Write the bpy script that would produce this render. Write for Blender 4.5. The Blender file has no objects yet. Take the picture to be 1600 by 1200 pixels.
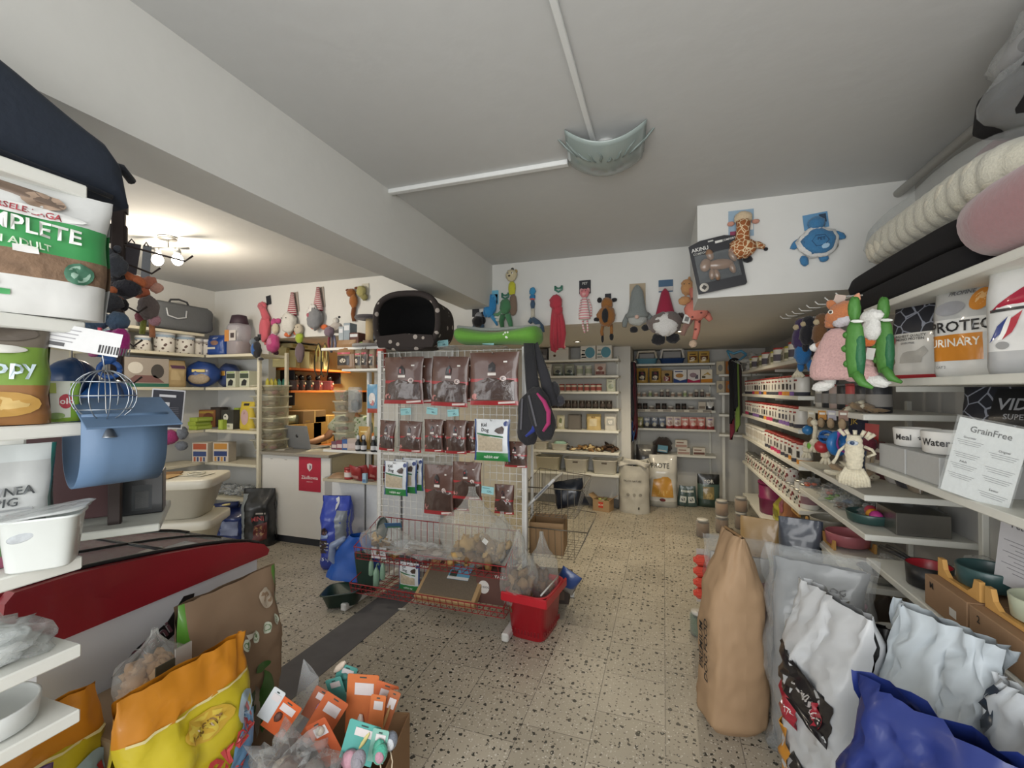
import bpy, bmesh, math, random
from mathutils import Vector, Matrix, noise, Euler
random.seed(11)
PI = math.pi
SC = bpy.context.scene
COL = SC.collection

# ---------------- camera ----------------
CAM_Z = 1.5
YAW, PITCH, FPX = math.radians(18.7), math.radians(0.8), 700.0
cd = bpy.data.cameras.new('camera'); cam = bpy.data.objects.new('camera', cd); COL.objects.link(cam)
cd.sensor_width = 36.0; cd.lens = 36.0 * FPX / 1600.0; cd.clip_start = 0.02
cam.location = (0, 0, CAM_Z); cam.rotation_euler = (PI/2 + PITCH, 0, YAW)
SC.camera = cam
CM = cam.rotation_euler.to_matrix()

# ---------------- light and exposure ----------------
SC.view_settings.view_transform = 'Standard'; SC.view_settings.look = 'None'
SC.view_settings.gamma = 1.0; SC.view_settings.use_curve_mapping = False
SC.view_settings.exposure = 0.0
SC.cycles.use_denoising = True
SC.cycles.max_bounces = 8; SC.cycles.diffuse_bounces = 4; SC.cycles.transparent_max_bounces = 24
SC.cycles.caustics_reflective = False; SC.cycles.caustics_refractive = False
world = bpy.data.worlds.new('sky'); SC.world = world; world.use_nodes = True
world.node_tree.nodes['Background'].inputs[0].default_value = (0.80, 0.88, 1.0, 1)
world.node_tree.nodes['Background'].inputs[1].default_value = 1.0

def lamp(name, kind, loc, energy, color, rot=(0,0,0), **kw):
    l = bpy.data.lights.new(name, kind); l.energy = energy; l.color = color
    for k, v in kw.items(): setattr(l, k, v)
    o = bpy.data.objects.new(name, l); COL.objects.link(o); o.location = loc; o.rotation_euler = rot
    return o
DAY = (1.0, 0.985, 0.955); WARM = (1.0, 0.80, 0.55)
lamp('window_daylight', 'AREA', (-0.3, -1.35, 1.5), 100, DAY, (PI/2 + 0.06, 0, 0), shape='RECTANGLE', size=2.9, size_y=2.1)
lamp('window_daylight', 'AREA', (-3.9, -1.35, 1.45), 32, DAY, (PI/2, 0, 0), shape='RECTANGLE', size=1.9, size_y=2.0)
# recessed spots of the low ceiling at the back of the shop
for (x, y, e) in ((-0.55, 4.75, 44), (0.25, 4.45, 42), (-0.75, 3.95, 14)):
    lamp('recessed_spot_light', 'SPOT', (x, y, 2.03), e, (1.0, 0.85, 0.60), (0, 0, 0), spot_size=2.5, spot_blend=0.8, shadow_soft_size=0.04)
lamp('recessed_spot_light', 'SPOT', (-3.6, 4.7, 2.03), 85, (1.0, 0.87, 0.58), (0, 0, 0), spot_size=2.6, spot_blend=0.8, shadow_soft_size=0.05)

# ---------------- maths ----------------
def at(px, py, X=None, Y=None, Z=None, D=None):
    """the point of the shop seen at a pixel of the 1600x1200 photo, on the plane X, Y or Z, or at a depth D"""
    d = CM @ Vector(((px - 800) / FPX, -(py - 600) / FPX, -1.0))
    o = Vector((0, 0, CAM_Z))
    if X is not None: t = X / d.x
    elif Y is not None: t = Y / d.y
    elif Z is not None: t = (Z - CAM_Z) / d.z
    else: t = D
    return o + d * t

def lin(c):
    return c / 12.92 if c <= 0.04045 else ((c + 0.055) / 1.055) ** 2.4
def hexc(h):
    h = h.lstrip('#')
    return tuple(lin(int(h[i:i+2], 16) / 255) for i in (0, 2, 4))

_m = {}
def new_mat(name):
    m = bpy.data.materials.new(name); m.use_nodes = True
    return m, m.node_tree, m.node_tree.nodes['Principled BSDF']
def M(h, rough=0.6, metal=0.0, var=0.06, bump=0.0, scale=40.0, sheen=0.0, coat=0.0, emit=0.0):
    """colour with a slight procedural variation and optional bump"""
    key = (h, rough, metal, var, bump, scale, sheen, coat, emit)
    if key in _m: return _m[key]
    m, nt, b = new_mat('m_' + h.lstrip('#'))
    c = hexc(h)
    b.inputs['Roughness'].default_value = rough; b.inputs['Metallic'].default_value = metal
    b.inputs['Sheen Weight'].default_value = sheen; b.inputs['Coat Weight'].default_value = coat
    tc = nt.nodes.new('ShaderNodeTexCoord'); n = nt.nodes.new('ShaderNodeTexNoise')
    n.inputs['Scale'].default_value = scale; n.inputs['Detail'].default_value = 3
    nt.links.new(tc.outputs['Object'], n.inputs['Vector'])
    r = nt.nodes.new('ShaderNodeMapRange'); r.inputs['To Min'].default_value = 1 - var; r.inputs['To Max'].default_value = 1 + var
    nt.links.new(n.outputs['Fac'], r.inputs['Value'])
    mx = nt.nodes.new('ShaderNodeVectorMath'); mx.operation = 'SCALE'; mx.inputs[0].default_value = c
    nt.links.new(r.outputs['Result'], mx.inputs['Scale']); nt.links.new(mx.outputs['Vector'], b.inputs['Base Color'])
    if bump:
        bp = nt.nodes.new('ShaderNodeBump'); bp.inputs['Strength'].default_value = bump; bp.inputs['Distance'].default_value = 0.004
        nt.links.new(n.outputs['Fac'], bp.inputs['Height']); nt.links.new(bp.outputs['Normal'], b.inputs['Normal'])
    if emit:
        b.inputs['Emission Color'].default_value = (*c, 1); b.inputs['Emission Strength'].default_value = emit
    _m[key] = m; return m
def fur(h): return M(h, 0.95, 0, 0.22, 0.9, 160.0, 0.25)
def cloth(h): return M(h, 0.9, 0, 0.10, 0.35, 110.0, 0.1)
def foil(h): return M(h, 0.32, 0.0, 0.08, 0.25, 22.0, 0, 0.35)
def paper(h): return M(h, 0.75, 0.0, 0.05, 0.1, 60.0)
def plas(h): return M(h, 0.38, 0.0, 0.03, 0, 40.0, 0, 0.1)
def steel(h='#b5b5b2'): return M(h, 0.32, 0.85, 0.04)
def clear(tint='#e8ecee', opac=0.16, rough=0.12):
    key = ('clear', tint, opac, rough)
    if key in _m: return _m[key]
    m = bpy.data.materials.new('clear_plastic'); m.use_nodes = True; nt = m.node_tree; nt.nodes.clear()
    out = nt.nodes.new('ShaderNodeOutputMaterial'); mix = nt.nodes.new('ShaderNodeMixShader')
    tr = nt.nodes.new('ShaderNodeBsdfTransparent'); tr.inputs[0].default_value = (0.97, 0.98, 0.98, 1)
    p = nt.nodes.new('ShaderNodeBsdfPrincipled'); p.inputs['Base Color'].default_value = (*hexc(tint), 1); p.inputs['Roughness'].default_value = rough
    lw = nt.nodes.new('ShaderNodeLayerWeight'); lw.inputs['Blend'].default_value = 0.35
    r = nt.nodes.new('ShaderNodeMapRange'); r.inputs['To Min'].default_value = opac; r.inputs['To Max'].default_value = min(1, opac + 0.34)
    tc = nt.nodes.new('ShaderNodeTexCoord'); n = nt.nodes.new('ShaderNodeTexNoise'); n.inputs['Scale'].default_value = 28
    n.inputs['Detail'].default_value = 4
    bp = nt.nodes.new('ShaderNodeBump'); bp.inputs['Strength'].default_value = 0.6; bp.inputs['Distance'].default_value = 0.008
    nt.links.new(tc.outputs['Object'], n.inputs['Vector']); nt.links.new(n.outputs['Fac'], bp.inputs['Height'])
    nt.links.new(bp.outputs['Normal'], p.inputs['Normal']); nt.links.new(bp.outputs['Normal'], lw.inputs['Normal'])
    nt.links.new(lw.outputs['Facing'], r.inputs['Value']); nt.links.new(r.outputs['Result'], mix.inputs[0])
    nt.links.new(tr.outputs[0], mix.inputs[1]); nt.links.new(p.outputs[0], mix.inputs[2]); nt.links.new(mix.outputs[0], out.inputs[0])
    _m[key] = m; return m
def pattern_mat(name, base, spots, scale=20.0, thr=0.35, kind='voronoi', rough=0.9):
    key = (name, base, spots, scale, thr, kind)
    if key in _m: return _m[key]
    m, nt, b = new_mat(name); b.inputs['Roughness'].default_value = rough
    tc = nt.nodes.new('ShaderNodeTexCoord'); mixn = nt.nodes.new('ShaderNodeMix'); mixn.data_type = 'RGBA'
    if kind == 'voronoi':
        t = nt.nodes.new('ShaderNodeTexVoronoi'); t.inputs['Scale'].default_value = scale; src = t.outputs['Distance']
    elif kind == 'edge':
        t = nt.nodes.new('ShaderNodeTexVoronoi'); t.feature = 'DISTANCE_TO_EDGE'; t.inputs['Scale'].default_value = scale; src = t.outputs['Distance']
    else:
        t = nt.nodes.new('ShaderNodeTexWave'); t.bands_direction = kind; t.inputs['Scale'].default_value = scale; src = t.outputs['Fac']
    nt.links.new(tc.outputs['Object'], t.inputs['Vector'])
    lt = nt.nodes.new('ShaderNodeMath'); lt.operation = 'LESS_THAN'; lt.inputs[1].default_value = thr
    nt.links.new(src, lt.inputs[0]); nt.links.new(lt.outputs[0], mixn.inputs[0])
    mixn.inputs[6].default_value = (*hexc(base), 1); mixn.inputs[7].default_value = (*hexc(spots), 1)
    nt.links.new(mixn.outputs[2], b.inputs['Base Color'])
    _m[key] = m; return m

# ---------------- text ----------------
_txt = {}
def text_geo(s):
    if s in _txt: return _txt[s]
    c = bpy.data.curves.new('lettering', 'FONT'); c.body = s; c.size = 1.0; c.align_x = 'CENTER'; c.align_y = 'CENTER'
    c.offset = 0.018; c.resolution_u = 2
    o = bpy.data.objects.new('lettering', c); COL.objects.link(o)
    bpy.context.view_layer.update()
    me = bpy.data.meshes.new_from_object(o.evaluated_get(bpy.context.evaluated_depsgraph_get()))
    vs = [v.co.copy() for v in me.vertices]; fs = [tuple(p.vertices) for p in me.polygons]
    bpy.data.objects.remove(o); bpy.data.curves.remove(c); bpy.data.meshes.remove(me)
    if vs:
        w = max(v.x for v in vs) - min(v.x for v in vs)
    else: w = 1
    _txt[s] = (vs, fs, w); return _txt[s]

# ---------------- mesh building ----------------
class MB:
    def __init__(s):
        s.v = []; s.f = []; s.mi = []; s.mats = []; s.sm = []
    def m(s, mat):
        if mat not in s.mats: s.mats.append(mat)
        return s.mats.index(mat)
    def add(s, vs, fs, mat, smooth=False, T=None):
        o = len(s.v); k = s.m(mat)
        for v in vs:
            v = Vector(v); s.v.append(T @ v if T else v)
        for f in fs: s.f.append(tuple(i + o for i in f)); s.mi.append(k); s.sm.append(smooth)
        return s
    def box(s, c, d, mat, bev=0.0, T=None):
        cx, cy, cz = c; x, y, z = d[0]/2, d[1]/2, d[2]/2
        b = min(bev, x*.9, y*.9, z*.9)
        if b <= 0:
            vs = [(cx+i*x, cy+j*y, cz+k*z) for i in (-1,1) for j in (-1,1) for k in (-1,1)]
            fs = [(0,1,3,2),(4,6,7,5),(0,4,5,1),(2,3,7,6),(0,2,6,4),(1,5,7,3)]
            return s.add(vs, fs, mat, False, T)
        vs = []; idx = {}
        for i in (-1,1):
            for j in (-1,1):
                for k in (-1,1):
                    for a in range(3):
                        p = [i*(x-b), j*(y-b), k*(z-b)]; p[a] = (i*x, j*y, k*z)[a]
                        idx[i,j,k,a] = len(vs); vs.append((cx+p[0], cy+p[1], cz+p[2]))
        fs = []
        for sg in (-1,1):
            fs.append([idx[sg,j,k,0] for j,k in ((-1,-1),(1,-1),(1,1),(-1,1))])
            fs.append([idx[i,sg,k,1] for i,k in ((-1,-1),(1,-1),(1,1),(-1,1))])
            fs.append([idx[i,j,sg,2] for i,j in ((-1,-1),(1,-1),(1,1),(-1,1))])
        for i in (-1,1):
            for j in (-1,1):
                fs.append([idx[i,j,-1,0], idx[i,j,1,0], idx[i,j,1,1], idx[i,j,-1,1]])
                fs.append([idx[i,-1,j,0], idx[i,1,j,0], idx[i,1,j,2], idx[i,-1,j,2]])
                fs.append([idx[-1,i,j,1], idx[1,i,j,1], idx[1,i,j,2], idx[-1,i,j,2]])
                for k in (-1,1): fs.append([idx[i,j,k,0], idx[i,j,k,1], idx[i,j,k,2]])
        return s.add(vs, fs, mat, False, T)
    def lathe(s, prof, mat, n=24, c=(0,0,0), T=None, sx=1.0, sy=1.0, cap=True, smooth=True, power=2.0):
        vs = []; fs = []
        for r, z in prof:
            for i in range(n):
                a = 2*PI*i/n; ca, sa = math.cos(a), math.sin(a)
                if power != 2.0:
                    ca = math.copysign(abs(ca)**(2/power), ca); sa = math.copysign(abs(sa)**(2/power), sa)
                vs.append((c[0]+r*sx*ca, c[1]+r*sy*sa, c[2]+z))
        for j in range(len(prof)-1):
            for i in range(n):
                fs.append((j*n+i, j*n+(i+1)%n, (j+1)*n+(i+1)%n, (j+1)*n+i))
        if cap:
            fs.append(tuple(range(n))[::-1]); fs.append(tuple((len(prof)-1)*n+i for i in range(n)))
        return s.add(vs, fs, mat, smooth, T)
    def ell(s, c, r, mat, rot=None, n=16, m=10, bump=0.0, seed=0, T=None):
        R = Euler(rot).to_matrix() if rot else None
        if not hasattr(r, '__len__'): r = (r, r, r)
        vs = []; fs = []
        for j in range(m+1):
            t = PI*j/m
            for i in range(n):
                a = 2*PI*i/n
                p = Vector((math.sin(t)*math.cos(a), math.sin(t)*math.sin(a), math.cos(t)))
                k = 1 + (bump*noise.noise(p*2.3 + Vector((seed*7.1, seed, 0))) + bump*.55*noise.noise(p*7.5 + Vector((seed, 0, seed*3.3))) if bump else 0)
                p = Vector((p.x*r[0]*k, p.y*r[1]*k, p.z*r[2]*k))
                if R: p = R @ p
                vs.append(p + Vector(c))
        for j in range(m):
            for i in range(n):
                fs.append((j*n+i, (j+1)*n+i, (j+1)*n+(i+1)%n, j*n+(i+1)%n))
        return s.add(vs, fs, mat, True, T)
    def tube(s, pts, r, mat, n=8, T=None, closed=False, cap=True, flat=1.0):
        pts = [Vector(p) for p in pts]; N = len(pts); rs = r if hasattr(r, '__len__') else [r]*N
        vs = []; fs = []; up = None
        for k, p in enumerate(pts):
            a = pts[(k-1) % N] if (closed or k) else p; b = pts[(k+1) % N] if (closed or k < N-1) else p
            t = (b - a).normalized() if (b-a).length > 1e-9 else Vector((0,0,1))
            if up is None:
                up = Vector((0,0,1)) if abs(t.z) < 0.9 else Vector((0,1,0))
            x = t.cross(up)
            if x.length < 1e-4: x = t.cross(Vector((1,0,0)))
            x.normalize(); y = x.cross(t).normalized(); up = y
            for i in range(n):
                an = 2*PI*i/n + (PI/4 if n == 4 else 0)
                vs.append(p + x*math.cos(an)*rs[k] + y*math.sin(an)*rs[k]*flat)
        for j in range(N-1 + (1 if closed else 0)):
            for i in range(n):
                fs.append((j*n+i, j*n+(i+1)%n, ((j+1)%N)*n+(i+1)%n, ((j+1)%N)*n+i))
        if cap and not closed:
            fs.append(tuple(range(n))[::-1]); fs.append(tuple((N-1)*n+i for i in range(n)))
        return s.add(vs, fs, mat, n > 4, T)
    def grid(s, F, nu, nv, mat, smooth=True, wrapu=False, T=None, us=None, vs_=None, matf=None):
        us = us or [i/nu for i in range(nu+1)]; vv = vs_ or [j/nv for j in range(nv+1)]
        n = len(us); o = len(s.v)
        for b in vv:
            for a in us:
                p = Vector(F(a, b)); s.v.append(T @ p if T else p)
        for j in range(len(vv)-1):
            for i in range(n-1):
                s.f.append((o+j*n+i, o+j*n+i+1, o+(j+1)*n+i+1, o+(j+1)*n+i))
                mm = matf((us[i]+us[i+1])/2, (vv[j]+vv[j+1])/2) if matf else mat
                s.mi.append(s.m(mm)); s.sm.append(smooth)
        return s
    def prism(s, poly, y0, y1, mat, T=None, smooth=False):
        """polygon in XZ pushed along Y from y0 to y1"""
        n = len(poly)
        vs = [(x, y0, z) for x, z in poly] + [(x, y1, z) for x, z in poly]
        fs = [tuple(range(n)), tuple(range(2*n-1, n-1, -1))] + [(i, i+n, (i+1)%n+n, (i+1)%n) for i in range(n)]
        return s.add(vs, fs, mat, smooth, T)
    def text(s, t, x, z, size, mat, y=0.0, rot=0.0, F=None, wmax=None, T=None):
        """lettering in the XZ plane facing -Y; F maps (x, z) to a point on a curved face"""
        vs, fs, w = text_geo(t)
        sx = size
        if wmax and w*size > wmax: sx = wmax / w
        cr, sr = math.cos(rot), math.sin(rot); out = []
        for v in vs:
            a, b = v.x*sx, v.y*size
            p, q = x + a*cr - b*sr, z + a*sr + b*cr
            out.append(F(p, q) if F else Vector((p, y, q)))
        return s.add(out, fs, mat, False, T)
    def build(s, name, parent=None, loc=None, rot=None, solid=0, sub=0, fixn=True):
        me = bpy.data.meshes.new(name)
        me.from_pydata([tuple(v) for v in s.v], [], s.f)
        for m in s.mats: me.materials.append(m)
        me.polygons.foreach_set('material_index', s.mi); me.polygons.foreach_set('use_smooth', s.sm)
        if fixn:
            bm = bmesh.new(); bm.from_mesh(me)
            bmesh.ops.recalc_face_normals(bm, faces=bm.faces); bm.to_mesh(me); bm.free()
        me.update()
        o = bpy.data.objects.new(name, me); COL.objects.link(o)
        if parent: o.parent = parent
        if loc is not None: o.location = loc
        if rot is not None: o.rotation_euler = rot if hasattr(rot, '__len__') else (0, 0, rot)
        if solid:
            md = o.modifiers.new('thickness', 'SOLIDIFY'); md.thickness = solid; md.offset = 0
        if sub:
            md = o.modifiers.new('smooth', 'SUBSURF'); md.levels = sub; md.render_levels = sub
        return o
def RZ(a, loc=(0,0,0)): return Matrix.Translation(Vector(loc)) @ Matrix.Rotation(a, 4, 'Z')

def tag(o, label, cat, group=None):
    o['label'] = label; o['category'] = cat
    if group: o['group'] = group
    return o
def thing(name, label, cat, loc=(0,0,0), rot=0, group=None):
    o = bpy.data.objects.new(name, None); COL.objects.link(o); o.empty_display_size = 0.05
    o.location = loc; o.rotation_euler = rot if hasattr(rot, '__len__') else (0, 0, rot)
    return tag(o, label, cat, group)
def struct(name, mb, **kw):
    o = mb.build(name, **kw); o['kind'] = 'structure'; return o
def kids(o): return [c for c in COL.objects if c.parent == o]
_kidcache = {}
def dup(root, loc, rot=None, label=None, group=None):
    r = root.copy(); COL.objects.link(r); r.location = loc
    if rot is not None: r.rotation_euler = rot if hasattr(rot, '__len__') else (0, 0, rot)
    if label: r['label'] = label
    if group: r['group'] = group
    ch = _kidcache.get(root.name)
    if ch is None: ch = _kidcache[root.name] = list(root.children)
    for c in ch:
        k = c.copy(); COL.objects.link(k); k.parent = r
        for g in list(c.children):
            q = g.copy(); COL.objects.link(q); q.parent = k
    return r
ORD = ['first','second','third','fourth','fifth','sixth','seventh','eighth','ninth','tenth','eleventh','twelfth','thirteenth','fourteenth','fifteenth','sixteenth','seventeenth','eighteenth','nineteenth','twentieth','twenty-first','twenty-second','twenty-third','twenty-fourth']
WHITE = paper('#e6e5e0'); BLACK = paper('#17171a')
# ================= THE ROOM =================
H, HL, HB = 2.63, 2.06, 2.24
def plaster(name, h, rough=0.9, bump=0.35, sc=14):
    return M(h, rough, 0, 0.025, bump, sc)
CEIL = plaster('c', '#c3c4c3'); WALL = plaster('w', '#d4d4d0'); WALLG = plaster('w', '#d3d2cd')
def floor_mat():
    m, nt, b = new_mat('terrazzo_tiles'); L = nt.links.new
    tc = nt.nodes.new('ShaderNodeTexCoord'); mp = nt.nodes.new('ShaderNodeMapping'); mp.inputs['Rotation'].default_value = (0, 0, PI/2)
    L(tc.outputs['Object'], mp.inputs['Vector'])
    br = nt.nodes.new('ShaderNodeTexBrick'); br.inputs['Scale'].default_value = 1.0
    for k, v in (('Mortar Size', 0.0022), ('Mortar Smooth', 0.3), ('Brick Width', 0.305), ('Row Height', 0.305), ('Bias', 0.0)): br.inputs[k].default_value = v
    br.offset = 0.37; br.inputs['Color1'].default_value = (0.37, 0.335, 0.27, 1); br.inputs['Color2'].default_value = (0.45, 0.41, 0.335, 1)
    br.inputs['Mortar'].default_value = (0.18, 0.165, 0.14, 1); L(mp.outputs[0], br.inputs['Vector'])
    n = nt.nodes.new('ShaderNodeTexNoise'); n.inputs['Scale'].default_value = 48; L(tc.outputs['Object'], n.inputs['Vector'])
    ad = nt.nodes.new('ShaderNodeVectorMath'); ad.operation = 'MULTIPLY_ADD'; ad.inputs[1].default_value = (0.022, 0.022, 0)
    L(n.outputs['Color'], ad.inputs[0]); L(tc.outputs['Object'], ad.inputs[2])
    prev = br.outputs['Color']
    for sc_, lo, hi, col, rad in ((30.0, 0.45, 1.0, (0.028, 0.03, 0.026, 1), 0.30), (58.0, 0.5, 1.0, (0.10, 0.085, 0.065, 1), 0.27), (80.0, 0.55, 1.0, (0.62, 0.60, 0.54, 1), 0.3)):
        v = nt.nodes.new('ShaderNodeTexVoronoi'); v.voronoi_dimensions = '2D'; v.inputs['Scale'].default_value = sc_; L(ad.outputs[0], v.inputs['Vector'])
        sp = nt.nodes.new('ShaderNodeSeparateColor'); L(v.outputs['Color'], sp.inputs[0])
        r = nt.nodes.new('ShaderNodeMapRange'); r.inputs['From Min'].default_value = lo; r.inputs['From Max'].default_value = hi; r.inputs['To Min'].default_value = 0; r.inputs['To Max'].default_value = rad
        L(sp.outputs[0], r.inputs['Value'])
        lt = nt.nodes.new('ShaderNodeMath'); lt.operation = 'LESS_THAN'; L(v.outputs['Distance'], lt.inputs[0]); L(r.outputs[0], lt.inputs[1])
        mx = nt.nodes.new('ShaderNodeMix'); mx.data_type = 'RGBA'; L(lt.outputs[0], mx.inputs[0]); L(prev, mx.inputs[6]); mx.inputs[7].default_value = col
        prev = mx.outputs[2]
    n2 = nt.nodes.new('ShaderNodeTexNoise'); n2.inputs['Scale'].default_value = 2.2; n2.inputs['Detail'].default_value = 5; L(tc.outputs['Object'], n2.inputs['Vector'])
    r2 = nt.nodes.new('ShaderNodeMapRange'); r2.inputs['To Min'].default_value = 0.72; r2.inputs['To Max'].default_value = 1.18; L(n2.outputs['Fac'], r2.inputs['Value'])
    sc2 = nt.nodes.new('ShaderNodeVectorMath'); sc2.operation = 'SCALE'; L(prev, sc2.inputs[0]); L(r2.outputs[0], sc2.inputs['Scale'])
    L(sc2.outputs[0], b.inputs['Base Color']); b.inputs['Roughness'].default_value = 0.42
    return m
X0, X1, Y0 = -4.87, 1.28, -1.6
fl = MB(); fl.box(((X0+X1)/2, 2.8, -0.05), (X1-X0+.2, 9.0, 0.1), floor_mat()); struct('floor', fl)
t = MB(); t.box((-1.84, 1.2, 0.0006), (0.25, 5.0, 0.004), M('#5b5a5c', 0.8, 0, 0.25, 0.3, 9)); struct('trim_1', t)
c = MB(); c.box(((X0+X1)/2, 1.1, H+.05), (X1-X0+.4, 5.6, 0.1), CEIL); struct('ceiling', c)
c = MB(); c.box(((X0+X1)/2, 5.42, HL+.05), (X1-X0+.4, 3.1, 0.1), WALLG)
struct('ceiling', c)
w = MB(); w.box(((X0+.2)/2, 3.81, (H+HL)/2+.0), (.2-X0, 0.1, H-HL), WALL); struct('wall_front', w)          # strip above the passage
w = MB(); w.box(((.2+X1)/2+.1, 3.41, (H+HL)/2), (X1-.2+.2, 0.92, H-HL), WALL); struct('wall_inner', w)
w = MB(); w.box((-1.59, 1.13, (H+HB)/2), (0.26, 5.36, H-HB), WALL); struct('trim_2', w)                       # the beam
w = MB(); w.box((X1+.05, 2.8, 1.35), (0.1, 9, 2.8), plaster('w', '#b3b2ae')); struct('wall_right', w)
w = MB(); w.box((X0-.05, 1.2, 1.35), (0.1, 5.6, 2.8), WALL); struct('wall_left', w)
w = MB(); w.box((-4.5, 3.86, 1.03), (.76, 0.1, 2.06), WALL); struct('wall_side', w)
w = MB(); w.box((-4.3, 4.905, 1.03), (0.08, 1.99, 2.06), M('#dccf98', .9, 0, .03, .3, 14)); struct('wall_inner', w)
w = MB(); w.box((-2.38, 5.95, 1.03), (3.76, 0.1, 2.06), WALLG); struct('wall_back', w)
w = MB(); w.box((-0.45, 6.3, 1.03), (0.1, 0.8, 2.06), WALLG); struct('wall_side', w)
w = MB(); w.box((0.45, 6.76, 1.03), (1.8, 0.1, 2.06), WALLG); struct('wall_back', w)
w = MB(); w.box((-1.15, 5.885, 0.05), (1.4, 0.02, 0.11), M('#6d6d6b', .6)); struct('baseboard_back', w)
# street side behind the camera: wall with two shop windows
w = MB()
for x0, x1, z0, z1 in ((X0, X1, 0, .35), (X0, X1, 2.5, H), (X0, -4.85, .35, 2.5), (-2.9, -2.75, .35, 2.5), (0.95, X1, .35, 2.5)):
    w.box(((x0+x1)/2, -1.55, (z0+z1)/2), (x1-x0, 0.1, z1-z0), WALL)
struct('wall_street', w)
for i, (x0, x1) in enumerate(((-4.85, -2.9), (-2.75, 0.95))):
    f = MB(); fm = plas('#d8d8d6')
    for a, b_, c_, d_ in ((x0, x1, .35, .4), (x0, x1, 2.45, 2.5), (x0, x0+.05, .35, 2.5), (x1-.05, x1, .35, 2.5)):
        f.box(((a+b_)/2, -1.55, (c_+d_)/2), (b_-a, 0.06, d_-c_), fm, .004)
    struct('window_%d' % (i+1), f)
# cable ducts on the ceiling and the heating pipe in the corner
DUCT = plas('#dcdedd')
o = MB().box((-0.95, 2.16, H-.012), (1.02, 0.035, 0.024), DUCT, .003).build('cable_duct'); tag(o, 'white cable duct across the ceiling from the beam to the glass lamp', 'cable duct')
o = MB().box((-0.295, 0.9, H-.009), (0.022, 2.4, 0.018), DUCT, .003).build('cable_duct'); tag(o, 'thin grey cable duct running along the ceiling to the glass lamp', 'cable duct')
o = MB().tube([(1.2, -1.4, 2.56), (1.2, 2.94, 2.56)], 0.021, M('#bdbcb8', .5), 12).build('heating_pipe')
tag(o, 'painted pipe running under the ceiling above the bedding', 'pipe')
# curved glass ceiling lamp
lt = thing('ceiling_lamp', 'square curved frosted glass ceiling lamp with etched leaf pattern', 'lamp', (at(946, 248, Z=H-.07).x, at(946, 248, Z=H-.07).y, H), math.radians(6))
MB().lathe([(0.05, 0), (0.05, -0.03), (0.018, -0.035), (0.015, -0.07)], plas('#d9dad8'), 20).build('base', lt)
def LF(u, v):
    x = (u-.5)*.34; y = (v-.5)*.32
    return (x, y, -0.105 + 0.07*(2*abs(u-.5))**2 + .03*(2*abs(v-.5))**2)
GL = M('#8e9a97', 0.25, 0, 0.04, 0, 20, 0, .4)
MB().grid(LF, 18, 14, GL).build('glass_shade', lt, solid=.005)
g = MB(); LM = plas('#76817e')
for k in range(10):
    a = (k-4.5)*.028; l = .05 + .02*math.sin(k*2.1)
    def FF(p, q, LF=LF):
        r = LF(p/.34+.5, q/.32+.5); return Vector((r[0], r[1], r[2]-.004))
    pts = [FF(a*(1+j*.2)+.006*math.sin(j*1.5+k), -.04 - l*j/4) for j in range(5)]
    g.tube(pts, [.002, .005, .006, .004, .001], LM, 6)
g.build('etched_leaf', lt)
# recessed spots
for i, (x, y, lb) in enumerate(((*at(902, 534, Z=HL-.004).xy, 'round lit recessed ceiling spot behind the red plush octopus'), (*at(1060, 518, Z=HL-.004).xy, 'round lit recessed ceiling spot beside the red gnome'))):
    t = thing('recessed_spot', lb, 'spotlight', (x, y, HL), 0, 'ceiling spots of the back room')
    MB().lathe([(0.042, 0.001), (0.042, -0.006), (0.034, -0.008), (0.034, -.002)], steel(), 24).build('ring', t)
    MB().lathe([(0.033, -0.003), (0.02, -0.006), (0.001, -.007)], M('#fff3d8', .5, 0, 0, 0, 40, 0, 0, 9.0), 20).build('bulb', t)
# two bulb ceiling light in the side room
t = thing('track_light', 'ceiling bar with two glowing round bulbs above the side room', 'lamp', at(262, 388, D=3.3), 0.3)
tz = H - t.location.z
MB().tube([(0, 0, .0), (0, 0, tz)], .009, steel(), 8).tube([(-.16, 0, .0), (.16, 0, .0)], .01, steel(), 8).lathe([(.06, 0), (.06, -.02)], steel(), 20, (0, 0, tz)).build('bar', t)
for s_ in (-1, 1):
    b_ = MB().lathe([(.02, .0), (.024, -.04)], steel(), 14, (s_*.075, 0, 0)).build('socket', t)
    MB().ell((s_*.075, 0, -.085), (.036, .036, .042), M('#fff6e4', .4, 0, 0, 0, 40, 0, 0, 30.0)).build('bulb', t)
p_ = t.location
lamp('bulb_light', 'POINT', (p_.x, p_.y, p_.z-.16), 34, (1.0, .86, .68), shadow_soft_size=.05)

# ================= SHELVING =================
SH = M('#dcdcd4', 0.5, 0, 0.03); SHW = M('#cfc9b4', .55, 0, .03)
def shelving(name, label, loc, rot, L, depth, zs, mat=SH, th=0.028, posts=(), top=None, back=None, lips=()):
    """a wall unit: local x runs along the shelves, shelves reach from y=0 (front) to y=depth (wall)"""
    t = thing(name, label, 'shelving', loc, rot)
    for z in zs:
        MB().box((L/2, depth/2, z-th/2), (L, depth, th), mat, .003).build('shelf', t)
    top = top or max(zs)+.05
    for x in posts:
        p = MB().box((x, depth-.012, top/2), (.03, .024, top), mat, .003).build('upright', t)
        for z in zs:
            MB().prism([(0, z-th-.001), (0, z-th-.024), (.004, z-th-.024), (.004, z-th-.001)], depth*.25, depth-.03, mat, Matrix.Translation((x-.002, 0, 0))).build('bracket', p)
    if back:
        MB().box((L/2, depth-.004, (back[0]+back[1])/2), (L, .008, back[1]-back[0]), mat, .001).build('back_panel', t)
    return t
R90, L90 = -PI/2, PI/2
XR = 0.87
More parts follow.
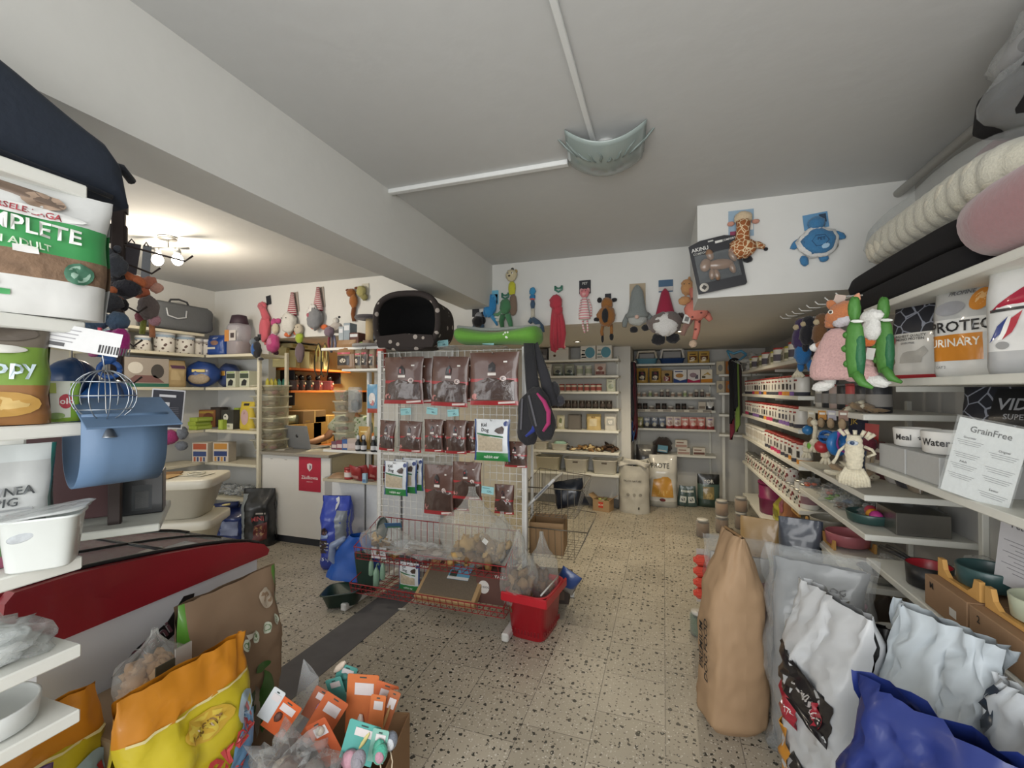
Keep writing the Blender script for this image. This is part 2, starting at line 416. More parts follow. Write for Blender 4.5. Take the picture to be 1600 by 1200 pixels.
# right wall: local x runs from far (+Y) to near.  zs per section
ZN = [1.87, 1.545, 1.17, 0.74, 0.30]; ZM = [1.39, 1.02, 0.84, 0.60, 0.25]; ZF = [1.72, 1.46, 1.23, 0.98, 0.68, 0.3]
shelving('shelving_unit', 'white wall shelving under the pink bolster, carrying bowls and food bags', (XR, 2.46, 0), R90, 1.62, X1-XR, ZN, posts=(.04, .82, 1.58))
shelving('shelving_unit', 'white wall shelving with rope toys and green bowl behind hanging toys', (XR, 3.52, 0), R90, 1.05, X1-XR, ZM, posts=(.5,))
shelving('shelving_unit', 'long white wall shelving full of red lidded tins', (XR, 5.85, 0), R90, 2.32, X1-XR, ZF, posts=(.04, 1.16, 2.28))
# back wall units
shelving('shelving_unit', 'cream back wall shelving with white storage bins on its bottom shelf', (-1.62, 5.60, 0), 0, 1.10, .30, [1.89, 1.685, 1.485, 1.27, 1.0, .73, .46], SH, posts=(.04, 1.06))
shelving('shelving_unit', 'back alcove shelving with litter boxes on top and gold pouches below', (-0.38, 6.37, 0), 0, 1.02, .33, [1.86, 1.60, 1.41, 1.235, .985, .64], SH, posts=(.04, .98))
# side room
shelving('shelving_unit', 'cream shelving on the side room wall below the grey pet carrier', (-4.55, 1.5, 0), L90, 1.905, .32, [2.09, 1.87, 1.53, 1.09, .755, .40], SHW, posts=(.05, .95))
t = shelving('shelving_unit', 'cream corner shelving ending in a tall post beside the counter', (-4.54, 3.41, 0), 0, .70, .39, [1.87, 1.53, 1.09, .755, .40], SHW)
MB().box((.715, .02, .95), (.03, .035, 1.9), SHW, .003).build('post', t); MB().box((.715, .36, .95), (.03, .035, 1.9), SHW, .003).build('post', t)
# ================= PACKAGED GOODS =================
def bag_F(w, h, d, kind='stand', wr=0.004, seed=0, sq=0.0, lean=0.0):
    """front (s=-1) and back (s=+1) surface of a filled bag standing on z=0, facing -Y"""
    def prof(v):
        if kind == 'stand': g = (1 - v**1.6)**.75 * min(1, .55 + v*6)
        elif kind == 'pillow': g = max(0.0, math.sin(PI*min(1, max(0, v))))**.45
        elif kind == 'block':
            k = .70; g = min(1, .75 + v*5) if v < k else max(.06, 1 - ((v-k)/(1-k))**1.1*.95)
        elif kind == 'flat': g = .12 + .88*max(0.0, math.sin(PI*v))**.5
        else: g = 1.0
        return g
    def F(u, v, s=-1, off=0.0):
        x = (u-.5)*2
        g = prof(v)
        side = max(0.0, 1 - abs(x)**(6 if kind == 'block' else 2.6))**.6
        wid = w/2*(1 - .05*g*(1 if kind in ('pillow', 'flat') else 0) - sq*v**3)
        n = noise.noise(Vector((x*2.2 + seed*3.7, v*3.1*h/w, s*.4 + seed)))
        n2 = noise.noise(Vector((x*6 + seed, v*7.3*h/w, s + seed*1.3)))
        rg = (.75 - 1.9*abs(n2)) if wr > .008 else (n2 + .3)
        y = s*(d/2*g*side*(1 + .18*n) + off + wr*max(-.2, rg)*(.4 + .6*side)*(1 if v > .02 else .3))
        return Vector((x*wid + wr*1.2*n, y + lean*v*v, v*h))
    return F

def bag_mesh(w, h, d, bands, decals=(), kind='stand', mat=foil, wr=0.004, seed=0, sq=0.0, back=None, lean=0.0, nu=14, side=None):
    """bands: [(v0, v1, colour)] over the front; decals drawn on the front:
    ('r',u0,v0,u1,v1,col) ('e',u,v,ru,rv,col) ('t',text,u,v,size,col[,rot,wmax]) ('p',[(u,v)..],col)"""
    F = bag_F(w, h, d, kind, wr, seed, sq, lean); mb = MB()
    edges = sorted({0.0, 1.0} | {b[0] for b in bands} | {b[1] for b in bands})
    step = max(.035, .022/h); vs = [0.0]
    for a, b in zip(edges, edges[1:]):
        n = max(1, round((b-a)/step))
        vs += [a + (b-a)*(i+1)/n for i in range(n)]
    us = [0.5 - .5*math.cos(PI*i/nu) for i in range(nu+1)]
    def mf(u, v):
        for a, b, c in bands:
            if a <= v <= b: return c if not isinstance(c, str) else mat(c)
        return mat('#888888')
    side_m = mat(side) if isinstance(side, str) else side
    mb.grid(lambda u, v: F(u, v, -1), 0, 0, None, us=us, vs_=vs, matf=(lambda u, v: side_m if (u < .06 or u > .94) else mf(u, v)) if side else mf)
    mb.grid(lambda u, v: F(1-u, v, 1), 0, 0, None, us=us, vs_=vs, matf=(lambda u, v: mat(back)) if back else mf)
    n = len(us); lo = [F(u, 0, -1) for u in us]; hi = [F(u, 0, 1) for u in us]
    mb.add(lo + hi, [(i, i+1, n+i+1, n+i) for i in range(n-1)], mf(.5, 0))
    o = .0012 + .012*min(.25, max(w, h)*.3) + wr*.14
    for dc in decals:
        k = dc[0]
        if k == 'r':
            _, u0, v0, u1, v1, c = dc; a = max(2, int((u1-u0)*16)); b = max(2, int((v1-v0)*h/.016))
            mb.grid(lambda u, v: F(u0+(u1-u0)*u, v0+(v1-v0)*v, -1, o), a, min(b, 30), c if not isinstance(c, str) else mat(c))
        elif k == 'e':
            _, uc, vc, ru, rv, c = dc; vv = [F(uc, vc, -1, o*1.1)]; fs = []
            for r in (.5, 1):
                for i in range(16):
                    a = 2*PI*i/16; vv.append(F(uc+ru*r*math.cos(a), vc+rv*r*math.sin(a), -1, o*1.1))
            for i in range(16):
                j = (i+1) % 16; fs += [(0, 1+i, 1+j), (1+i, 17+i, 17+j, 1+j)]
            mb.add(vv, fs, c if not isinstance(c, str) else mat(c), True)
        elif k == 't':
            _, s_, uc, vc, sz, c = dc[:6]; rot = dc[6] if len(dc) > 6 else 0; wm = dc[7] if len(dc) > 7 else w*.86
            mb.text(s_, (uc-.5)*w, vc*h, sz, c if not isinstance(c, str) else mat(c), rot=rot, wmax=wm, F=lambda p, q: F(p/w+.5, q/h, -1, o*1.5))
        elif k == 'p':
            _, pts, c = dc; v0 = min(q[1] for q in pts); v1 = max(q[1] for q in pts); R = max(3, min(16, int((v1-v0)*h/.018))); rows = []
            for j in range(R+1):
                v = v0 + (v1-v0)*(.002 + .996*j/R); xs = []
                for (a, b), (a2, b2) in zip(pts, pts[1:]+pts[:1]):
                    if (b-v)*(b2-v) <= 0 and b != b2: xs.append(a + (a2-a)*(v-b)/(b2-b))
                rows.append((min(xs), max(xs), v) if xs else (pts[0][0], pts[0][0], v))
            K = max(2, min(12, int(max(r[1]-r[0] for r in rows)*14)))
            mb.add([F(a + (b-a)*i/K, v, -1, o*1.15) for a, b, v in rows for i in range(K+1)], [(j*(K+1)+i, j*(K+1)+i+1, (j+1)*(K+1)+i+1, (j+1)*(K+1)+i) for j in range(R) for i in range(K)], c if not isinstance(c, str) else mat(c), True)
    return mb

def make_bag(name, label, cat, loc, rot, w, h, d, bands, decals=(), group=None, **kw):
    o = bag_mesh(w, h, d, bands, decals, **kw).build(name, None, loc, rot, fixn=True)
    return tag(o, label, cat, group)

def box_mesh(w, d, h, mat, decals=(), bev=.002, top=None):
    mb = MB().box((0, 0, h/2), (w, d, h), mat, bev)
    y = -d/2-.0008
    for dc in decals:
        k = dc[0]; off = .0008
        if k == 'r':
            _, u0, v0, u1, v1, c = dc
            mb.add([((u0-.5)*w, y, v0*h), ((u1-.5)*w, y, v0*h), ((u1-.5)*w, y, v1*h), ((u0-.5)*w, y, v1*h)], [(0,1,2,3)], paper(c) if isinstance(c, str) else c)
        elif k == 'e':
            _, uc, vc, ru, rv, c = dc
            mb.add([((uc-.5)*w + ru*w*math.cos(2*PI*i/20), y-off, vc*h + rv*h*math.sin(2*PI*i/20)) for i in range(20)], [tuple(range(20))], paper(c) if isinstance(c, str) else c)
        elif k == 'p':
            _, pts, c = dc
            mb.add([((u-.5)*w, y-off, v*h) for u, v in pts], [tuple(range(len(pts)))], paper(c) if isinstance(c, str) else c)
        elif k == 't':
            _, s_, uc, vc, sz, c = dc[:6]; rot = dc[6] if len(dc) > 6 else 0
            mb.text(s_, (uc-.5)*w, vc*h, sz, paper(c) if isinstance(c, str) else c, y-2*off, rot, wmax=w*.9)
    return mb
def make_box(name, label, cat, loc, rot, w, d, h, mat, decals=(), group=None, bev=.002):
    return tag(box_mesh(w, d, h, mat, decals, bev).build(name, None, loc, rot), label, cat, group)

def jar_proto(name, r, h, body, lid, band=None, lidh=.018, neck=.9, power=2.0, text=None, tcol='#222222', marks=()):
    """a tin or tub with a lid as a part; the printed band belongs to its wall"""
    t = bpy.data.objects.new(name, None); COL.objects.link(t); t.empty_display_size = .02
    mb = MB().lathe([(r*.93, 0), (r, .004), (r, h-lidh-.004), (r*neck, h-lidh)], body, 22, power=power)
    if band:
        z0, z1, c = band; mb.lathe([(r*1.006, z0*h), (r*1.006, z1*h)], c, 22, cap=False, power=power)
    for (a0, a1, z0, z1, c) in marks:
        n = 5; vs = []
        for zz in (z0*h, z1*h):
            for i in range(n+1):
                a = -PI/2 + a0 + (a1-a0)*i/n; vs.append((r*1.016*math.cos(a), r*1.016*math.sin(a), zz))
        mb.add(vs, [(i, i+1, n+2+i, n+1+i) for i in range(n)], c, True)
    if text:
        mb.text(text, 0, h*.5, h*.16, paper(tcol), wmax=r*1.5, F=lambda p, q: Vector((r*1.025*math.sin(p/r), -r*1.025*math.cos(p/r), q)))
    mb.build('jar_body', t)
    MB().lathe([(r*1.02, h-lidh), (r*1.03, h-.004), (r*.98, h), (r*.6, h+.0005)], lid, 22, power=power).build('lid', t)
    return t

def fill_row(makers, x0, x1, P, rot, labelf, group, gap=.004, kindn='item', jit=.008, start=0):
    """makers: list of (proto, width, label words). Places copies side by side; P(x) -> point.  labelf(words, ordinal)"""
    out = []; x = x0; i = 0; cnt = {}
    while True:
        pr, wd, words_ = makers[i % len(makers)]
        if x + wd > x1: break
        loc = P(x + wd/2) + Vector((random.uniform(-jit, jit)*.5, random.uniform(-jit, jit)*.5, 0))
        n = cnt.get(words_, 0); cnt[words_] = n+1
        lb = labelf(words_, ORD[min(n, 23)])
        if not pr.get('used'):
            o = pr; o['used'] = 1; o.location = loc; o.rotation_euler = (0, 0, rot + random.uniform(-.08, .08))
            o['label'] = lb
        else:
            o = dup(pr, loc, rot + random.uniform(-.08, .08), lb)
            if 'used' in o: pass
        o['category'] = pr.get('cat', 'package'); o['group'] = group
        out.append(o); x += wd + gap + random.uniform(0, gap); i += 1
    return out
def proto_bag(name, cat, *a, **k):
    o = bag_mesh(*a, **k).build(name); o['cat'] = cat; return o
def proto_box(name, cat, *a, **k):
    o = box_mesh(*a, **k).build(name); o['cat'] = cat; return o
def proto_jar(cat, *a, **k):
    o = jar_proto(*a, **k); o['cat'] = cat; return o

# ================= BACK WALL ROWS =================
def row_on(P0, ux, y, z, rot=0):
    """point function for a row on a shelf unit placed at P0 with local x direction ux"""
    ux = Vector(ux)
    return lambda x: Vector((P0[0], P0[1], 0)) + ux*x + Vector((-ux.y, ux.x, 0))*y + Vector((0, 0, z))
BL = (-1.62, 5.60); BRR = (-0.38, 6.37)
gold = foil('#c9a24a'); silverp = foil('#b9b5aa')
# cream unit, topmost shelf: blue-disc boxes, tall white ones
disc = proto_box('carton', 'box', .19, .12, .17, paper('#dcd9cf'), [('r', .04, .05, .96, .95, '#e4e2da'), ('e', .62, .5, .32, .4, '#5f98ab'), ('r', .06, .12, .38, .2, '#3b3f3f'), ('r', .06, .3, .3, .42, '#3d8b7d'), ('r', .1, .62, .3, .7, '#6a6a66')])
fill_row([(disc, .19, 'white carton with a blue disc')], .62, 1.03, row_on(BL, (1,0,0), .12, 1.89), 0, lambda a, n: f'{a}, {n} on the top shelf of the cream back unit', 'blue disc cartons', .01)
make_box('carton', 'plain white carton with a brown dot high on the cream back unit', 'box', (-1.62+.34, 5.72, 1.89), 0, .26, .14, .16, paper('#d8d5cd'), [('e', .3, .35, .07, .1, '#5a4636'), ('r', .05, .8, .9, .83, '#b9b6ae')])
make_box('carton', 'dark grey carton at the end of the top cream back shelf', 'box', (-1.62+.10, 5.74, 1.89), 0, .17, .14, .15, paper('#69676a'), [('r', .1, .2, .9, .45, '#8d8b88'), ('e', .5, .65, .2, .15, '#504e52')])
# second shelf of cream unit
sil = proto_bag('treat_pouch', 'pouch', .115, .155, .04, [(0, 1, '#cfcabd')], [('r', .12, .12, .88, .45, '#9fa79a'), ('r', .2, .7, .8, .76, '#77736a'), ('e', .5, .5, .18, .12, '#6f7a66')])
grn = proto_bag('treat_pouch', 'pouch', .125, .15, .04, [(0, .2, '#3d4d42'), (.2, 1, '#8b8f80')], [('p', [(.2,.3),(.42,.55),(.72,.5),(.8,.3),(.6,.22)], '#20261f'), ('r', .2, .74, .8, .8, '#d6d5ca')])
pnk = proto_bag('treat_pouch', 'pouch', .14, .15, .05, [(0, 1, '#c7b5aa')], [('r', .1, .1, .9, .35, '#7d4b45'), ('e', .5, .6, .25, .18, '#8f5a50'), ('e', .3, .45, .1, .08, '#e5ddd2')])
tubw = proto_jar('tub', 'supplement_jar', .042, .13, plas('#d6d3c8'), plas('#c6d0c4'), (.2, .7, paper('#a4ab95')), .02)
fill_row([(sil, .115, 'cream pouch'), (grn, .125, 'grey green pouch'), (grn, .125, 'grey green pouch'), (tubw, .09, 'small tub'), (tubw, .09, 'small tub'), (pnk, .14, 'mottled pouch'), (pnk, .14, 'mottled pouch')], .12, 1.08, row_on(BL, (1,0,0), .1, 1.685), 0, lambda a, n: f'{a}, {n} of its kind on the second shelf of the cream back unit', 'second shelf goods of the back unit', .02)
# red lidded cans
can = proto_jar('tin', 'food_tin', .035, .095, plas('#c9bfae'), plas('#8e2a2a'), (.15, .6, paper('#99514a')), .012)
fill_row([(can, .074, 'red lidded tin')], .34, .90, row_on(BL, (1,0,0), .08, 1.485), 0, lambda a, n: f'{a}, {n} from the dog backpack, third cream back shelf', 'red tins of the back unit', .004)
make_bag('treat_pouch', 'pale pouch at the end of the red tin row on the back unit', 'pouch', (-1.62+1.0, 5.68, 1.485), 0, .11, .155, .04, [(0, 1, '#c9cdb9')], [('e', .5, .4, .3, .2, '#9aa48a'), ('r', .2, .75, .8, .8, '#7b8270')])
# dark cans
dk = proto_jar('tin', 'dark_tin', .037, .10, plas('#2c2624'), plas('#4c4542'), (.25, .6, paper('#4a403c')), .012)
fill_row([(dk, .078, 'dark tin')], .16, 1.08, row_on(BL, (1,0,0), .08, 1.27), 0, lambda a, n: f'{a}, {n} from the dog backpack, fourth cream back shelf', 'dark tins of the back unit', .006)
# fifth shelf
make_bag('treat_pouch', 'slim floral pouch alone beside the dark packet on the back unit', 'pouch', (-1.62+.36, 5.69, 1.0), 0, .10, .18, .04, [(0, 1, '#c3bfa2')], [('e', .5, .6, .2, .2, '#7b8560'), ('e', .4, .3, .2, .15, '#e0dcc8')])
make_box('carton', 'flat dark taupe carton on the fifth shelf of the back unit', 'box', (-1.62+.54, 5.71, 1.0), 0, .16, .08, .19, paper('#6a6560'), [('r', .1, .1, .9, .9, '#75706a')])
make_bag('food_bag', 'straw coloured food bag on the fifth shelf of the back unit', 'bag', (-1.62+.78, 5.71, 1.0), 0, .18, .2, .09, [(0, 1, '#c9b27c')], [('r', .25, .25, .75, .7, '#d9ccaa'), ('t', 'MIX', .5, .8, .03, '#7a5a30')], kind='block', mat=paper)
make_bag('food_bag', 'white and grey food bag beside the straw coloured one', 'bag', (-1.62+.99, 5.71, 1.0), 0, .15, .21, .08, [(0, 1, '#cfccc4')], [('r', .2, .3, .8, .7, '#b3b3ae'), ('e', .5, .5, .2, .12, '#e4e2dc')], kind='block', mat=paper)
# counter-like bottom shelf: loose chews, cloth, white trays
def heap(name, label, cat, loc, r, h, mats, n=14, sz=.03, stretch=1.8, rot=0, seed=1, stuffkind=False):
    random.seed(seed); mb = MB()
    for i in range(n):
        a = random.uniform(0, 2*PI); q = random.random()**.5; z = random.uniform(.1, 1)*(1-q*.75)*h
        k = random.uniform(.6, 1.2)*sz
        mb.ell((math.cos(a)*q*r[0], math.sin(a)*q*r[1], z + k*.4), (k*stretch, k*.7, k*.55), random.choice(mats), (random.uniform(-.5,.5), random.uniform(-.5,.5), random.uniform(0, 3.1)), 10, 7, .35, i)
    o = mb.build(name, None, loc, rot); tag(o, label, cat)
    if stuffkind: o['kind'] = 'stuff'
    return o
chew = [paper('#c3ab7c'), paper('#d0bd94'), paper('#a98a5a'), paper('#8c6a44')]
heap('chew_pile', 'heap of straw coloured dog chews on the lowest open back shelf', 'dog chews', (-1.62+.70, 5.76, .73), (.24, .11), .07, chew, 34, .028, stuffkind=True, seed=3)
heap('antler_pile', 'dark brown natural chews lying at the end of the back shelf', 'dog chews', (-1.62+.95, 5.75, .735), (.12, .09), .09, [paper('#3f2f22'), paper('#5b4230')], 16, .03, 2.6, stuffkind=True, seed=4)
heap('cable_coil', 'tangle of dark straps between white trays and chews', 'straps', (-1.62+.42, 5.74, .73), (.1, .07), .03, [cloth('#33363c'), cloth('#777a80')], 16, .02, 2.2, stuffkind=True, seed=5)
def tray(name, label, cat, loc, rot, w, d, h, mat, th=.004, taper=.88, rim=.01, group=None, slots=False, parent=None):
    mb = MB(); n = 28
    def ring(sx, sy, z, p=5.0):
        out = []
        for i in range(n):
            a = 2*PI*i/n; ca, sa = math.cos(a), math.sin(a)
            out.append((math.copysign(abs(ca)**(2/p), ca)*sx/2, math.copysign(abs(sa)**(2/p), sa)*sy/2, z))
        return out
    rings = [ring(w*taper*.9, d*taper*.9, 0), ring(w*taper, d*taper, .004), ring(w, d, h-.006), ring(w+rim*2, d+rim*2, h-.004), ring(w+rim*2, d+rim*2, h), ring(w-th, d-th, h), ring(w*taper-th, d*taper-th, th), ring(w*taper*.8, d*taper*.8, th)]
    vs = [p for r in rings for p in r]; fs = [tuple(range(n))[::-1], tuple((len(rings)-1)*n+i for i in range(n))]
    for j in range(len(rings)-1):
        for i in range(n): fs.append((j*n+i, j*n+(i+1)%n, (j+1)*n+(i+1)%n, (j+1)*n+i))
    mb.add(vs, fs, mat, True)
    if slots: mb.box((0, -d/2*(taper+.75*(1-taper))-.003, h*.78), (w*.22, .006, .018), plas('#4b4338'), .002)
    o = mb.build(name, parent, loc, rot)
    return tag(o, label, cat, group) if label else o
BIN = plas('#dcd8cc')
tray('storage_bin', 'white storage bin with handle slot under the back shelf, beside the grey bag', 'storage bin', (-1.62+.92, 5.745, .462), 0, .30, .27, .17, BIN, slots=True, group='white bins of the back unit')
tray('storage_bin', 'white storage bin with handle slot, middle of the three back bins', 'storage bin', (-1.62+.56, 5.745, .462), 0, .30, .27, .17, BIN, slots=True, group='white bins of the back unit')
tray('storage_bin', 'cream storage bin partly behind the wire basket on the back shelf', 'storage bin', (-1.62+.19, 5.745, .462), 0, .32, .27, .18, plas('#c9c3ae'), group='white bins of the back unit')
tray('storage_box', 'white shallow tray with mint cloth on the back shelf', 'tray', (-1.62+.34, 5.72, .732), 0, .20, .16, .08, BIN)
tray('storage_box', 'small cream tray at the gridwall end of the back shelf', 'tray', (-1.62+.10, 5.72, .732), 0, .17, .16, .09, BIN)
tag(MB().ell((0, 0, .02), (.085, .06, .035), cloth('#9fc3b2'), None, 18, 12, .5, 3).build('cloth', None, (-1.62+.34, 5.71, .79)), 'crumpled mint green cloth lying in a white tray', 'cloth')

# ---- alcove rows
P = lambda y, z: row_on(BRR, (1,0,0), y, z)
def litter(name, label, x, wd, base, topc, hh):
    t = thing(name, label, 'litter box', (BRR[0]+x, BRR[1]+.16, 1.862), 0)
    tray('base_tray', None, None, (0, 0, 0), 0, wd, .26, .07, plas(base), parent=t)
    mb = MB(); mb.tube([(-wd*.46, -.11, .075), (-wd*.38, -.11, hh), (wd*.38, -.11, hh), (wd*.46, -.11, .075)], .018, plas(topc), 8)
    mb.box((0, .02, hh), (wd*.8, .22, .02), plas(topc), .008)
    mb.box((-wd*.45, .02, hh*.5+.04), (.015, .22, hh-.08), plas(topc), .004); mb.box((wd*.45, .02, hh*.5+.04), (.015, .22, hh-.08), plas(topc), .004)
    mb.build('hood', t)
    MB().box((0, -.02, hh*.5+.03), (wd*.72, .006, hh-.1), plas('#8f8b86'), .002).build('flap', t)
litter('litter_box', 'hooded litter box with light blue tray on top of the alcove shelf', .16, .28, '#6fa3b8', '#c9c3b4', .17)
litter('litter_box', 'hooded litter box with dark blue tray on top of the alcove shelf', .49, .32, '#2e4a7c', '#d4d3cf', .19)
g1 = proto_bag('treat_pouch', 'pouch', .13, .16, .05, [(0, 1, '#c5a255')], [('r', .14, .3, .86, .62, '#6f4322'), ('e', .5, .36, .22, .16, '#e8dcc0'), ('r', .2, .72, .8, .8, '#4e3014')])
fill_row([(g1, .135, 'gold pouch')], .68, .98, P(.09, 1.86), 0, lambda a, n: f'{a}, {n} beside the litter boxes on top of the alcove shelf', 'gold pouches beside litter boxes', .006)
g2 = proto_bag('food_bag', 'bag', .155, .205, .07, [(0, 1, '#b08d45')], [('r', .2, .2, .8, .78, '#1e1a1a'), ('e', .5, .38, .2, .12, '#d8cdb4'), ('e', .5, .62, .14, .1, '#7a3040'), ('r', .3, .84, .7, .88, '#3c2c12')])
g3 = proto_bag('food_bag', 'bag', .14, .17, .06, [(0, 1, '#ab8f5e')], [('r', .2, .15, .8, .5, '#7c2c2c'), ('e', .5, .65, .22, .12, '#2b2321'), ('e', .5, .35, .12, .1, '#e5dfcf')])
wb1 = proto_box('food_box', 'box', .165, .06, .175, paper('#e3e1dc'), [('p', [(0,0),(1,0),(1,.28),(.5,.16),(0,.36)], '#27437f'), ('e', .45, .55, .3, .16, '#b98a50'), ('r', .1, .82, .7, .9, '#3d4a80')])
wb2 = proto_box('food_box', 'box', .155, .06, .175, paper('#e0dad8'), [('p', [(0,0),(1,0),(1,.25),(.5,.14),(0,.3)], '#b32850'), ('e', .45, .58, .28, .18, '#98818a'), ('r', .6, .3, .85, .6, '#5d5a66')])
wb3 = proto_box('food_box', 'box', .14, .06, .175, paper('#e6dfcd'), [('p', [(0,0),(1,0),(1,.3),(0,.26)], '#cf8a2c'), ('p', [(.1,.5),(.5,.62),(.9,.55),(.6,.8)], '#bfa05a'), ('r', .1, .34, .4, .5, '#5a5136')])
fill_row([(g2, .16, 'gold and black food bag'), (g2, .16, 'gold and black food bag'), (g3, .145, 'bronze food bag'), (wb1, .168, 'white and blue food box'), (wb2, .158, 'white and magenta food box'), (wb3, .143, 'white and orange food box')], .02, 1.0, P(.07, 1.60), 0, lambda a, n: f'{a}, {n} on the alcove shelf below the litter boxes', 'food bags under the litter boxes', .004)
sb1 = proto_jar('tub', 'small_tub', .028, .06, plas('#cfc9bb'), plas('#ddd9cf'), (.2, .7, paper('#a58d7c')), .012)
sb2 = proto_jar('bottle', 'small_bottle', .022, .10, plas('#352b28'), plas('#d6d2c6'), (.2, .6, paper('#80716a')), .03)
sb3 = proto_jar('bottle', 'small_bottle', .022, .085, plas('#c8cdb6'), plas('#e3e1d6'), (.2, .6, paper('#9fb07a')), .02)
fill_row([(sb1, .06, 'cream tub'), (sb1, .06, 'cream tub'), (sb3, .05, 'pale green bottle'), (sb1, .06, 'cream tub'), (sb2, .05, 'dark bottle'), (sb2, .05, 'dark bottle')], .02, 1.0, P(.06, 1.41), 0, lambda a, n: f'{a}, {n} of its kind on the third alcove shelf', 'small tubs of the third alcove shelf', .012)
dk2 = proto_jar('tin', 'dark_tin', .03, .085, plas('#2b2422'), plas('#3b3430'), (.3, .6, paper('#54453c')), .012)
cr = proto_jar('tub', 'small_tub', .036, .05, plas('#c5bfb2'), plas('#dedbd2'), (.2, .6, paper('#7d6f66')), .014)
fill_row([(dk2, .064, 'dark tin'), (dk2, .064, 'dark tin'), (cr, .076, 'pale round tub')], .03, .82, P(.12, 1.235), 0, lambda a, n: f'{a}, {n} of its kind on the fourth alcove shelf', 'dark tins of the fourth alcove shelf', .01)
make_box('carton', 'white carton between the dark tins and the black and white packet', 'box', (BRR[0]+.86, 6.44, 1.235), 0, .09, .06, .11, paper('#cfc6b8'), [('r', .1, .2, .9, .5, '#8d8070')])
make_bag('treat_pouch', 'black and white packet at the end of the fourth alcove shelf', 'pouch', (BRR[0]+.96, 6.44, 1.235), 0, .09, .11, .03, [(0, .5, '#2a2a2a'), (.5, 1, '#cfcdc6')], [('e', .5, .45, .3, .2, '#d6d6d0')])
MB2 = MB().box((.5, .004, .02), (.94, .004, .036), paper('#d4cfc2'), .001)
for i in range(6): MB2.box((.09+i*.165, .0, .02), (.1, .003, .026), paper('#9b948a'), .0005)
tag(MB2.build('price_strip', None, (BRR[0], BRR[1]-.008, 1.206)), 'cream price strip along the edge of the fourth alcove shelf', 'price strip')
gb = proto_bag('treat_pouch', 'pouch', .09, .145, .04, [(0, .35, '#5c5a3c'), (.35, 1, '#8b8a5a')], [('e', .5, .35, .3, .18, '#b4a47a'), ('r', .15, .75, .85, .88, '#cfc88a')])
bb = proto_bag('treat_pouch', 'pouch', .09, .145, .04, [(0, .35, '#3a3d45'), (.35, 1, '#5f6b7e')], [('e', .5, .35, .3, .18, '#a3a08e'), ('r', .15, .7, .85, .88, '#b5b9bf')])
wp = proto_bag('treat_pouch', 'pouch', .095, .16, .04, [(0, .25, '#9c3a3a'), (.25, 1, '#d4c5bb')], [('e', .5, .45, .3, .15, '#a5867c'), ('r', .2, .76, .8, .84, '#74508a')])
rp = proto_bag('treat_pouch', 'pouch', .10, .155, .04, [(0, .3, '#a23c3a'), (.3, 1, '#c98277')], [('e', .5, .42, .28, .15, '#e0c4b3'), ('r', .15, .74, .85, .84, '#e2dcd0')])
seq = [(gb, .1, 'olive pouch'), (bb, .1, 'slate blue pouch'), (bb, .1, 'slate blue pouch'), (bb, .1, 'slate blue pouch'), (wp, .1, 'white and red pouch'), (wp, .1, 'white and red pouch'), (rp, .103, 'salmon red pouch'), (rp, .103, 'salmon red pouch'), (rp, .103, 'salmon red pouch'), (wp, .1, 'white and red pouch')]
seq = [(a, b-.012, c) for a, b, c in seq]
fill_row(seq, .02, 1.02, P(.06, .985), 0, lambda a, n: f'{a}, {n} of its kind on the fifth alcove shelf', 'pouches of the fifth alcove shelf', .006)
for i, (x, z, wd, hh, lb) in enumerate(((.63, .64, .16, .09, 'lower white medicine carton on the lowest alcove shelf'), (.60, .732, .15, .10, 'upper white medicine carton stacked on another in the alcove'), (.82, .64, .15, .10, 'brown and white carton beside stacked white cartons in the alcove'))):
    make_box('carton', lb, 'box', (BRR[0]+x, 6.46, z), 0, wd, .1, hh, paper('#d2ccc0'), [('r', .05, .1, .95, .4, '#a98b80' if i < 2 else '#6b4b42'), ('r', .1, .6, .7, .75, '#8c6a5f')])
bk = MB().ell((0, 0, .1), (.13, .1, .11), fur('#3a2e2b'), None, 16, 10, .3, 4)
tag(bk.build('pet_cushion', None, (BRR[0]+.36, 6.5, .64)), 'dark brown rolled cushion on the lowest alcove shelf', 'cushion')
make_box('carton', 'blue carton in front of the dark rolled cushion in the alcove', 'box', (BRR[0]+.36, 6.375, .67), (.15, .1, 0), .13, .03, .09, paper('#6f9fb5'), [('r', .1, .15, .9, .35, '#d5d6d0')])
# floor of the alcove
make_bag('food_bag', 'large white bag with golden window and black capitals leaning in the alcove', 'bag', (BRR[0]+.36, 6.16, 0), 0, .36, .66, .2, [(0, .12, '#a9a9a2'), (.12, 1, '#c9c7bf')],
    [('t', 'PROTE', .42, .80, .085, '#34332f', 0, .22), ('p', [(.12,.2),(.88,.2),(.8,.55),(.68,.6),(.6,.52),(.5,.6),(.38,.52),(.2,.55)], '#c79340'), ('r', .2, .24, .8, .33, '#d8b46a'), ('e', .5, .15, .1, .03, '#6d2b2b')], kind='block')
make_bag('food_bag', 'dark green food bag with window standing on the alcove floor', 'bag', (BRR[0]+.92, 6.3, 0), 0, .26, .42, .12, [(0, .25, '#33463f'), (.25, .7, '#4d6259'), (.7, 1, '#171a19')],
    [('r', .25, .25, .75, .62, '#8f7f55'), ('t', 'YOR', .5, .78, .06, '#d2d2cd'), ('e', .5, .36, .18, .1, '#b5a06a')])
for i, (x, a, lb) in enumerate(((.60, .25, 'small dark green treat pouch tilted beside the white and gold bag'), (.72, -.2, 'small dark green treat pouch beside the green food bag'))):
    make_bag('treat_pouch', lb, 'pouch', (BRR[0]+x, 6.22, 0.005), (0, a*.5, 0), .13, .26, .05, [(0, 1, '#3f5350')], [('r', .2, .2, .8, .5, '#c4c9c4'), ('e', .5, .35, .2, .08, '#262b2a'), ('r', .2, .7, .8, .8, '#b9beb8')])
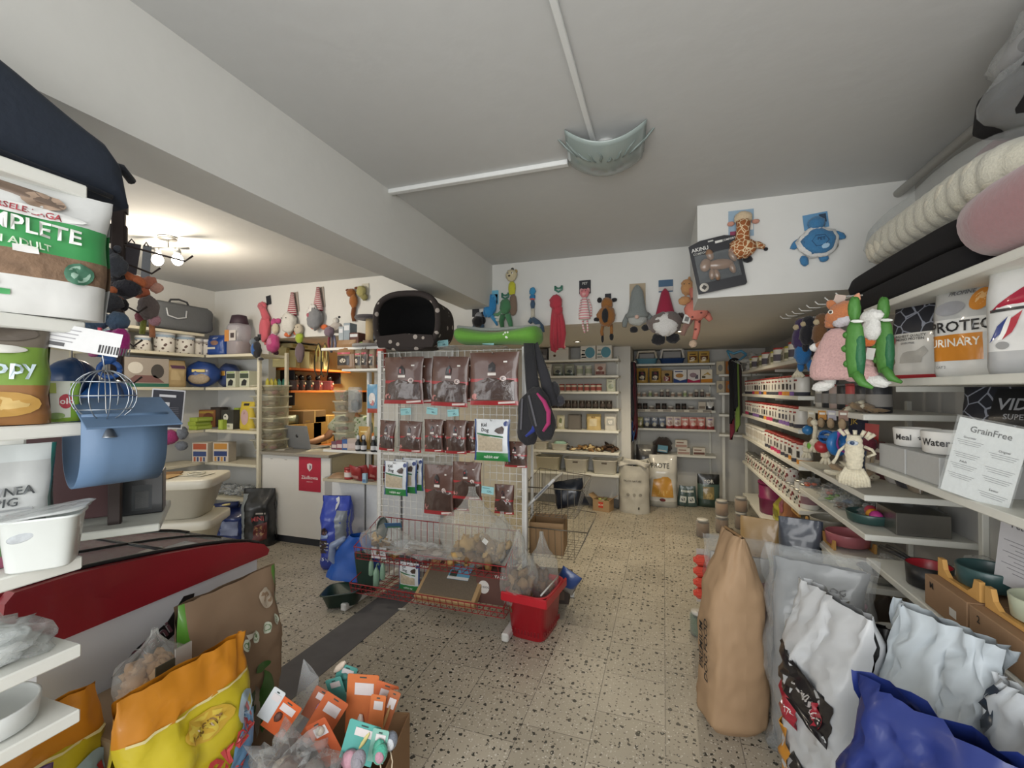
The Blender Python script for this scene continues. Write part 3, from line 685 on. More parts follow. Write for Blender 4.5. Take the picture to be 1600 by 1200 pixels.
# ================= GREY BAG, CARTON, LEASHES AT THE BACK =================
p = at(990, 803, Z=0)
t = thing('cat_litter_sack', 'tall pale grey paper sack, open at the top, standing by the back wall post', 'sack', (p.x, p.y+.12, 0), -.1)
bag_mesh(.37, .58, .24, [(0, 1, '#b9b6ac')], [('t', 'FALCO NATURE', .5, .68, .03, '#5c5a54'), ('e', .35, .4, .05, .03, '#8a877e'), ('e', .55, .4, .05, .03, '#8a877e'), ('e', .75, .4, .05, .03, '#8a877e'), ('e', .7, .12, .03, .03, '#4c4a44')], kind='x', mat=paper, wr=.008).build('sack_body', t)
mb = MB()
def RF(u, v):
    a = 2*PI*u; k = 1+.12*math.sin(a*5+v*4)
    return (math.copysign(abs(math.cos(a))**.6, math.cos(a))*.183*k, math.copysign(abs(math.sin(a))**.6, math.sin(a))*.115*k, .57 + v*.07 + .02*math.sin(a*3))
mb.grid(RF, 30, 4, paper('#c6c3b9')).build('rolled_rim', t, solid=.003)
heap('toy_heap', 'small packaged toys heaped in the open grey paper sack', 'packets', (p.x, p.y+.12, .555), (.1, .06), .06, [plas('#2f3536'), plas('#b9b676'), plas('#55585a')], 12, .03, seed=9, stuffkind=True)
p = at(941, 800, Z=0)
t = thing('cardboard_box', 'small open cardboard box on the floor beside the grey paper sack', 'box', (p.x, p.y+.1, 0), -.25)
CB = paper('#a98c68')
def carton_open(t, w, d, h, mat, flaps=True, th=.005):
    mb = MB()
    mb.box((0, 0, th/2), (w, d, th), mat)
    mb.box((0, -d/2, h/2), (w, th, h), mat, .001).box((0, d/2, h/2), (w, th, h), mat, .001).box((-w/2, 0, h/2), (th, d-th, h), mat, .001).box((w/2, 0, h/2), (th, d-th, h), mat, .001)
    mb.build('box_body', t)
    if flaps:
        for s_ in (-1, 1):
            MB().box((0, 0, .04), (th, d*.96, .08), mat, .001).build('flap', t, (s_*w/2, 0, h), (0, s_*.9, 0))
carton_open(t, .21, .16, .14, CB)
MB().box((0, -.0835, .08), (.06, .001, .07), paper('#c2402c')).text('BOX', 0, .08, .03, paper('#e8d9c8'), -.0845).build('printed_label', t)
heap('treat_sachets', 'yellow green treat sachets filling the small cardboard box', 'sachets', (p.x, p.y+.1, .09), (.06, .04), .05, [foil('#a9b060'), foil('#6f6f4a')], 10, .03, seed=12, stuffkind=True)
# leashes and harnesses on the wall end (dark, red and blue straps)
lc = ['#22222a', '#5a2430', '#2b4a80', '#1b1b1e', '#97283c', '#2a2a30', '#3a3a40', '#6f2030']
ln = ['black nylon lead', 'maroon lead', 'blue lead', 'wide black lead', 'red lead', 'grey black lead', 'braided grey lead', 'dark red lead']
for i, c_ in enumerate(lc):
    x = -.385 + .018*(i % 2); y = 5.93 + i*.045; L = .75 + .35*((i*7) % 5)/5
    r = .014 + .004*(i % 3)
    pts = [(x, y, 1.86)] + [(x + .01*math.sin(k*1.1+i), y + .018*math.cos(k*.7+i), 1.86 - L*k/8) for k in range(1, 9)] + [(x+.02, y+.03, 1.86-L*.85), (x+.012, y+.03, 1.5), (x, y, 1.84)]
    t = thing('dog_lead', f'{ln[i]} hanging with others on the wall end between both back units', 'dog lead', (0, 0, 0), 0, 'leads on the wall end')
    MB().tube(pts, r, cloth(c_), 6, flat=.35).build('strap', t)
    MB().tube([(x, y+.012*math.cos(a), 1.86-L+.015*math.sin(a)) for a in [k*PI/5 for k in range(10)]], .003, steel(), 6, closed=True).build('snap_hook', t)
    MB().tube([(-.399, y, 1.87), (-.35, y, 1.87), (-.345, y, 1.885)], .003, steel(), 6).build('wall_hook', t)
# black dog bag and a second dark one standing behind the sack
make_bag('carry_bag', 'black glossy bag standing behind the pale grey paper sack', 'bag', (-.22, 6.2, 0), .1, .26, .78, .16, [(0, 1, '#222224')], [('t', 'DOG', .6, .45, .05, '#8b8b88'), ('r', .3, .9, .7, .93, '#b8b8b2'), ('r', .6, .08, .95, .2, '#9d8a38')], kind='block')

# ================= RIGHT WALL: FAR SECTION =================
FP = (XR, 5.85); ux = (0, -1, 0)
def PR(y, z): # y: distance behind the shelf edge
    return lambda x: Vector((XR + y, 5.85 - x, z))
red = plas('#8e3030'); wht = plas('#d9d6ce')
def tin(body, lid, band, text=None, r=.05, h=.15, marks=(), cat='tin'):
    return proto_jar(cat, 'food_tin', r, h, plas(body), plas(lid), band, .014, .96, 2.0, text, marks=marks)
tA = tin('#d9d6ce', '#a03a34', (.0, .18, paper('#3a3a44')), marks=((-.5, .3, .3, .6, paper('#4a3a36')), (-.6, .6, .7, .78, paper('#8f3a3a'))))
tB = tin('#d9d6ce', '#96302e', (.0, .2, paper('#7a5a9a')), marks=((-.4, .5, .3, .55, paper('#3b3b48')), (-.5, .5, .68, .75, paper('#5b5b62'))))
tC = tin('#d9d6ce', '#9c3431', (.0, .2, paper('#c98a3a')), marks=((-.2, .6, .3, .6, paper('#2d2a2a')), (-.6, .4, .7, .78, paper('#a04a3c'))))
tD = tin('#d5d2c9', '#8c2a2a', (.0, .2, paper('#b5305a')), marks=((-.5, .4, .32, .58, paper('#4c4444')), (-.5, .5, .7, .78, paper('#a33a4a'))))
kinds = {'A': (tA, .105, 'white tin with charcoal foot'), 'B': (tB, .105, 'white tin with violet foot'), 'C': (tC, .105, 'white tin with orange foot'), 'D': (tD, .105, 'white tin with magenta foot')}
def tins(z, seq, x0, x1, shelf, y=.07):
    fill_row([kinds[c] for c in seq], x0, x1, PR(y, z), R90, lambda a, n: f'{a}, {n} such from the leads, {shelf} long wall shelf', f'tins of the {shelf} long wall shelf', .006)
tins(1.46, 'AAAADCCBAC', .03, 2.28, 'second')
tins(1.23, 'DDAABBBAAC', .03, 2.28, 'third')
tins(.98, 'AADDDAACAC', 1.1, 2.28, 'fourth')
wt = proto_jar('tub', 'supplement_jar', .045, .14, plas('#dad8d2'), plas('#d3d0c8'), (.25, .7, paper('#bfbab0')), .02)
fill_row([(wt, .094, 'all white tub')], .03, 1.08, PR(.07, .98), R90, lambda a, n: f'{a}, {n} from the leads on the fourth long wall shelf', 'white tubs of the long wall', .004)
pt = pattern_mat('patterned_tin', '#c8c5ba', '#3c4038', 38, .38)
pt2 = pattern_mat('patterned_tin_red', '#cfc9c0', '#7d3a3c', 34, .36)
tE = proto_jar('tin', 'food_tin', .05, .11, pt, steel(), None, .01, .98); tF = proto_jar('tin', 'food_tin', .05, .11, pt2, steel(), None, .01, .98)
PAT = [(tE, .104, 'dark patterned tin'), (tF, .104, 'red patterned tin')]
fill_row(PAT, .03, 2.28, PR(.07, .68), R90, lambda a, n: f'{a}, {n} such from the alcove, fifth long wall shelf', 'patterned tins of the fifth long wall shelf', .005)
fill_row([PAT[1], PAT[0]], .9, 2.0, PR(.07, .7905), R90, lambda a, n: f'{a}, {n} such in the upper layer, fifth long wall shelf', 'upper patterned tins of the fifth long wall shelf', .005, jit=.003)
tG = proto_jar('tin', 'food_tin', .06, .17, plas('#d6d4cd'), steel(), (.2, .5, paper('#8a6a70')), .012, .98)
fill_row([(tG, .13, 'large white tin')], 2.02, 2.3, PR(.09, .68), R90, lambda a, n: f'{a}, {n} at the toy end of the fifth long wall shelf', 'large white tins', .01)
# top shelf of the far section: jars and small packs
jY = tin('#d2cfb8', '#b0a83a', (.2, .6, paper('#6b6a50')), r=.05, h=.12)
jW = tin('#d3d0c6', '#9c3431', (.2, .6, paper('#55505a')), r=.05, h=.14)
pk = proto_bag('treat_pouch', 'pouch', .11, .13, .04, [(0, 1, '#bfb9a6')], [('r', .15, .2, .85, .55, '#6d6a60'), ('e', .5, .7, .3, .12, '#8f8a6a')])
fill_row([(pk, .115, 'mottled grey pouch'), (pk, .115, 'mottled grey pouch'), (jY, .105, 'tub with yellow green lid'), (jW, .105, 'tub with red lid')], .1, 2.28, PR(.07, 1.72), R90, lambda a, n: f'{a}, {n} of its kind on the top long wall shelf', 'goods of the top long wall shelf', .008)
fill_row([(jW, .105, 'tub with red lid')], 1.6, 2.28, PR(.18, 1.8605) if False else PR(.2, 1.72), R90, lambda a, n: f'rear {a}, {n} behind the front row of the top long wall shelf', 'rear tubs of the top long wall shelf', .006)
# the lowest shelf: purple tub, sacks
def roundtub(name, label, cat, loc, r, h, mat, lidm=None, group=None, tall=1.0):
    t = thing(name, label, cat, loc, 0, group)
    MB().lathe([(r*.9, 0), (r*.96, .006), (r, h*.45), (r*1.03, h*.46), (r*1.03, h*.52), (r, h*.53), (r*1.02, h*.96)], mat, 28).build('tub_body', t)
    MB().lathe([(r*1.06, h*.93), (r*1.06, h), (r*.96, h+.008), (r*.3, h+.01)], lidm or mat, 28).build('lid', t)
    return t
p = Vector((XR+.17, 5.0, 0))
roundtub('storage_tub', 'magenta plastic storage tub on the low long wall shelf by the alcove', 'storage tub', (p.x+.0, p.y, .302), .15, .30, plas('#7a1f4f'))
make_bag('food_bag', 'yellow green sack beside the magenta tub on the low shelf', 'bag', (XR+.15, 4.62, .302), R90, .26, .22, .14, [(0, 1, '#a3a032')], [('r', .2, .3, .8, .6, '#7f7c2a')], kind='block')
make_bag('food_bag', 'tan pink sack standing beside the yellow green one', 'bag', (XR+.12, 4.3, .302), R90, .2, .34, .12, [(0, 1, '#a3704f')], [('e', .5, .65, .3, .15, '#9b4f63'), ('e', .5, .3, .3, .12, '#b8946a')], kind='block')
# stack of clear jars and a light sack on the floor in front of the wall shelves
def cjar(name, label, cat, loc, r, h, liq, lid, group=None):
    t = thing(name, label, cat, loc, 0, group)
    MB().lathe([(r*.9, 0), (r, .008), (r, h*.86), (r*.8, h*.93)], clear('#dfe5e6', .12), 20).build('jar_body', t)
    MB().lathe([(r*.86, .006), (r*.93, .012), (r*.95, h*.8), (r*.5, h*.72)], liq, 16).build('jar_content', t)
    MB().lathe([(r*.84, h*.9), (r*.86, h), (r*.3, h+.002)], lid, 20).build('lid', t)
    return t
k = 0
for (px, py, zz, lb) in ((1098, 868, 0, 'clear jar of dark chews on the floor, under the coral toys'), (1128, 862, 0, 'clear jar of brown chews on the floor beside another jar'), (1158, 856, 0, 'clear jar of brown chews on the floor beside the shelves')):
    p = at(px, py-30, Z=0.0)
    cjar('treat_jar', lb, 'jar', (p.x, p.y, 0), .065, .18, paper('#6d5138'), plas('#cfcdc6'), 'floor jars by the long wall shelves')
    if k:
        cjar('treat_jar', lb.replace('on the floor', 'stacked on the floor jar'), 'jar', (p.x, p.y, .184), .065, .16, paper('#8a6a4c'), plas('#b5b3ac'), 'floor jars by the long wall shelves')
    k += 1
# ================= SOFT TOYS =================
BLK = fur('#1c1c20')
def toy(name, label, loc, S, parts, rot=0, cat='soft toy', group=None, depth=1.0, back=True):
    """parts in units of S: x to the side, z downwards from the hook; every named part is one mesh"""
    t = thing(name, label, cat, loc, rot, group); seen = {}
    for pn, prims in parts:
        mb = MB()
        for pr in prims:
            k = pr[0]
            if k == 'e':
                _, x, z, rx, rz, mat = pr[:6]; th = pr[6] if len(pr) > 6 else min(rx, rz)*.75
                a = pr[7] if len(pr) > 7 else 0; yo = pr[8] if len(pr) > 8 else 0
                mb.ell((x*S, (-th*1.0*depth - yo)*S if back else -yo*S, -z*S), (rx*S, th*S, rz*S), mat, (0, a, 0), 22, 15, .17 if rx > 4 else .08, int(abs(x*3+z)))
            elif k == 't':
                _, pts, r, mat = pr[:4]; yo = pr[4] if len(pr) > 4 else 0
                rs = r if hasattr(r, '__len__') else [r]*len(pts)
                mb.tube([(x*S, (-max(rs)-yo)*S, -z*S) for x, z in pts], [q*S for q in rs], mat, 10)
            elif k == 'c':
                _, x, z, wd, hh, mat = pr[:6]; a = pr[6] if len(pr) > 6 else 0; yo = pr[7] if len(pr) > 7 else .3
                T = Matrix.Translation(Vector((x*S, -yo*S, -z*S))) @ Matrix.Rotation(a, 4, 'Y')
                mb.box((0, 0, 0), (wd*S, .0012, hh*S), mat, 0, T)
            elif k == 'x':
                _, s_, x, z, sz, mat = pr[:6]; yo = pr[6] if len(pr) > 6 else .6
                mb.text(s_, x*S, -z*S, sz*S, mat, -yo*S, pr[7] if len(pr) > 7 else 0)
            elif k == 'l':   # lathe profile in (r, z)
                _, x, prof, mat = pr[:4]; fy = pr[4] if len(pr) > 4 else .6
                mx = max(r for r, z in prof)
                mb.lathe([(r*S, -z*S) for r, z in prof], mat, 18, (x*S, -mx*fy*S, 0), sy=fy)
        mb.build(pn, t)
    return t
def eyes(x, z, d, r=1.0, yo=6, white=True):
    out = []
    for s_ in (-1, 1):
        if white: out.append(('e', x+s_*d, z, r*1.5, r*1.5, plas('#e8e6e0'), r*.6, 0, yo))
        out.append(('e', x+s_*d, z, r*.8, r*.8, plas('#17171a'), r*.8, 0, yo+.8))
    return ('eye', out)
HY = 3.755
def hp(px, py, Y=HY): return at(px, py, Y=Y)
S = .0057
GRP = 'toys hanging along the white strip above the passage'
CARD = paper('#25262c')
toy('plush_toy', 'small black and grey plush dog with blue feet sitting behind the green pillow', hp(747, 484), S, [
    ('hang_card', [('c', -4, 4, 12, 14, CARD)]), ('body', [('e', 2, 20, 9, 9, BLK), ('e', 10, 18, 4, 6, BLK)]), ('head', [('e', 3, 11, 6, 6, fur('#8d8f93')), ('e', 8, 8, 3, 4, BLK, 2), ('e', -3, 8, 3, 4, BLK, 2)]), ('foot', [('e', -3, 27, 5, 4, fur('#40586e')), ('e', 7, 27, 5, 4, fur('#40586e'))])])
toy('plush_toy', 'blue plush parrot hanging on a blue card beside the beam', hp(770, 455), S*1.02, [
    ('hang_card', [('c', 2, 10, 15, 22, paper('#6fb4cf')), ('c', 5, 12, 6, 14, paper('#2e4a5a'))]),
    ('body', [('e', -2, 24, 10, 17, fur('#2f83bd'), 6, .15), ('e', 2, 14, 6, 8, fur('#4a9fd0'))]), ('wing', [('e', -7, 28, 6, 13, fur('#226fa8'), 3, .2, 3)]), ('tail', [('t', [(0, 38), (5, 46), (9, 54)], [4, 3, 1.5], fur('#3b8cc0')), ('t', [(4, 38), (10, 45), (13, 51)], [2.5, 2, 1], fur('#d9dcd8'))])])
hookcard = lambda z=0: ('hanger', [('t', [(-5, z), (-5, z+6), (0, z+9), (5, z+6), (5, z)], 1.6, plas('#3f7a66')), ('t', [(-5, z+2), (0, z+4), (5, z+2)], 1.3, plas('#3f7a66'))])
toy('plush_toy', 'green plush octopus with pale striped arms hanging behind the blue parrot', hp(790, 458), S*1.02, [
    hookcard(), ('head', [('e', 2, 22, 9, 12, fur('#4a8058'))]), ('arm', [('t', [(-2, 28), (-10, 33), (-19, 33)], [4, 3, 2], fur('#5b8f6b')), ('t', [(-3, 32), (-9, 38), (-17, 37)], [2, 2, 1.4], fur('#cfd6cf'), 3), ('t', [(-2, 34), (-5, 44), (-3, 56)], [5, 4, 3], fur('#3f7450')), ('t', [(5, 34), (9, 46), (11, 56)], [5, 4, 3], fur('#4c8860')), ('t', [(-6, 42), (-12, 42), (-17, 40)], [2.4, 2, 1.4], fur('#cfd6cf'), 2)])])
toy('plush_toy', 'cream owl faced cat plush with lime body and long brown tail, hung highest', hp(801, 412), S, [
    ('hang_card', [('c', 0, 6, 8, 12, paper('#d9d8d2')), ('e', 0, 9, 2.5, 2.5, paper('#4c4a46'), .5, 0, .8)]), ('head', [('e', 0, 20, 9, 9, fur('#cbbf9d')), ('e', -6, 13, 2.5, 3, fur('#b49a68'), 2), ('e', 6, 13, 2.5, 3, fur('#b49a68'), 2)]), eyes(0, 18, 3.2, 1.1, 12),
    ('muzzle', [('e', -1, 22, 2, 1.4, plas('#3a2a24'), 1.2, 0, 12)]), ('body', [('l', 0, [(2, 28), (5.5, 33), (6, 40), (5, 48), (2, 50)], fur('#c3c23a'))]), ('tail', [('l', 2, [(2, 48), (5, 53), (6.5, 64), (6.5, 74), (4, 80), (1, 82)], fur('#7e6b5c'))])])
toy('rope_toy', 'blue and cream knotted toy with flared fin end beside the red octopus', hp(833, 451), S, [
    ('knot', [('e', 0, 5, 5, 6, fur('#3b8fbd')), ('e', 0, 14, 4.5, 5, fur('#2f7aab'))]), ('collar', [('e', 0, 17, 4, 1.6, fur('#d0605c'), 4)]), ('handle', [('l', 0, [(2.5, 18), (4, 24), (2.6, 31)], fur('#3f566e')), ('l', 0, [(3, 31), (3, 48)], fur('#c4bfae'))]), ('fin', [('t', [(0, 47), (-5, 53)], [4, 3], fur('#3f586e')), ('t', [(0, 47), (8, 53), (15, 60), (18, 68)], [4, 4.5, 3.5, 1.5], fur('#3f586e'))])])
rk = M('#b23846', .9, 0, .25, .9, 220, .2)
toy('plush_toy', 'long red knitted octopus hanging from a green bone shaped hanger', hp(873, 447), S, [
    hookcard(0), ('head', [('e', -3, 26, 9.5, 12, rk), ('e', -1, 38, 8, 8, rk)]), ('arm', [('t', [(-6, 36), (-8, 55), (-9, 80), (-8, 96), (-3, 98)], [4, 4, 4.2, 3.6, 3], rk), ('t', [(-2, 40), (-3, 60), (-4, 84), (-2, 97)], [4, 4, 4, 3], rk, 2), ('t', [(2, 38), (6, 55), (8, 72), (6, 92), (10, 93)], [4, 4, 4.2, 3.6, 3], rk), ('t', [(0, 42), (2, 60), (3, 80), (2, 94)], [3, 3, 3, 2.5], rk, 3)])])
ps = pattern_mat('pink_stripes', '#cf8a90', '#d9d2cc', 14, .5, 'Z')
toy('plush_toy', 'pink and white striped pig doll with thin legs on a black card', hp(914, 438), S, [
    ('hang_card', [('c', 0, 10, 17, 20, CARD), ('x', 'PET', 0, 5, 5, paper('#b9b9b4'), 1)]), ('head', [('e', 0, 20, 7, 6.5, fur('#cc7c80')), ('e', -5, 16, 2.6, 4, fur('#d59a9a'), 2), ('e', 5, 16, 2.6, 4, fur('#d59a9a'), 2), ('e', 0, 22, 3, 2.4, fur('#dba8a4'), 3, 0, 5)]), eyes(0, 18, 2.6, .8, 10, False),
    ('body', [('l', 0, [(3, 26), (4.5, 34), (6, 44), (8, 52), (8.5, 58), (3, 59)], ps)]), ('arm', [('t', [(-5, 29), (-7, 40), (-8, 52)], 1.4, ps)]), ('arm', [('t', [(5, 29), (9, 40), (9, 54)], 1.4, ps)]), ('leg', [('t', [(-3, 58), (-3, 68), (0, 78)], 1.4, ps)]), ('leg', [('t', [(3, 58), (4, 68), (4, 76)], 1.4, ps)])])
bf = fur('#8f5f2e')
toy('plush_toy', 'brown plush boar with black belly patch and dangling legs', hp(949, 460), S, [
    ('hang_card', [('c', 1, 4, 9, 10, CARD)]), ('head', [('e', 0, 15, 8, 9, bf), ('e', -2, 8, 4, 3, BLK, 3)]), ('ear', [('e', -11, 8, 3.5, 4, BLK, 2)]), ('ear', [('e', 10, 9, 4, 3, BLK, 2)]), ('body', [('e', 0, 33, 12, 15, bf)]), ('belly', [('e', -1, 34, 4.5, 10, BLK, 2, 0, 18)]),
    ('arm', [('t', [(-9, 24), (-13, 30), (-12, 34)], 2.8, bf), ('e', -15, 36, 4.5, 3, BLK)]), ('leg', [('t', [(-6, 44), (-8, 54), (-7, 60)], 2.4, bf), ('e', -7, 64, 2, 6, BLK)]), ('leg', [('t', [(6, 44), (6, 54), (6, 58)], 2.4, bf), ('e', 6, 62, 3, 5.5, BLK)])])
gk = M('#7a807e', .95, 0, .3, .9, 200, .2); gk2 = fur('#a3a5a1')
toy('plush_gnome', 'grey knitted hat gnome on a kraft card', hp(996, 443), S, [
    ('hang_card', [('c', 0, 16, 22, 32, paper('#a99a82'))]), ('hat', [('l', 0, [(1, 4), (4, 7), (8, 14), (10, 28), (12, 40), (16, 47), (14, 50)], gk)]), ('ornament', [('t', [(5*math.cos(a), 27+5*math.sin(a)) for a in [k*PI/8 for k in range(17)]], .9, fur('#c4c6c2'), 11)]), ('beard', [('e', 0, 52, 13, 9, gk2)]), ('nose', [('e', 0, 50, 3, 3, fur('#c9a99a'), 3, 0, 14)]),
    ('arm', [('t', [(-13, 44), (-17, 54), (-18, 62)], [3, 4, 3], gk)]), ('arm', [('t', [(13, 44), (18, 52)], [3, 4], gk), ('e', 18, 57, 4, 4, fur('#c9bcae'))]), ('boot', [('e', -5, 66, 5.5, 4.5, BLK)]), ('boot', [('e', 11, 64, 5.5, 4.5, BLK)])])
toy('plush_gnome', 'gnome with tall crimson hat and fluffy white beard on a photo card', hp(1039, 438), S, [
    ('hang_card', [('c', 1, 8, 19, 17, paper('#44617c')), ('c', 1, 12, 19, 6, paper('#b9b4b0'), 0, .8)]), ('hat', [('l', 0, [(1, 13), (5, 18), (9, 34), (13, 50), (12, 52)], M('#8e1f3a', .9, 0, .2, .7, 180, .2))]), ('body', [('e', 0, 62, 22, 16, fur('#6c625e'), 12)]), ('beard', [('e', 0, 64, 16, 15, M('#cfcecb', .98, 0, .2, 1.0, 120, .4), 8, 0, 9)]), ('arm', [('e', 20, 55, 6, 8, fur('#4a3f3c'))]), ('arm', [('e', -20, 60, 5, 9, fur('#7d7470'))]), ('boot', [('e', -9, 83, 9, 8, BLK)]), ('boot', [('e', 10, 82, 9, 7, BLK)])])
gp = pattern_mat('giraffe_pink', '#c97a6b', '#6d3d3a', 26, .28); tn = fur('#b98a5c')
toy('plush_giraffe', 'pink spotted giraffe plush with tan head and hooves at the wall corner', hp(1077, 436, 3.5), S*.95, [
    ('head', [('e', -3, 12, 8, 11, tn), ('e', 0, 1, 2, 4, tn), ('e', -8, 6, 2.5, 3, tn)]), ('muzzle', [('e', -6, 30, 8, 6, tn)]), eyes(-4, 9, 3, .9, 11, False), ('neck', [('t', [(4, 14), (8, 28), (8, 40)], [6, 7, 8], gp)]), ('body', [('e', 8, 44, 14, 14, gp)]), ('leg', [('t', [(16, 44), (22, 52), (26, 58)], [5, 4.5, 3], gp)]), ('leg', [('t', [(10, 54), (9, 70), (6, 82)], [4, 4, 3], gp), ('e', 4, 88, 5, 5, fur('#c4ab92'))]), ('leg', [('t', [(2, 54), (-6, 66), (-9, 76)], [4, 4, 3], fur('#8a6a5e'))]), ('swing_tag', [('c', -4, 56, 9, 11, paper('#c9c9c4'), .3, 14), ('c', -4, 56, 5, 6, paper('#6a6a68'), .3, 14.4)])])
# black blister pack with a gold-brown dog toy, and giraffe and turtle on the box front
p = at(1112, 372, Y=2.9); t = thing('dog_toy_pack', 'black blister card with brown moulded dog toy at the corner of the boxed ceiling', 'toy pack', p, (0, math.radians(-11), .12))
W_, H_ = .275, .315
MB().prism([(-W_/2, -H_), (W_/2-.01, -H_), (W_/2, -H_+.01), (W_/2, -.02), (W_/4, 0), (-W_/4, 0), (-W_/2, -.02)], 0, .003, M('#2b2c30', .5, 0, .05)).text('AKINU', -W_*.28, -.05, .032, paper('#d8d8d4'), -.0008).text('COMFORT', -W_*.28, -.075, .018, paper('#b8b8b2'), -.0008).text('COMFORT', W_*.33, -.03, .016, paper('#d8d8d4'), -.0008).box((W_*.12, -.001, -.03), (.04, .001, .014), paper('#d8d8d2')).box((-.01, -.001, -.016), (.03, .001, .008), paper('#c3c3bd')).build('card', t)
dm = M('#8a6a52', .28, 0, .1, 0, 20, 0, .6)
mb = MB()
mb.ell((.01, -.02, -.17), (.075, .02, .032), dm, (0, .15, 0)).ell((-.07, -.02, -.155), (.032, .02, .04), dm, (0, .5, 0)).ell((-.035, -.018, -.10), (.022, .018, .035), dm, (0, -.15, 0))
for x, z, a in ((-.045, -.215, .2), (-.02, -.225, -.1), (.07, -.205, -.2), (.085, -.14, -.35)): mb.ell((x, -.018, z), (.018, .018, .035), dm, (0, a, 0))
mb.build('dog_toy', t)
def BLF(u, v):
    e = min(u, 1-u, v, 1-v)*2
    return ((u-.5)*.235, -.002 - .04*min(1, e*4)**.5, -.085 - v*.17)
MB().grid(BLF, 14, 12, clear('#d5dde0', .1)).build('blister', t)
MB().lathe([(.026, -.001), (.026, .001)], paper('#cfcac0'), 22, (0, 0, 0), T=Matrix.Translation((-W_*.36, -.003, -.28)) @ Matrix.Rotation(PI/2, 4, 'X')).lathe([(.016, -.002), (.016, .002)], paper('#4c4a48'), 4, (0, 0, 0), T=Matrix.Translation((-W_*.36, -.003, -.28)) @ Matrix.Rotation(PI/2, 4, 'X')).build('round_label', t)
S2 = .0043
gg = pattern_mat('giraffe_spots', '#9a5a30', '#d9c4a0', 34, .06, 'edge')
toy('plush_giraffe', 'brown patched giraffe plush on a photo card hung on the box front', at(1160, 328, Y=2.948), S2*.93, [
    ('hang_card', [('c', -2, 20, 34, 40, paper('#8fa6b8')), ('c', -10, 38, 14, 14, paper('#8a3d58'), 0, .8), ('c', 6, 26, 16, 10, paper('#d8d4cc'), 0, .8)]), ('head', [('e', 0, 15, 12, 10, fur('#c9b596'))]), ('ear', [('e', -16, 20, 5, 3.5, fur('#c08a78'))]), ('ear', [('e', 17, 20, 5, 3.5, fur('#c08a78'))]), ('neck', [('t', [(0, 20), (-1, 34), (-2, 48)], [10, 9, 10], gg)]), ('body', [('e', -2, 60, 18, 15, gg)]), ('arm', [('t', [(10, 54), (20, 56), (28, 60)], [5, 5, 3], gg), ('e', 30, 62, 3, 2.6, BLK)]), ('arm', [('t', [(-12, 54), (-18, 60)], [5, 4], gg)]), ('hoof', [('e', -12, 74, 6, 4.5, BLK)]), ('hoof', [('e', 6, 75, 6.5, 5, BLK)])])
tb = M('#3f77a3', .95, 0, .2, .7, 120, .2)
toy('plush_turtle', 'blue plush turtle with white rimmed shell on the box front', at(1270, 333, Y=2.948), .0034, [
    ('hang_card', [('c', 4, 14, 36, 26, paper('#5f8fb5'), -.1), ('c', 14, 10, 10, 14, paper('#2f4358'), -.1, .8)]), ('head', [('e', 3, 20, 12, 11, tb)]), ('shell_rim', [('e', 5, 52, 30, 25, fur('#d5d5d2'), 8)]), ('shell', [('e', 5, 52, 24, 20, tb, 8, 0, 5)]),
    ('shell_seam', [('t', [(5+12*math.cos(a), 52+10*math.sin(a)) for a in [k*PI/3 for k in range(7)]], .7, fur('#26557f'), 19.5)] + [('t', [(5+12*math.cos(a), 52+10*math.sin(a)), (5+22*math.cos(a), 52+18*math.sin(a))], .7, fur('#26557f'), 15) for a in [k*PI/3 for k in range(6)]]),
    ('flipper', [('e', -24, 50, 12, 6, tb, 4, -.7)]), ('flipper', [('e', 34, 42, 12, 6, tb, 4, .5)]), ('flipper', [('e', -14, 80, 6, 9, tb, 4, -.3)]), ('flipper', [('e', 14, 78, 7, 6, tb, 4)]), ('print', [('x', 'PET', 6, 50, 7, paper('#1d3a5c'), 21.5), ('e', 12, 62, 6, 4, paper('#9fc0d8'), .6, -.4, 20)])])
# --- side room strip, left of the beam
S3 = .0071
pk_ = fur('#c9606c'); LY = 3.755
toy('plush_flamingo', 'coral pink long necked flamingo plush with folded wings', hp(420, 462), S3, [
    ('hang_card', [('c', 0, 7, 9, 14, CARD, -.15)]), ('head', [('e', -8, 16, 8, 6, pk_)]), ('neck', [('t', [(-8, 16), (-3, 26), (3, 38)], [5, 5, 6], pk_)]), ('body', [('e', -1, 50, 8.5, 22, pk_, 6, .05)]), ('leg', [('t', [(-4, 66), (-3, 74), (6, 73)], 2.4, pk_)])])
for (px, py, lb, hatr, bodyc, tilt) in ((459, 458, 'white goose plush in a striped hat on the side room strip', '#8f2b3e', '#d0cec8', .12), (499, 450, 'grey penguin plush in a striped hat with pale face', '#8f2b3e', '#7d7f84', .28)):
    st = pattern_mat('red_stripes', hatr, '#d3d0cb', 15, .42, 'Z')
    pr = [('hang_card', [('c', 3, 14, 13, 30, paper('#9c938a'), -.12)]), ('hat', [('l', 2, [(2.5, 0), (4.5, 12), (7, 24), (8.5, 34)], st)]), ('body', [('e', 0, 46, 12, 16, fur(bodyc))])]
    if bodyc == '#d0cec8': pr += [('beak', [('e', -12, 36, 5, 2.6, fur('#c9693a'))]), eyes(0, 40, 4, .9, 17, False), ('foot', [('e', 8, 60, 6, 3.4, fur('#d06a3c'))]), ('foot', [('e', -8, 62, 6, 4, fur('#d06a3c'))])]
    else: pr += [('face', [('e', -2, 40, 9, 14, fur('#d5d4d2'), 4, 0, 8)]), ('mouth', [('e', -5, 42, 2.6, 3, fur('#a8606c'), 1.5, 0, 15)]), eyes(-1, 32, 4.5, 1.2, 12, False), ('foot', [('e', -7, 57, 6, 3.8, fur('#d06a3c'))]), ('foot', [('e', 11, 58, 6, 3.8, fur('#d06a3c'))])]
    toy('plush_bird', lb, hp(px, py), S3, pr)
mg = fur('#b8487e')
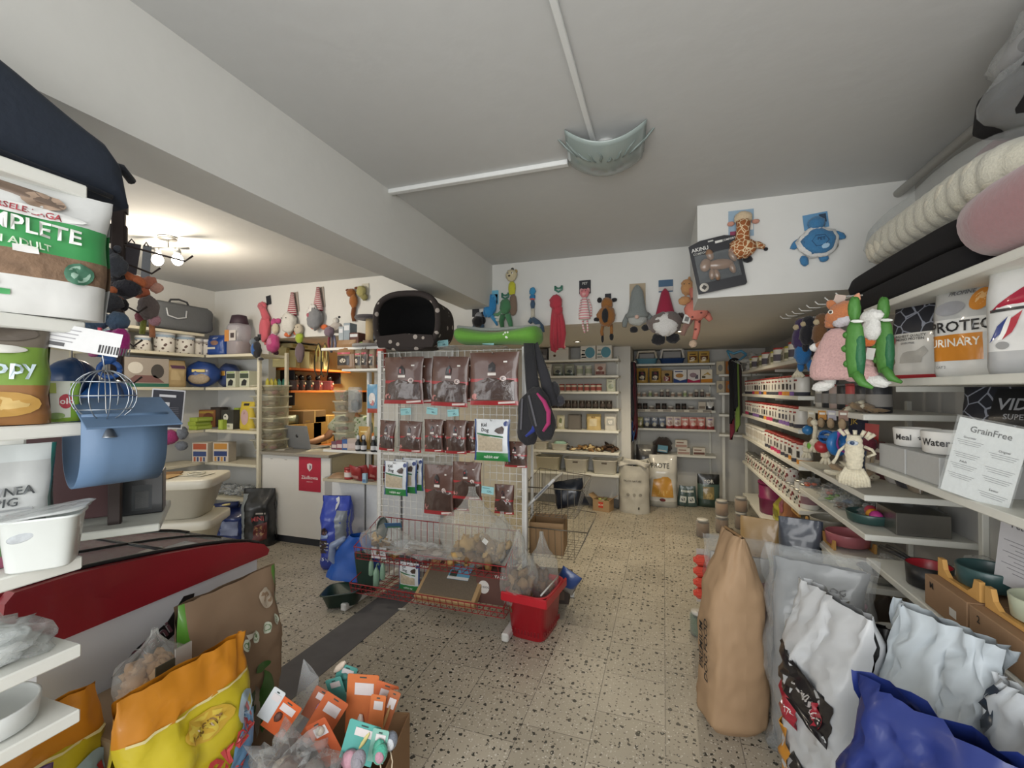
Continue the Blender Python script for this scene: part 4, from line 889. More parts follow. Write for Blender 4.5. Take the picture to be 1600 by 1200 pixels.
toy('plush_toy', 'magenta plush pig hanging upside down below the coral flamingo', hp(434, 500), S3*.96, [
    ('foot', [('e', -4, 4, 5, 6, mg), ('e', 4, 2, 5, 4, mg)]), ('scarf', [('e', 0, 14, 6, 8, fur('#c9bfa6'))]), ('head', [('e', 0, 38, 11, 15, mg)]), ('muzzle', [('e', 0, 36, 5, 6, fur('#c97c9c'), 3, 0, 12)]), ('nose', [('e', 0, 52, 5, 4, fur('#5a3448'))])])
toy('plush_toy', 'small duck plush with lime scarf and long brown legs in the lit alcove opening', hp(471, 506), S3*.9, [
    ('head', [('e', 0, 10, 8, 9, fur('#bdb3a0'))]), eyes(0, 7, 3, .9, 10, False), ('scarf', [('e', 1, 24, 7, 9, fur('#9fb23a'))]), ('body', [('e', 3, 48, 8, 16, fur('#6a5a5e'))])])
toy('plush_bird', 'black plush bird with royal blue chest beside the shelf post', hp(404, 527, 3.39), .0057, [
    ('hang_card', [('c', 2, 0, 8, 10, CARD)]), ('head', [('e', -5, 9, 7, 7, fur('#5a646e')), ('e', 0, 4, 5, 5, BLK)]), ('body', [('e', 3, 22, 9, 14, BLK), ]), ('belly', [('e', 1, 22, 6, 10, fur('#28518a'), 4, 0, 6)]), ('foot', [('e', 8, 38, 6, 2.5, BLK), ('e', 5, 34, 3, 3, fur('#c9c4bc'))])])
toy('plush_deer', 'brown deer plush hanging head down above the scratching post', hp(552, 452), S3, [
    ('head', [('e', 0, 6, 7, 6, fur('#8a5428'))]), ('antler', [('e', -8, 1, 4, 2, fur('#6b3a1c')), ('e', 7, -1, 4, 2, fur('#6b3a1c'))]), ('body', [('e', 4, 18, 6, 10, fur('#9c6232'))]), ('leg', [('t', [(4, 26), (2, 36), (4, 46)], [3, 3, 2.6], fur('#7a4622'))])])
toy('plush_toy', 'yellow green plush toy on a card beside the deer plush', hp(571, 443), S3, [('hang_card', [('c', 0, 8, 12, 16, paper('#c4c0b2'))]), ('body', [('e', -3, 12, 7, 8, fur('#a8a068')), ('e', 1, 20, 5, 5, fur('#8a8452'))])])
toy('plush_toy', 'pale grey plush with orange beak behind the striped hat penguin', hp(528, 495, 3.45), .0055, [('head', [('e', 0, 8, 6, 6, fur('#b8b6b2'))]), ('body', [('e', 2, 20, 13, 9, fur('#a9a39e'))]), ('beak', [('e', -8, 14, 4, 2.5, fur('#c76f46'))]), ('tuft', [('e', 4, 1, 2.5, 2, BLK)])])
toy('rope_toy', 'purple grey fringed rope toy dangling in front of the counter shelving', hp(519, 512, 3.35), .0052, [('knot', [('e', 0, 8, 10, 9, fur('#6b5a66'))]), ('strand', [('t', [(-4, 14), (-6, 26), (-4, 36)], 2, fur('#7a3040')), ('t', [(2, 14), (2, 30), (0, 44)], 2.2, fur('#5c5a66')), ('t', [(6, 14), (9, 28), (8, 40)], 2, fur('#74748a'))])])

# --- toys hanging from hooks on the end of the long wall shelves
HX = XR - .04
hs = (('#1f1f26', 'black plush seal', 1268, 496, .0031), ('#3a2a52', 'dark violet plush bird', 1258, 500, .0035), ('#2466a0', 'bright blue plush bird', 1262, 522, .0035), ('#6b4a2c', 'brown plush bear', 1290, 492, .0031), ('#241f22', 'black plush cat', 1300, 540, .0031))
rk0 = thing('hook_rail', 'grey rail of curved wire hooks carrying plush toys on the long wall', 'hook rail', (0, 0, 0))
a = at(1238, 497, X=XR-.02); b = at(1335, 462, X=XR-.02)
MB().tube([a, b], .006, steel(), 8).tube([(a.x, a.y, a.z), (X1, a.y, a.z)], .005, steel(), 6).tube([(b.x, b.y, b.z), (X1, b.y, b.z)], .005, steel(), 6).build('rail', rk0)
for i in range(8):
    q = a.lerp(b, i/7)
    MB().tube([q, q + Vector((-.03, 0, 0)), q + Vector((-.06, 0, .002)), q + Vector((-.075, 0, .018))], .003, plas('#d6d6d2'), 6).build('hook', rk0)
for i, (c_, n_, px, py, s_) in enumerate(hs):
    m_ = fur(c_)
    toy('plush_toy', f'{n_} hanging from the hook rail behind the fox plush', at(px, py, X=XR-.03-.012*(i % 2)), s_, [('head', [('e', 0, 10, 12, 12, m_)]), ('body', [('e', -2, 34, 14, 20, m_)]), ('leg', [('e', -10, 56, 6, 10, m_), ('e', 8, 56, 6, 10, m_)]), ('muzzle', [('e', -4, 13, 6, 5, fur('#b9a98a' if i != 2 else '#3a7fc0'), 4, 0, 12)]), ('belly', [('e', -2, 36, 7, 10, fur('#4a3a34' if i != 2 else '#1c1c22'), 4, 0, 9)])], rot=-.9)
# fox with pink knitted dress
kn = M('#c9a3a0', .95, 0, .28, 1.0, 150, .2); orf = fur('#b9744a'); whf = fur('#dcdcd8')
toy('plush_fox', 'orange fox plush in a pink knitted dress with white paws', at(1318, 478, X=HX-.16), .0027, [
    ('hanger', [('c', -6, -6, 14, 22, paper('#b9a79c'), .3)]), ('head', [('e', 2, 12, 22, 15, orf, 12, -.5), ('e', -12, 24, 9, 8, orf, 8)]), ('ear', [('e', -14, -3, 6, 8, orf, 3, -.5)]), ('ear', [('e', 16, -6, 5, 9, fur('#d99a78'), 3, .4)]), ('cheek', [('e', 4, 24, 13, 8, fur('#c4c0c6'), 9, -.3, 5)]), ('nose', [('e', -15, 33, 5, 4, BLK)]), ('eye', [('e', -8, 10, 4, 3, plas('#d8d6cc'), 1.5, .3, 20), ('e', -8, 10, 2, 2, plas('#3a3026'), 1.5, 0, 21)]),
    ('dress', [('l', -4, [(6, 34), (14, 40), (20, 52), (29, 72), (34, 90), (34, 102), (28, 108), (10, 106)], kn, .5), ('e', 20, 98, 22, 13, kn)]), ('arm', [('t', [(-10, 44), (-22, 52), (-32, 57)], [6, 6, 5], orf), ('e', -36, 58, 7, 6, whf)]), ('arm', [('e', 30, 80, 8, 16, kn)]), ('foot', [('e', -24, 116, 15, 8, whf, 8, -.25), ('t', [(-14, 100), (-16, 112)], [8, 8], whf)]), ('foot', [('e', 40, 110, 16, 8, whf, 8, .25), ('t', [(30, 94), (32, 106)], [8, 7], whf)])], rot=-.65)
cg, cgd = M('#447a33', .6, 0, .1, .5, 60), M('#1e5f3a', .6, 0, .15, .6, 90)
for i, (px, py, lb) in enumerate(((1343, 472, 'green rubbery crocodile toy hanging over the fox plush dress'), (1388, 472, 'green crocodile toy hanging beside the white duck plush and patterned bag'))):
    toy('crocodile_toy', lb, at(px, py, X=HX-(.2 if i == 0 else .06)), .0026 if i == 0 else .0026, [
        ('head', [('e', -3, 10, 7, 17, cg, 7)]), ('body', [('l', -3, [(4, 22), (9, 34), (11, 56), (10, 80), (7, 98)], cg, .6), ('t', [(-2, 92), (5, 106), (16, 112)], [7, 5, 2], cg)]), ('belly', [('l', 2, [(2, 34), (6, 50), (6.5, 74), (4, 98)], cgd, 1.0)]), ('foot', [('e', -12, 42, 5, 5, cg, 5), ('e', -14, 60, 5, 5, cg, 5), ('e', -12, 80, 5, 5, cg, 5)]), ('clip', [('e', 4, 27, 7, 2.2, plas('#d8dcd6'), 2, .15, 16)])], rot=-.7)
toy('plush_duck', 'white duck plush with orange feet between the two green crocodiles', at(1366, 486, X=HX-.1), .0026, [('head', [('e', 0, 8, 14, 9, whf, 8)]), ('body', [('e', 0, 26, 11, 16, whf)]), ('foot', [('e', -6, 43, 9, 7, fur('#c76a34'))]), ('swing_tag', [('c', -4, 60, 10, 16, paper('#c9c9c4'), .2, 3)])], rot=-.7)
toy('plush_toy', 'dark blue and brown plush partly hidden behind the white duck', at(1376, 515, X=HX-.02), .003, [('body', [('e', 0, 18, 16, 14, fur('#26303f')), ('e', 4, 40, 14, 14, fur('#5a5630'))]), ('leg', [('e', -10, 44, 8, 14, fur('#6b3a26'))])], rot=-.7)
# rope figure and rope toys with balls
rope = M('#d8d0b8', .95, 0, .25, 1.0, 90, .2)
q = at(1337, 672, X=XR-.06)
parts = [('head_tuft', [('t', [(a_, 10), (a_*1.6, 0)], [2.6, 3.2], rope) for a_ in (-14, -8, 0, 8)] + [('t', [(14, 12), (20, 2)], [2.4, 3], rope), ('t', [(16, 14), (26, 5)], [2.4, 3], rope)]),
    ('body', [('l', 0, [(10, 8)] + [(13 + (1.2 if k % 2 else 0) - abs(k-6)*.5, 12+k*4) for k in range(13)] + [(10, 64)], rope, .6)]), ('eye', [('e', 0, 20, 8, 4, paper('#bfc8d2'), 2, 0, 14), ('e', 0, 20, 3.6, 3, plas('#2e4566'), 2, 0, 15.5)]),
    ('arm', [('t', [(-12, 26), (-22, 36), (-27, 50), (-32, 58)], [2.6, 2.4, 2.4, 3], rope)]), ('arm', [('t', [(12, 26), (22, 30), (26, 36), (16, 42)], [2.6, 2.4, 2.4, 2], rope)]),
    ('fringe', [('t', [(x_*.55, 62), (x_, 78), (x_*1.12, 94 - abs(x_)*.25)], [3.2, 3.6, 2.6], rope, 3 if x_ % 2 else 0) for x_ in range(-19, 21, 4)])]
toy('rope_figure', 'cream crocheted rope figure with a blue eye and fringed skirt', q, .0027, parts, rot=-.6, cat='rope toy')
def balls(px, py, X_, r, mat, name, label, cat='ball', extra=None):
    q = at(px, py, X=X_); t = thing(name, label, cat, q, -.8)
    MB().ell((0, 0, 0), r, mat, None, 20, 14).build('ball', t)
    if extra: extra(t)
    return t
RB = XR + .05
SC_ = .0030
def knotrope(px, py, X_, L, mat, label, s_=1.0, rot=-.8):
    return toy('rope_toy', label, at(px, py, X=X_), SC_*s_, [('knot', [('e', 0, 6, 6, 6, mat), ('e', 0, L-4, 8, 7, mat)]), ('rope', [('t', [(0, 6), (1, L*.4), (-1, L*.7), (0, L)], 3.5, mat)]), ('fringe', [('t', [(-3+k*3, L), (-9+k*8, L+14)], [2.4, 3], mat) for k in range(3)])], rot=rot, cat='rope toy')
knotrope(1275, 655, XR-.02, 45, rope, 'knotted cream rope toy hanging beside the blue and red balls', 1.1)
knotrope(1262, 690, XR-.01, 20, rope, 'short frayed rope toy below the lime green ball', 1.0)
knotrope(1292, 700, XR-.0, 16, rope, 'short frayed rope toy below the red ball', 1.0)
toy('rope_toy', 'long bleached rope toy with tassel hanging from the top long wall shelf', at(1250, 555, X=XR-.01), .0029, [('rope', [('t', [(6, 0), (2, 18), (-2, 34)], 3.6, rope)]), ('tassel', [('t', [(-2, 34), (-14+k*8, 50)], [3, 4], rope) for k in range(4)])], rot=-.8)
balls(1262, 672, RB-.03, .032, plas('#2f7ab8'), 'toy_ball', 'small blue ball hanging at the start of the rope toys')
balls(1270, 697, XR-.03, .03, plas('#6fae3e'), 'toy_ball', 'lime green ball among the rope toys')
balls(1284, 698, XR-.03, .036, plas('#b03038'), 'toy_ball', 'glossy red ball among the rope toys')
t = thing('lattice_ball', 'dark blue open lattice ball above the red ball', 'ball', at(1292, 683, X=XR-.05), -.8)
mb = MB()
for k in range(6):
    R_ = Matrix.Rotation(k*PI/3.2, 4, 'X') @ Matrix.Rotation(k*.9, 4, 'Z')
    mb.tube([R_ @ Vector((.034*math.cos(a_), .034*math.sin(a_), 0)) for a_ in [j*PI/9 for j in range(18)]], .006, plas('#1e5a9c'), 8, closed=True)
mb.build('lattice', t)
t = thing('ring_toy', 'thick blue ring toy with purple band beside the rope figure', 'ring toy', at(1309, 693, X=XR-.04), (0, 0, .6))
MB().tube([(.042*math.cos(a_), 0, .042*math.sin(a_)) for a_ in [j*PI/14 for j in range(28)]], .022, plas('#2a72b5'), 12, closed=True).build('ring', t)
MB().tube([(.02+.05*math.cos(a_), -.012, .01+.05*math.sin(a_)) for a_ in [j*PI/14 for j in range(28)]], .011, plas('#a04a9c'), 10, closed=True).build('band', t)
toy('plush_toy', 'small packaged toy on a dark navy card with gold lettering by the rope figure', at(1341, 645, X=XR+.1), .003, [('hang_card', [('c', 0, 16, 30, 44, paper('#1f2236'), 0)]), ('lettering', [('x', 'JK', -6, 16, 12, paper('#b59a4a'), 1)])], rot=-.8, cat='toy')
for i, (px, c_, n_) in enumerate(((1268, '#c6bda8', 'cream'), (1285, '#c08a4a', 'amber'), (1300, '#a9a6b0', 'lilac grey'), (1318, '#8f7468', 'taupe'))):
    toy('chew_toy_pack', f'{n_} chew pack on a hook under the wall shelf edge', at(px, 642, X=XR-.012), .003, [('hang_card', [('c', 0, 8, 15, 17, paper(c_), 0), ('c', 0, 5, 10, 4, paper('#d8d6ce'), 0, .8)]), ('chew', [('e', 0, 22, 6, 9, paper('#9a8468'))])], rot=-.8, cat='toy pack')
toy('rope_toy', 'red foil toy pack beside the navy card under the shelf', at(1362, 665, X=XR+.1), .003, [('hang_card', [('c', 0, 14, 20, 34, foil('#a53a36'), .05)]), ('toy_body', [('e', 0, 30, 12, 12, fur('#6a2434'))])], rot=-.8, cat='toy pack')
# ================= RIGHT WALL: MIDDLE AND NEAR SHELVES =================
def softbox(w, d, h, mat, p=4.0, bump=.06, n=32, m=14, seed=0, cuts=0):
    """cushion: superellipsoid block"""
    mb = MB(); vs = []; fs = []
    for j in range(m+1):
        t = -PI/2 + PI*j/m; ct, st = math.cos(t), math.sin(t)
        ct = abs(ct)**(2/p); sz = math.copysign(abs(st)**(2/p), st)
        for i in range(n):
            a = 2*PI*i/n; ca = math.copysign(abs(math.cos(a))**(2/p), math.cos(a)); sa = math.copysign(abs(math.sin(a))**(2/p), math.sin(a))
            q = Vector((ca*ct, sa*ct, sz)); k = 1 + bump*noise.noise(q*1.7 + Vector((seed*5.1, 0, seed)))
            if cuts: k += .05*math.sin(q.y*cuts)
            vs.append((q.x*w/2*k, q.y*d/2*(1 if cuts else k), h/2 + q.z*h/2*k))
    for j in range(m):
        for i in range(n): fs.append((j*n+i, j*n+(i+1)%n, (j+1)*n+(i+1)%n, (j+1)*n+i))
    return mb.add(vs, fs, mat, True)
BKC = M('#121013', .95, 0, .1, .2, 60)
for i, (z, lb) in enumerate(((1.872, 'flat black cushion lying directly on the top near shelf'), (1.965, 'flat black cushion stacked on another under the white knitted bed'))):
    tag(softbox(.36, 1.0, .092, BKC, 8, .03, seed=i).build('pet_cushion', None, (1.06, 2.24, z)), lb, 'cushion', 'black cushions of the top shelf')
t = thing('knitted_pet_bed', 'white chunky knitted pet bed wrapped in clear film on black cushions', 'pet bed', (1.07, 2.12, 2.06))
def KB(u, v):
    a_ = 2*PI*u; e = max(.02, 1-abs(2*v-1)**8)**.5; rb = 1 + .07*abs(math.sin(v*PI*15 + .6*math.sin(a_))) ; pw = .75
    return (math.copysign(abs(math.cos(a_))**pw, math.cos(a_))*.17*e*rb, (v-.5)*1.02, .10 + math.copysign(abs(math.sin(a_))**pw, math.sin(a_))*.088*e*rb)
MB().grid(KB, 40, 150, fur('#d0cab8')).build('bed', t)
softbox(.39, 1.12, .23, clear('#e4e6e6', .04), 3, .14, 30, 14, 5).build('plastic_wrap', t)
tag(MB().lathe([(.001, -.42), (.06, -.41), (.098, -.37), (.105, -.28), (.105, .26), (.095, .35), (.05, .4), (.001, .41)], M('#9d6f73', .95, 0, .1, .5, 70, .4), 28).build('bolster', None, (.92, 1.30, 1.98), (PI/2 + .015, 0, 0)), 'long dusty pink velvet bolster lying on the top near shelf', 'bolster')
t = thing('packed_cushion', 'black cushion in clear film on top of the knitted bed', 'cushion', (1.08, 1.62, 2.27), (.0, 0, 0))
softbox(.34, .42, .14, BKC, 4, .1, seed=8).build('cushion', t); softbox(.37, .46, .16, clear('#dfe2e3', .14), 3, .2, seed=9).build('plastic_wrap', t, (0, 0, -.008))
pgm = pattern_mat('grey_plush_print', '#8d8b8d', '#4a494e', 16, .3)
t = thing('packed_cushion', 'grey patterned plush cushion in film, topmost of the bedding pile', 'cushion', (1.10, 1.60, 2.425))
softbox(.30, .40, .12, pgm, 3, .15, seed=10).build('cushion', t); softbox(.33, .45, .145, clear('#e8eaea', .16), 3, .25, seed=11).build('plastic_wrap', t, (0, 0, -.008))
tag(softbox(.14, .20, .08, fur('#a07a80'), 3, .1, seed=12).build('pet_cushion', None, (1.12, 1.98, 2.275)), 'small mauve cushion between the knitted bed and black packed cushion', 'cushion')
# N2: food bags
paisley = pattern_mat('paisley_print', '#23252e', '#8e93a0', 17, .035, 'edge', .5)
fa = -1.05
make_bag('food_bag', 'white food bag with dark floral top and red foot beside the crocodile toy', 'bag', (1.0, 2.23, 1.547), fa, .235, .318, .10, [(0, .05, '#b8303a'), (.05, .58, '#d8d7d2'), (.58, 1, paisley)],
    [('e', .08, .5, .07, .06, '#b8303a'), ('r', .8, .42, .99, .58, '#b8303a'), ('e', .9, .5, .06, .045, '#dcb4b2'), ('t', 'HIGHEST QUALITY', .4, .54, .014, '#3a3a3c'), ('t', 'MONO PROTEIN', .4, .50, .014, '#3a3a3c'), ('t', 'GRAIN FREE', .36, .45, .010, '#6a6a6c'),
     ('p', [(.16,.3),(.3,.34),(.55,.34),(.62,.4),(.7,.38),(.68,.3),(.6,.27),(.58,.2),(.54,.2),(.54,.26),(.3,.26),(.26,.2),(.22,.2),(.24,.27)], '#b4b2ac'), ('e', .92, .15, .06, .06, '#22242c')], kind='block')
make_bag('food_bag', 'white and silver food bag with orange panel and black capitals', 'bag', (1.0, 1.93, 1.547), fa, .235, .318, .10, [(0, .62, '#dad9d5'), (.62, 1, '#b3b3b1')],
    [('r', .02, .17, .72, .45, '#c9822f'), ('t', 'URINARY', .37, .36, .038, '#e8e2d6', 0, .15), ('t', 'PROTECT', .5, .53, .05, '#262628', 0, .215), ('r', .72, .17, .95, .45, '#c9c9c6'), ('e', .66, .8, .13, .12, '#c9822f'), ('e', .66, .81, .07, .07, '#dcb078'), ('e', .3, .74, .2, .08, '#96969a'), ('t', 'PROFINE', .4, .9, .02, '#5a5a5c'), ('t', 'CAT 2', .2, .1, .012, '#8a8a8a'), ('t', 'P', .85, .40, .02, '#4a4a4c'), ('t', 'A', .85, .34, .02, '#4a4a4c')], kind='block')
make_bag('food_bag', 'white food bag with crimson diagonal band and tricolour ribbon', 'bag', (.99, 1.61, 1.547), fa, .26, .318, .11, [(0, .2, '#a9aaab'), (.2, 1, '#d3d3d1')],
    [('p', [(.12,.56),(.98,.66),(.98,.96),(.5,.8)], '#9c1f38'), ('t', 'Canin', .72, .76, .05, '#dcd9d6', .15, .1), ('p', [(.12,.28),(.2,.44),(.3,.5),(.26,.44),(.2,.3)], '#2c3c78'), ('p', [(.2,.3),(.26,.44),(.3,.5),(.33,.5),(.3,.42),(.24,.3)], '#e4e2de'), ('p', [(.24,.3),(.3,.42),(.33,.5),(.42,.54),(.38,.45),(.3,.32)], '#b03a48'), ('e', .24, .25, .06, .035, '#8c8c8c'), ('r', .12, .55, .98, .575, '#3a3a3c')], kind='block')
# N3
WB = plas('#e3e2de')
def bowl(name, label, loc, r, h, mat, inner=None, cat='bowl', rot=0, group=None, text=None, parent=None, th=.006, flare=1.0):
    mb = MB().lathe([(r*.8, 0), (r*.93, .006), (r*flare, h-.003), (r*flare-.002, h), (r*flare-th+.001, h), (r*flare-th, h-.004), (r*.84, h*.3), (r*.001, h*.22)], mat, 32)
    if text:
        mb.text(text, 0, h*.52, h*.42, plas('#2c2c2e'), wmax=r*1.1, F=lambda p, q: Vector((r*1.005*math.sin(p/r), -r*1.005*math.cos(p/r), q)))
        for dx, dz, rr in ((.0, 0, .004), (-.005, .006, .0022), (0, .008, .0022), (.005, .006, .0022)):
            mb.ell((r*1.0*math.sin((.055+dx)/r), -r*1.0*math.cos((.055+dx)/r), h*.48+dz), (rr, rr, rr), plas('#2c2c2e'), None, 8, 6)
    o = mb.build(name, parent, loc, rot)
    return tag(o, label, cat, group) if label else o
lb3 = paper('#b9bab9')
for i, (y, w_, lb) in enumerate(((2.26, .22, 'grey white carton at the far end under the smaller white bowl'), (2.03, .22, 'grey white carton under the white bowl lettered Water'), (1.83, .12, 'small white carton beside the acrylic Grain Free sheet'))):
    make_box('carton', lb, 'box', (.975, y, 1.17), R90, w_, .17, .10, lb3, [('r', .02, .03, .98, .05, '#9a9a98')])
bowl('pet_bowl', 'smaller white ceramic bowl with paw mark on a grey white carton', (.975, 2.26, 1.271), .075, .075, WB, rot=-1.0, text='Meal')
bowl('pet_bowl', 'white ceramic bowl lettered Water with paw mark', (.975, 2.03, 1.271), .082, .082, WB, rot=-1.0, text='Water')
t = thing('sign_holder', 'tilted clear holder with white text sheet headed Grain Free', 'sign', (.875, 1.72, 1.172), (-.12, .16, -1.12))
MB().box((0, 0, .118), (.178, .002, .236), paper('#dcdddd')).text('GrainFree', 0, .205, .026, paper('#4a4b4d'), -.0015).text('Gourmet', -.048, .178, .009, paper('#2a2a2c'), -.0015).text('Original', .045, .16, .009, paper('#2a2a2c'), -.0015).text('Adult', -.048, .103, .009, paper('#2a2a2c'), -.0015).text('Senior', .045, .045, .009, paper('#2a2a2c'), -.0015).build('printed_sheet', t)
mb = MB()
for cx_, zz in ((-.045, .168), (.045, .150), (-.045, .128), (-.045, .093), (.045, .108), (-.045, .062), (.045, .08), (.045, .034)):
    for j in range(3): mb.box((cx_, -.0016, zz - j*.006), (.072-.01*j, .0008, .0014), paper('#8f9092'))
mb.build('text_line', t)
MB().box((0, -.003, .12), (.19, .0015, .245), clear('#eef1f1', .05)).box((0, .04, .0015), (.19, .08, .003), clear('#eef1f1', .2)).build('acrylic_holder', t)
make_bag('food_bag', 'dark food bag with floral tracery and pale capitals behind the Grain Free sheet', 'bag', (1.14, 2.0, 1.172), fa, .30, .34, .10, [(0, .1, '#8a4a40'), (.1, 1, paisley)], [('r', .35, .62, .9, .98, '#17181c'), ('t', 'VIDA', .6, .82, .055, '#a9abb0', 0, .12), ('t', 'SUPER', .6, .7, .025, '#a9abb0')], kind='block')
make_bag('food_bag', 'olive green food bag with a pale paw and dog drawing', 'bag', (1.13, 1.66, 1.172), fa, .30, .34, .11, [(0, .3, '#2d3022'), (.3, 1, '#4b4f2e')], [('p', [(.2,.78),(.5,.8),(.62,.9),(.6,.8),(.74,.86),(.64,.77),(.76,.74),(.55,.73),(.5,.76)], '#c5c6b4'), ('p', [(.3,.4),(.4,.5),(.44,.62),(.56,.66),(.6,.6),(.5,.56),(.48,.45),(.4,.36)], '#9a8f60'), ('e', .82, .5, .09, .09, '#9fa836')], kind='block')
make_bag('food_bag', 'black and lime food pouch with bold cream lettering behind wrapped toys', 'pouch', (1.03, 1.47, 1.172), fa, .24, .24, .08, [(0, .62, '#1f2120'), (.62, .8, '#93a535'), (.8, 1, '#c9c490')], [('t', 'ICA', .45, .42, .085, '#d8d39a', 0, .18), ('t', 'happy', .4, .2, .03, '#c9cbb4'), ('e', .1, .2, .05, .06, '#93a535')], kind='block')
def wrapped(name, label, cat, loc, r, inner, seed=0, rot=0, op=.12, cover=None):
    """a soft clear bag with lumps inside"""
    random.seed(seed+50)
    t = thing(name, label, cat, loc, rot)
    mb = MB()
    for i in range(inner[1]):
        mb.ell((random.uniform(-.6, .6)*r[0], random.uniform(-.5, .5)*r[1], r[2]*random.uniform(.35, .95)), (r[0]*random.uniform(.2, .38), r[1]*random.uniform(.25, .45), r[2]*random.uniform(.2, .4)), random.choice(inner[0]), (0, 0, random.uniform(0, 3)), 10, 8, .4, i)
    mb.build('contents', t)
    MB().ell((0, 0, r[2]), (r[0], r[1], r[2]), clear(cover or '#e3e6e8', op), None, 26, 16, .9, seed).build('plastic_wrap', t)
    return t
wrapped('wrapped_toy', 'pink soft item in glossy clear wrap at the end of the bowl shelf', 'packet', (.98, 1.25, 1.172), (.10, .2, .05), ([fur('#b58d92'), fur('#a8a4b0')], 6), 1, op=.2)
# N4
kraft = M('#96775a', .8, 0, .06, .15, 30); wood = M('#c99a57', .55, 0, .12, .1, 12)
def standset(y, i, lb, bowlc, lb2, txt):
    make_box('carton', lb, 'box', (1.0, y, .742), R90, .235, .24, .105, kraft, [('r', .62, .25, .78, .5, '#d6d3cc'), ('t', txt, .2, .75, .03, '#2f2a26')], 'kraft cartons under the raised bowls')
    t = thing('raised_bowl_stand', lb2, 'bowl stand', (1.0, y, .849), R90)
    def curve(y_):
        return [(-.11, 0), (-.11, .062), (-.085, .062), (-.075, .03), (-.05, .012), (.05, .012), (.075, .03), (.085, .062), (.11, .062), (.11, 0)]
    for yy in (-.085, .075): MB().prism(curve(0), yy, yy+.014, wood).build('side_board', t)
    MB().box((0, 0, .006), (.03, .16, .010), wood, .002).build('crossbar', t)
    bowl('bowl', None, (0, -.002, .013), .082, .065, plas(bowlc), parent=t)
standset(1.88, 0, 'kraft carton under the dark teal bowl, closest to the black pan', '#2f4b4c', 'wooden stand with a dark teal bowl on a kraft carton', 'M')
standset(1.635, 1, 'kraft carton under the pale mint bowl', '#b5bba4', 'wooden stand with a pale mint bowl on a kraft carton', '2')
standset(1.39, 2, 'kraft carton at the picture edge under a wooden bowl stand', '#3c5a5a', 'wooden stand with teal bowl at the picture edge', 'P')
bowl('pet_bowl', 'dark teal bowl behind the pale mint bowl stand', (1.19, 1.72, .742), .075, .17, plas('#35504f'))
t = thing('pan', 'black pan with red inside and twin black handles on the low near shelf', 'pan', (.97, 2.17, .742), 1.95)
MB().lathe([(.06, 0), (.068, .004), (.072, .085), (.070, .085), (.064, .01), (.001, .006)], plas('#1b1b1d'), 28).build('pan_body', t)
MB().lathe([(.0695, .083), (.063, .012), (.001, .009)], plas('#a3232f'), 28, cap=False).build('inside', t)
for k in (-1, 1): MB().tube([(.07, k*.008, .07), (.12, k*.012, .078), (.20, k*.016, .085)], [.006, .008, .009], plas('#202022'), 8).build('handle', t)
wrapped('wrapped_toy', 'crinkled clear bag of pale toys between the pan and the lower text sheet', 'packet', (1.12, 2.02, .742), (.09, .15, .06), ([plas('#c5b3b8'), plas('#d5d3d0'), plas('#a98f9c')], 9), 4)
t = thing('sign_sheet', 'grey white text sheet hanging tilted under the Grain Free shelf', 'sign', (1.02, 1.72, 1.135), (0, .12, -1.2))
mb = MB().box((0, 0, -.12), (.17, .0015, .24), paper('#aeadb0')).text('Pet Feeding', 0, -.05, .024, paper('#3f3f42'), -.0012).text('Bowls', .01, -.075, .02, paper('#3f3f42'), -.0012)
for j in range(9): mb.box((-.01+.006*(j % 3), -.0012, -.10-j*.012), (.12-.02*(j % 3), .0008, .002), paper('#7c7c80'))
mb.build('printed_sheet', t); MB().box((0, 0, .012), (.05, .004, .03), clear('#e8eaea', .3)).build('clip', t)
# F4 (z .84) : green bowl with balls, toys, steel box
q = at(1352, 818, X=.955); q.z = .842
bowl('pet_bowl', 'dark green bowl holding coloured balls on the middle wall shelf', (q.x+.02, q.y, q.z), .098, .05, plas('#2d4a47'), flare=1.02)
for i, (dx, dy, c_, n_) in enumerate(((0, -.03, '#c98a2c', 'amber ball'), (.02, .045, '#b03a4e', 'crimson ball'), (.0, -.07, '#a8307a', 'magenta ball'), (.05, 0, '#d3cfc4', 'cream ball'))):
    tag(MB().ell((0, 0, 0), .028, M(c_, .6, 0, .2, .5, 60), None, 18, 12).build('toy_ball', None, (q.x+.02+dx, q.y+dy, q.z+.045)), f'{n_} lying in the dark green bowl', 'ball')
bowl('pet_bowl', 'dark bowl behind the green bowl of balls', (q.x+.2, q.y+.12, .842), .09, .06, plas('#20302f'))
make_box('metal_box', 'brushed steel box at the near end of the middle wall shelf', 'box', (1.10, 2.60, .842), R90+.0, .20, .2, .10, steel('#8d8b86'), [('r', .0, .0, .02, 1, '#c9c8c4')])
for i, (px, py, c_, n_) in enumerate(((1262, 762, '#c4532c', 'orange'), (1280, 772, '#d4552f', 'bright coral'), (1293, 768, '#6f9a38', 'green'), (1305, 783, '#27507a', 'blue'), (1312, 768, '#6a5648', 'brown'), (1335, 762, '#8a6a44', 'tan'))):
    q = at(px, py+8, X=.93)
    wrapped('packed_toy', f'{n_} rubber toy in clear wrap at the start of the middle wall shelf', 'toy', (q.x+.02+.05*(i % 2), q.y, .842), (.05, .06, .03), ([plas(c_)], 5), 10+i, op=.06)
for i, (y, x, c_, n_) in enumerate(((2.75, 1.16, '#26282e', 'dark'), (2.95, 1.15, '#3a3440', 'plum black'), (3.15, 1.12, '#55483c', 'brown'), (3.3, 1.15, '#30383c', 'slate'))):
    wrapped('packed_toy', f'{n_} packed toy at the wall behind the small rubber toys', 'toy', (x, y, .842), (.09, .09, .06), ([plas(c_)], 6), 20+i, op=.08)
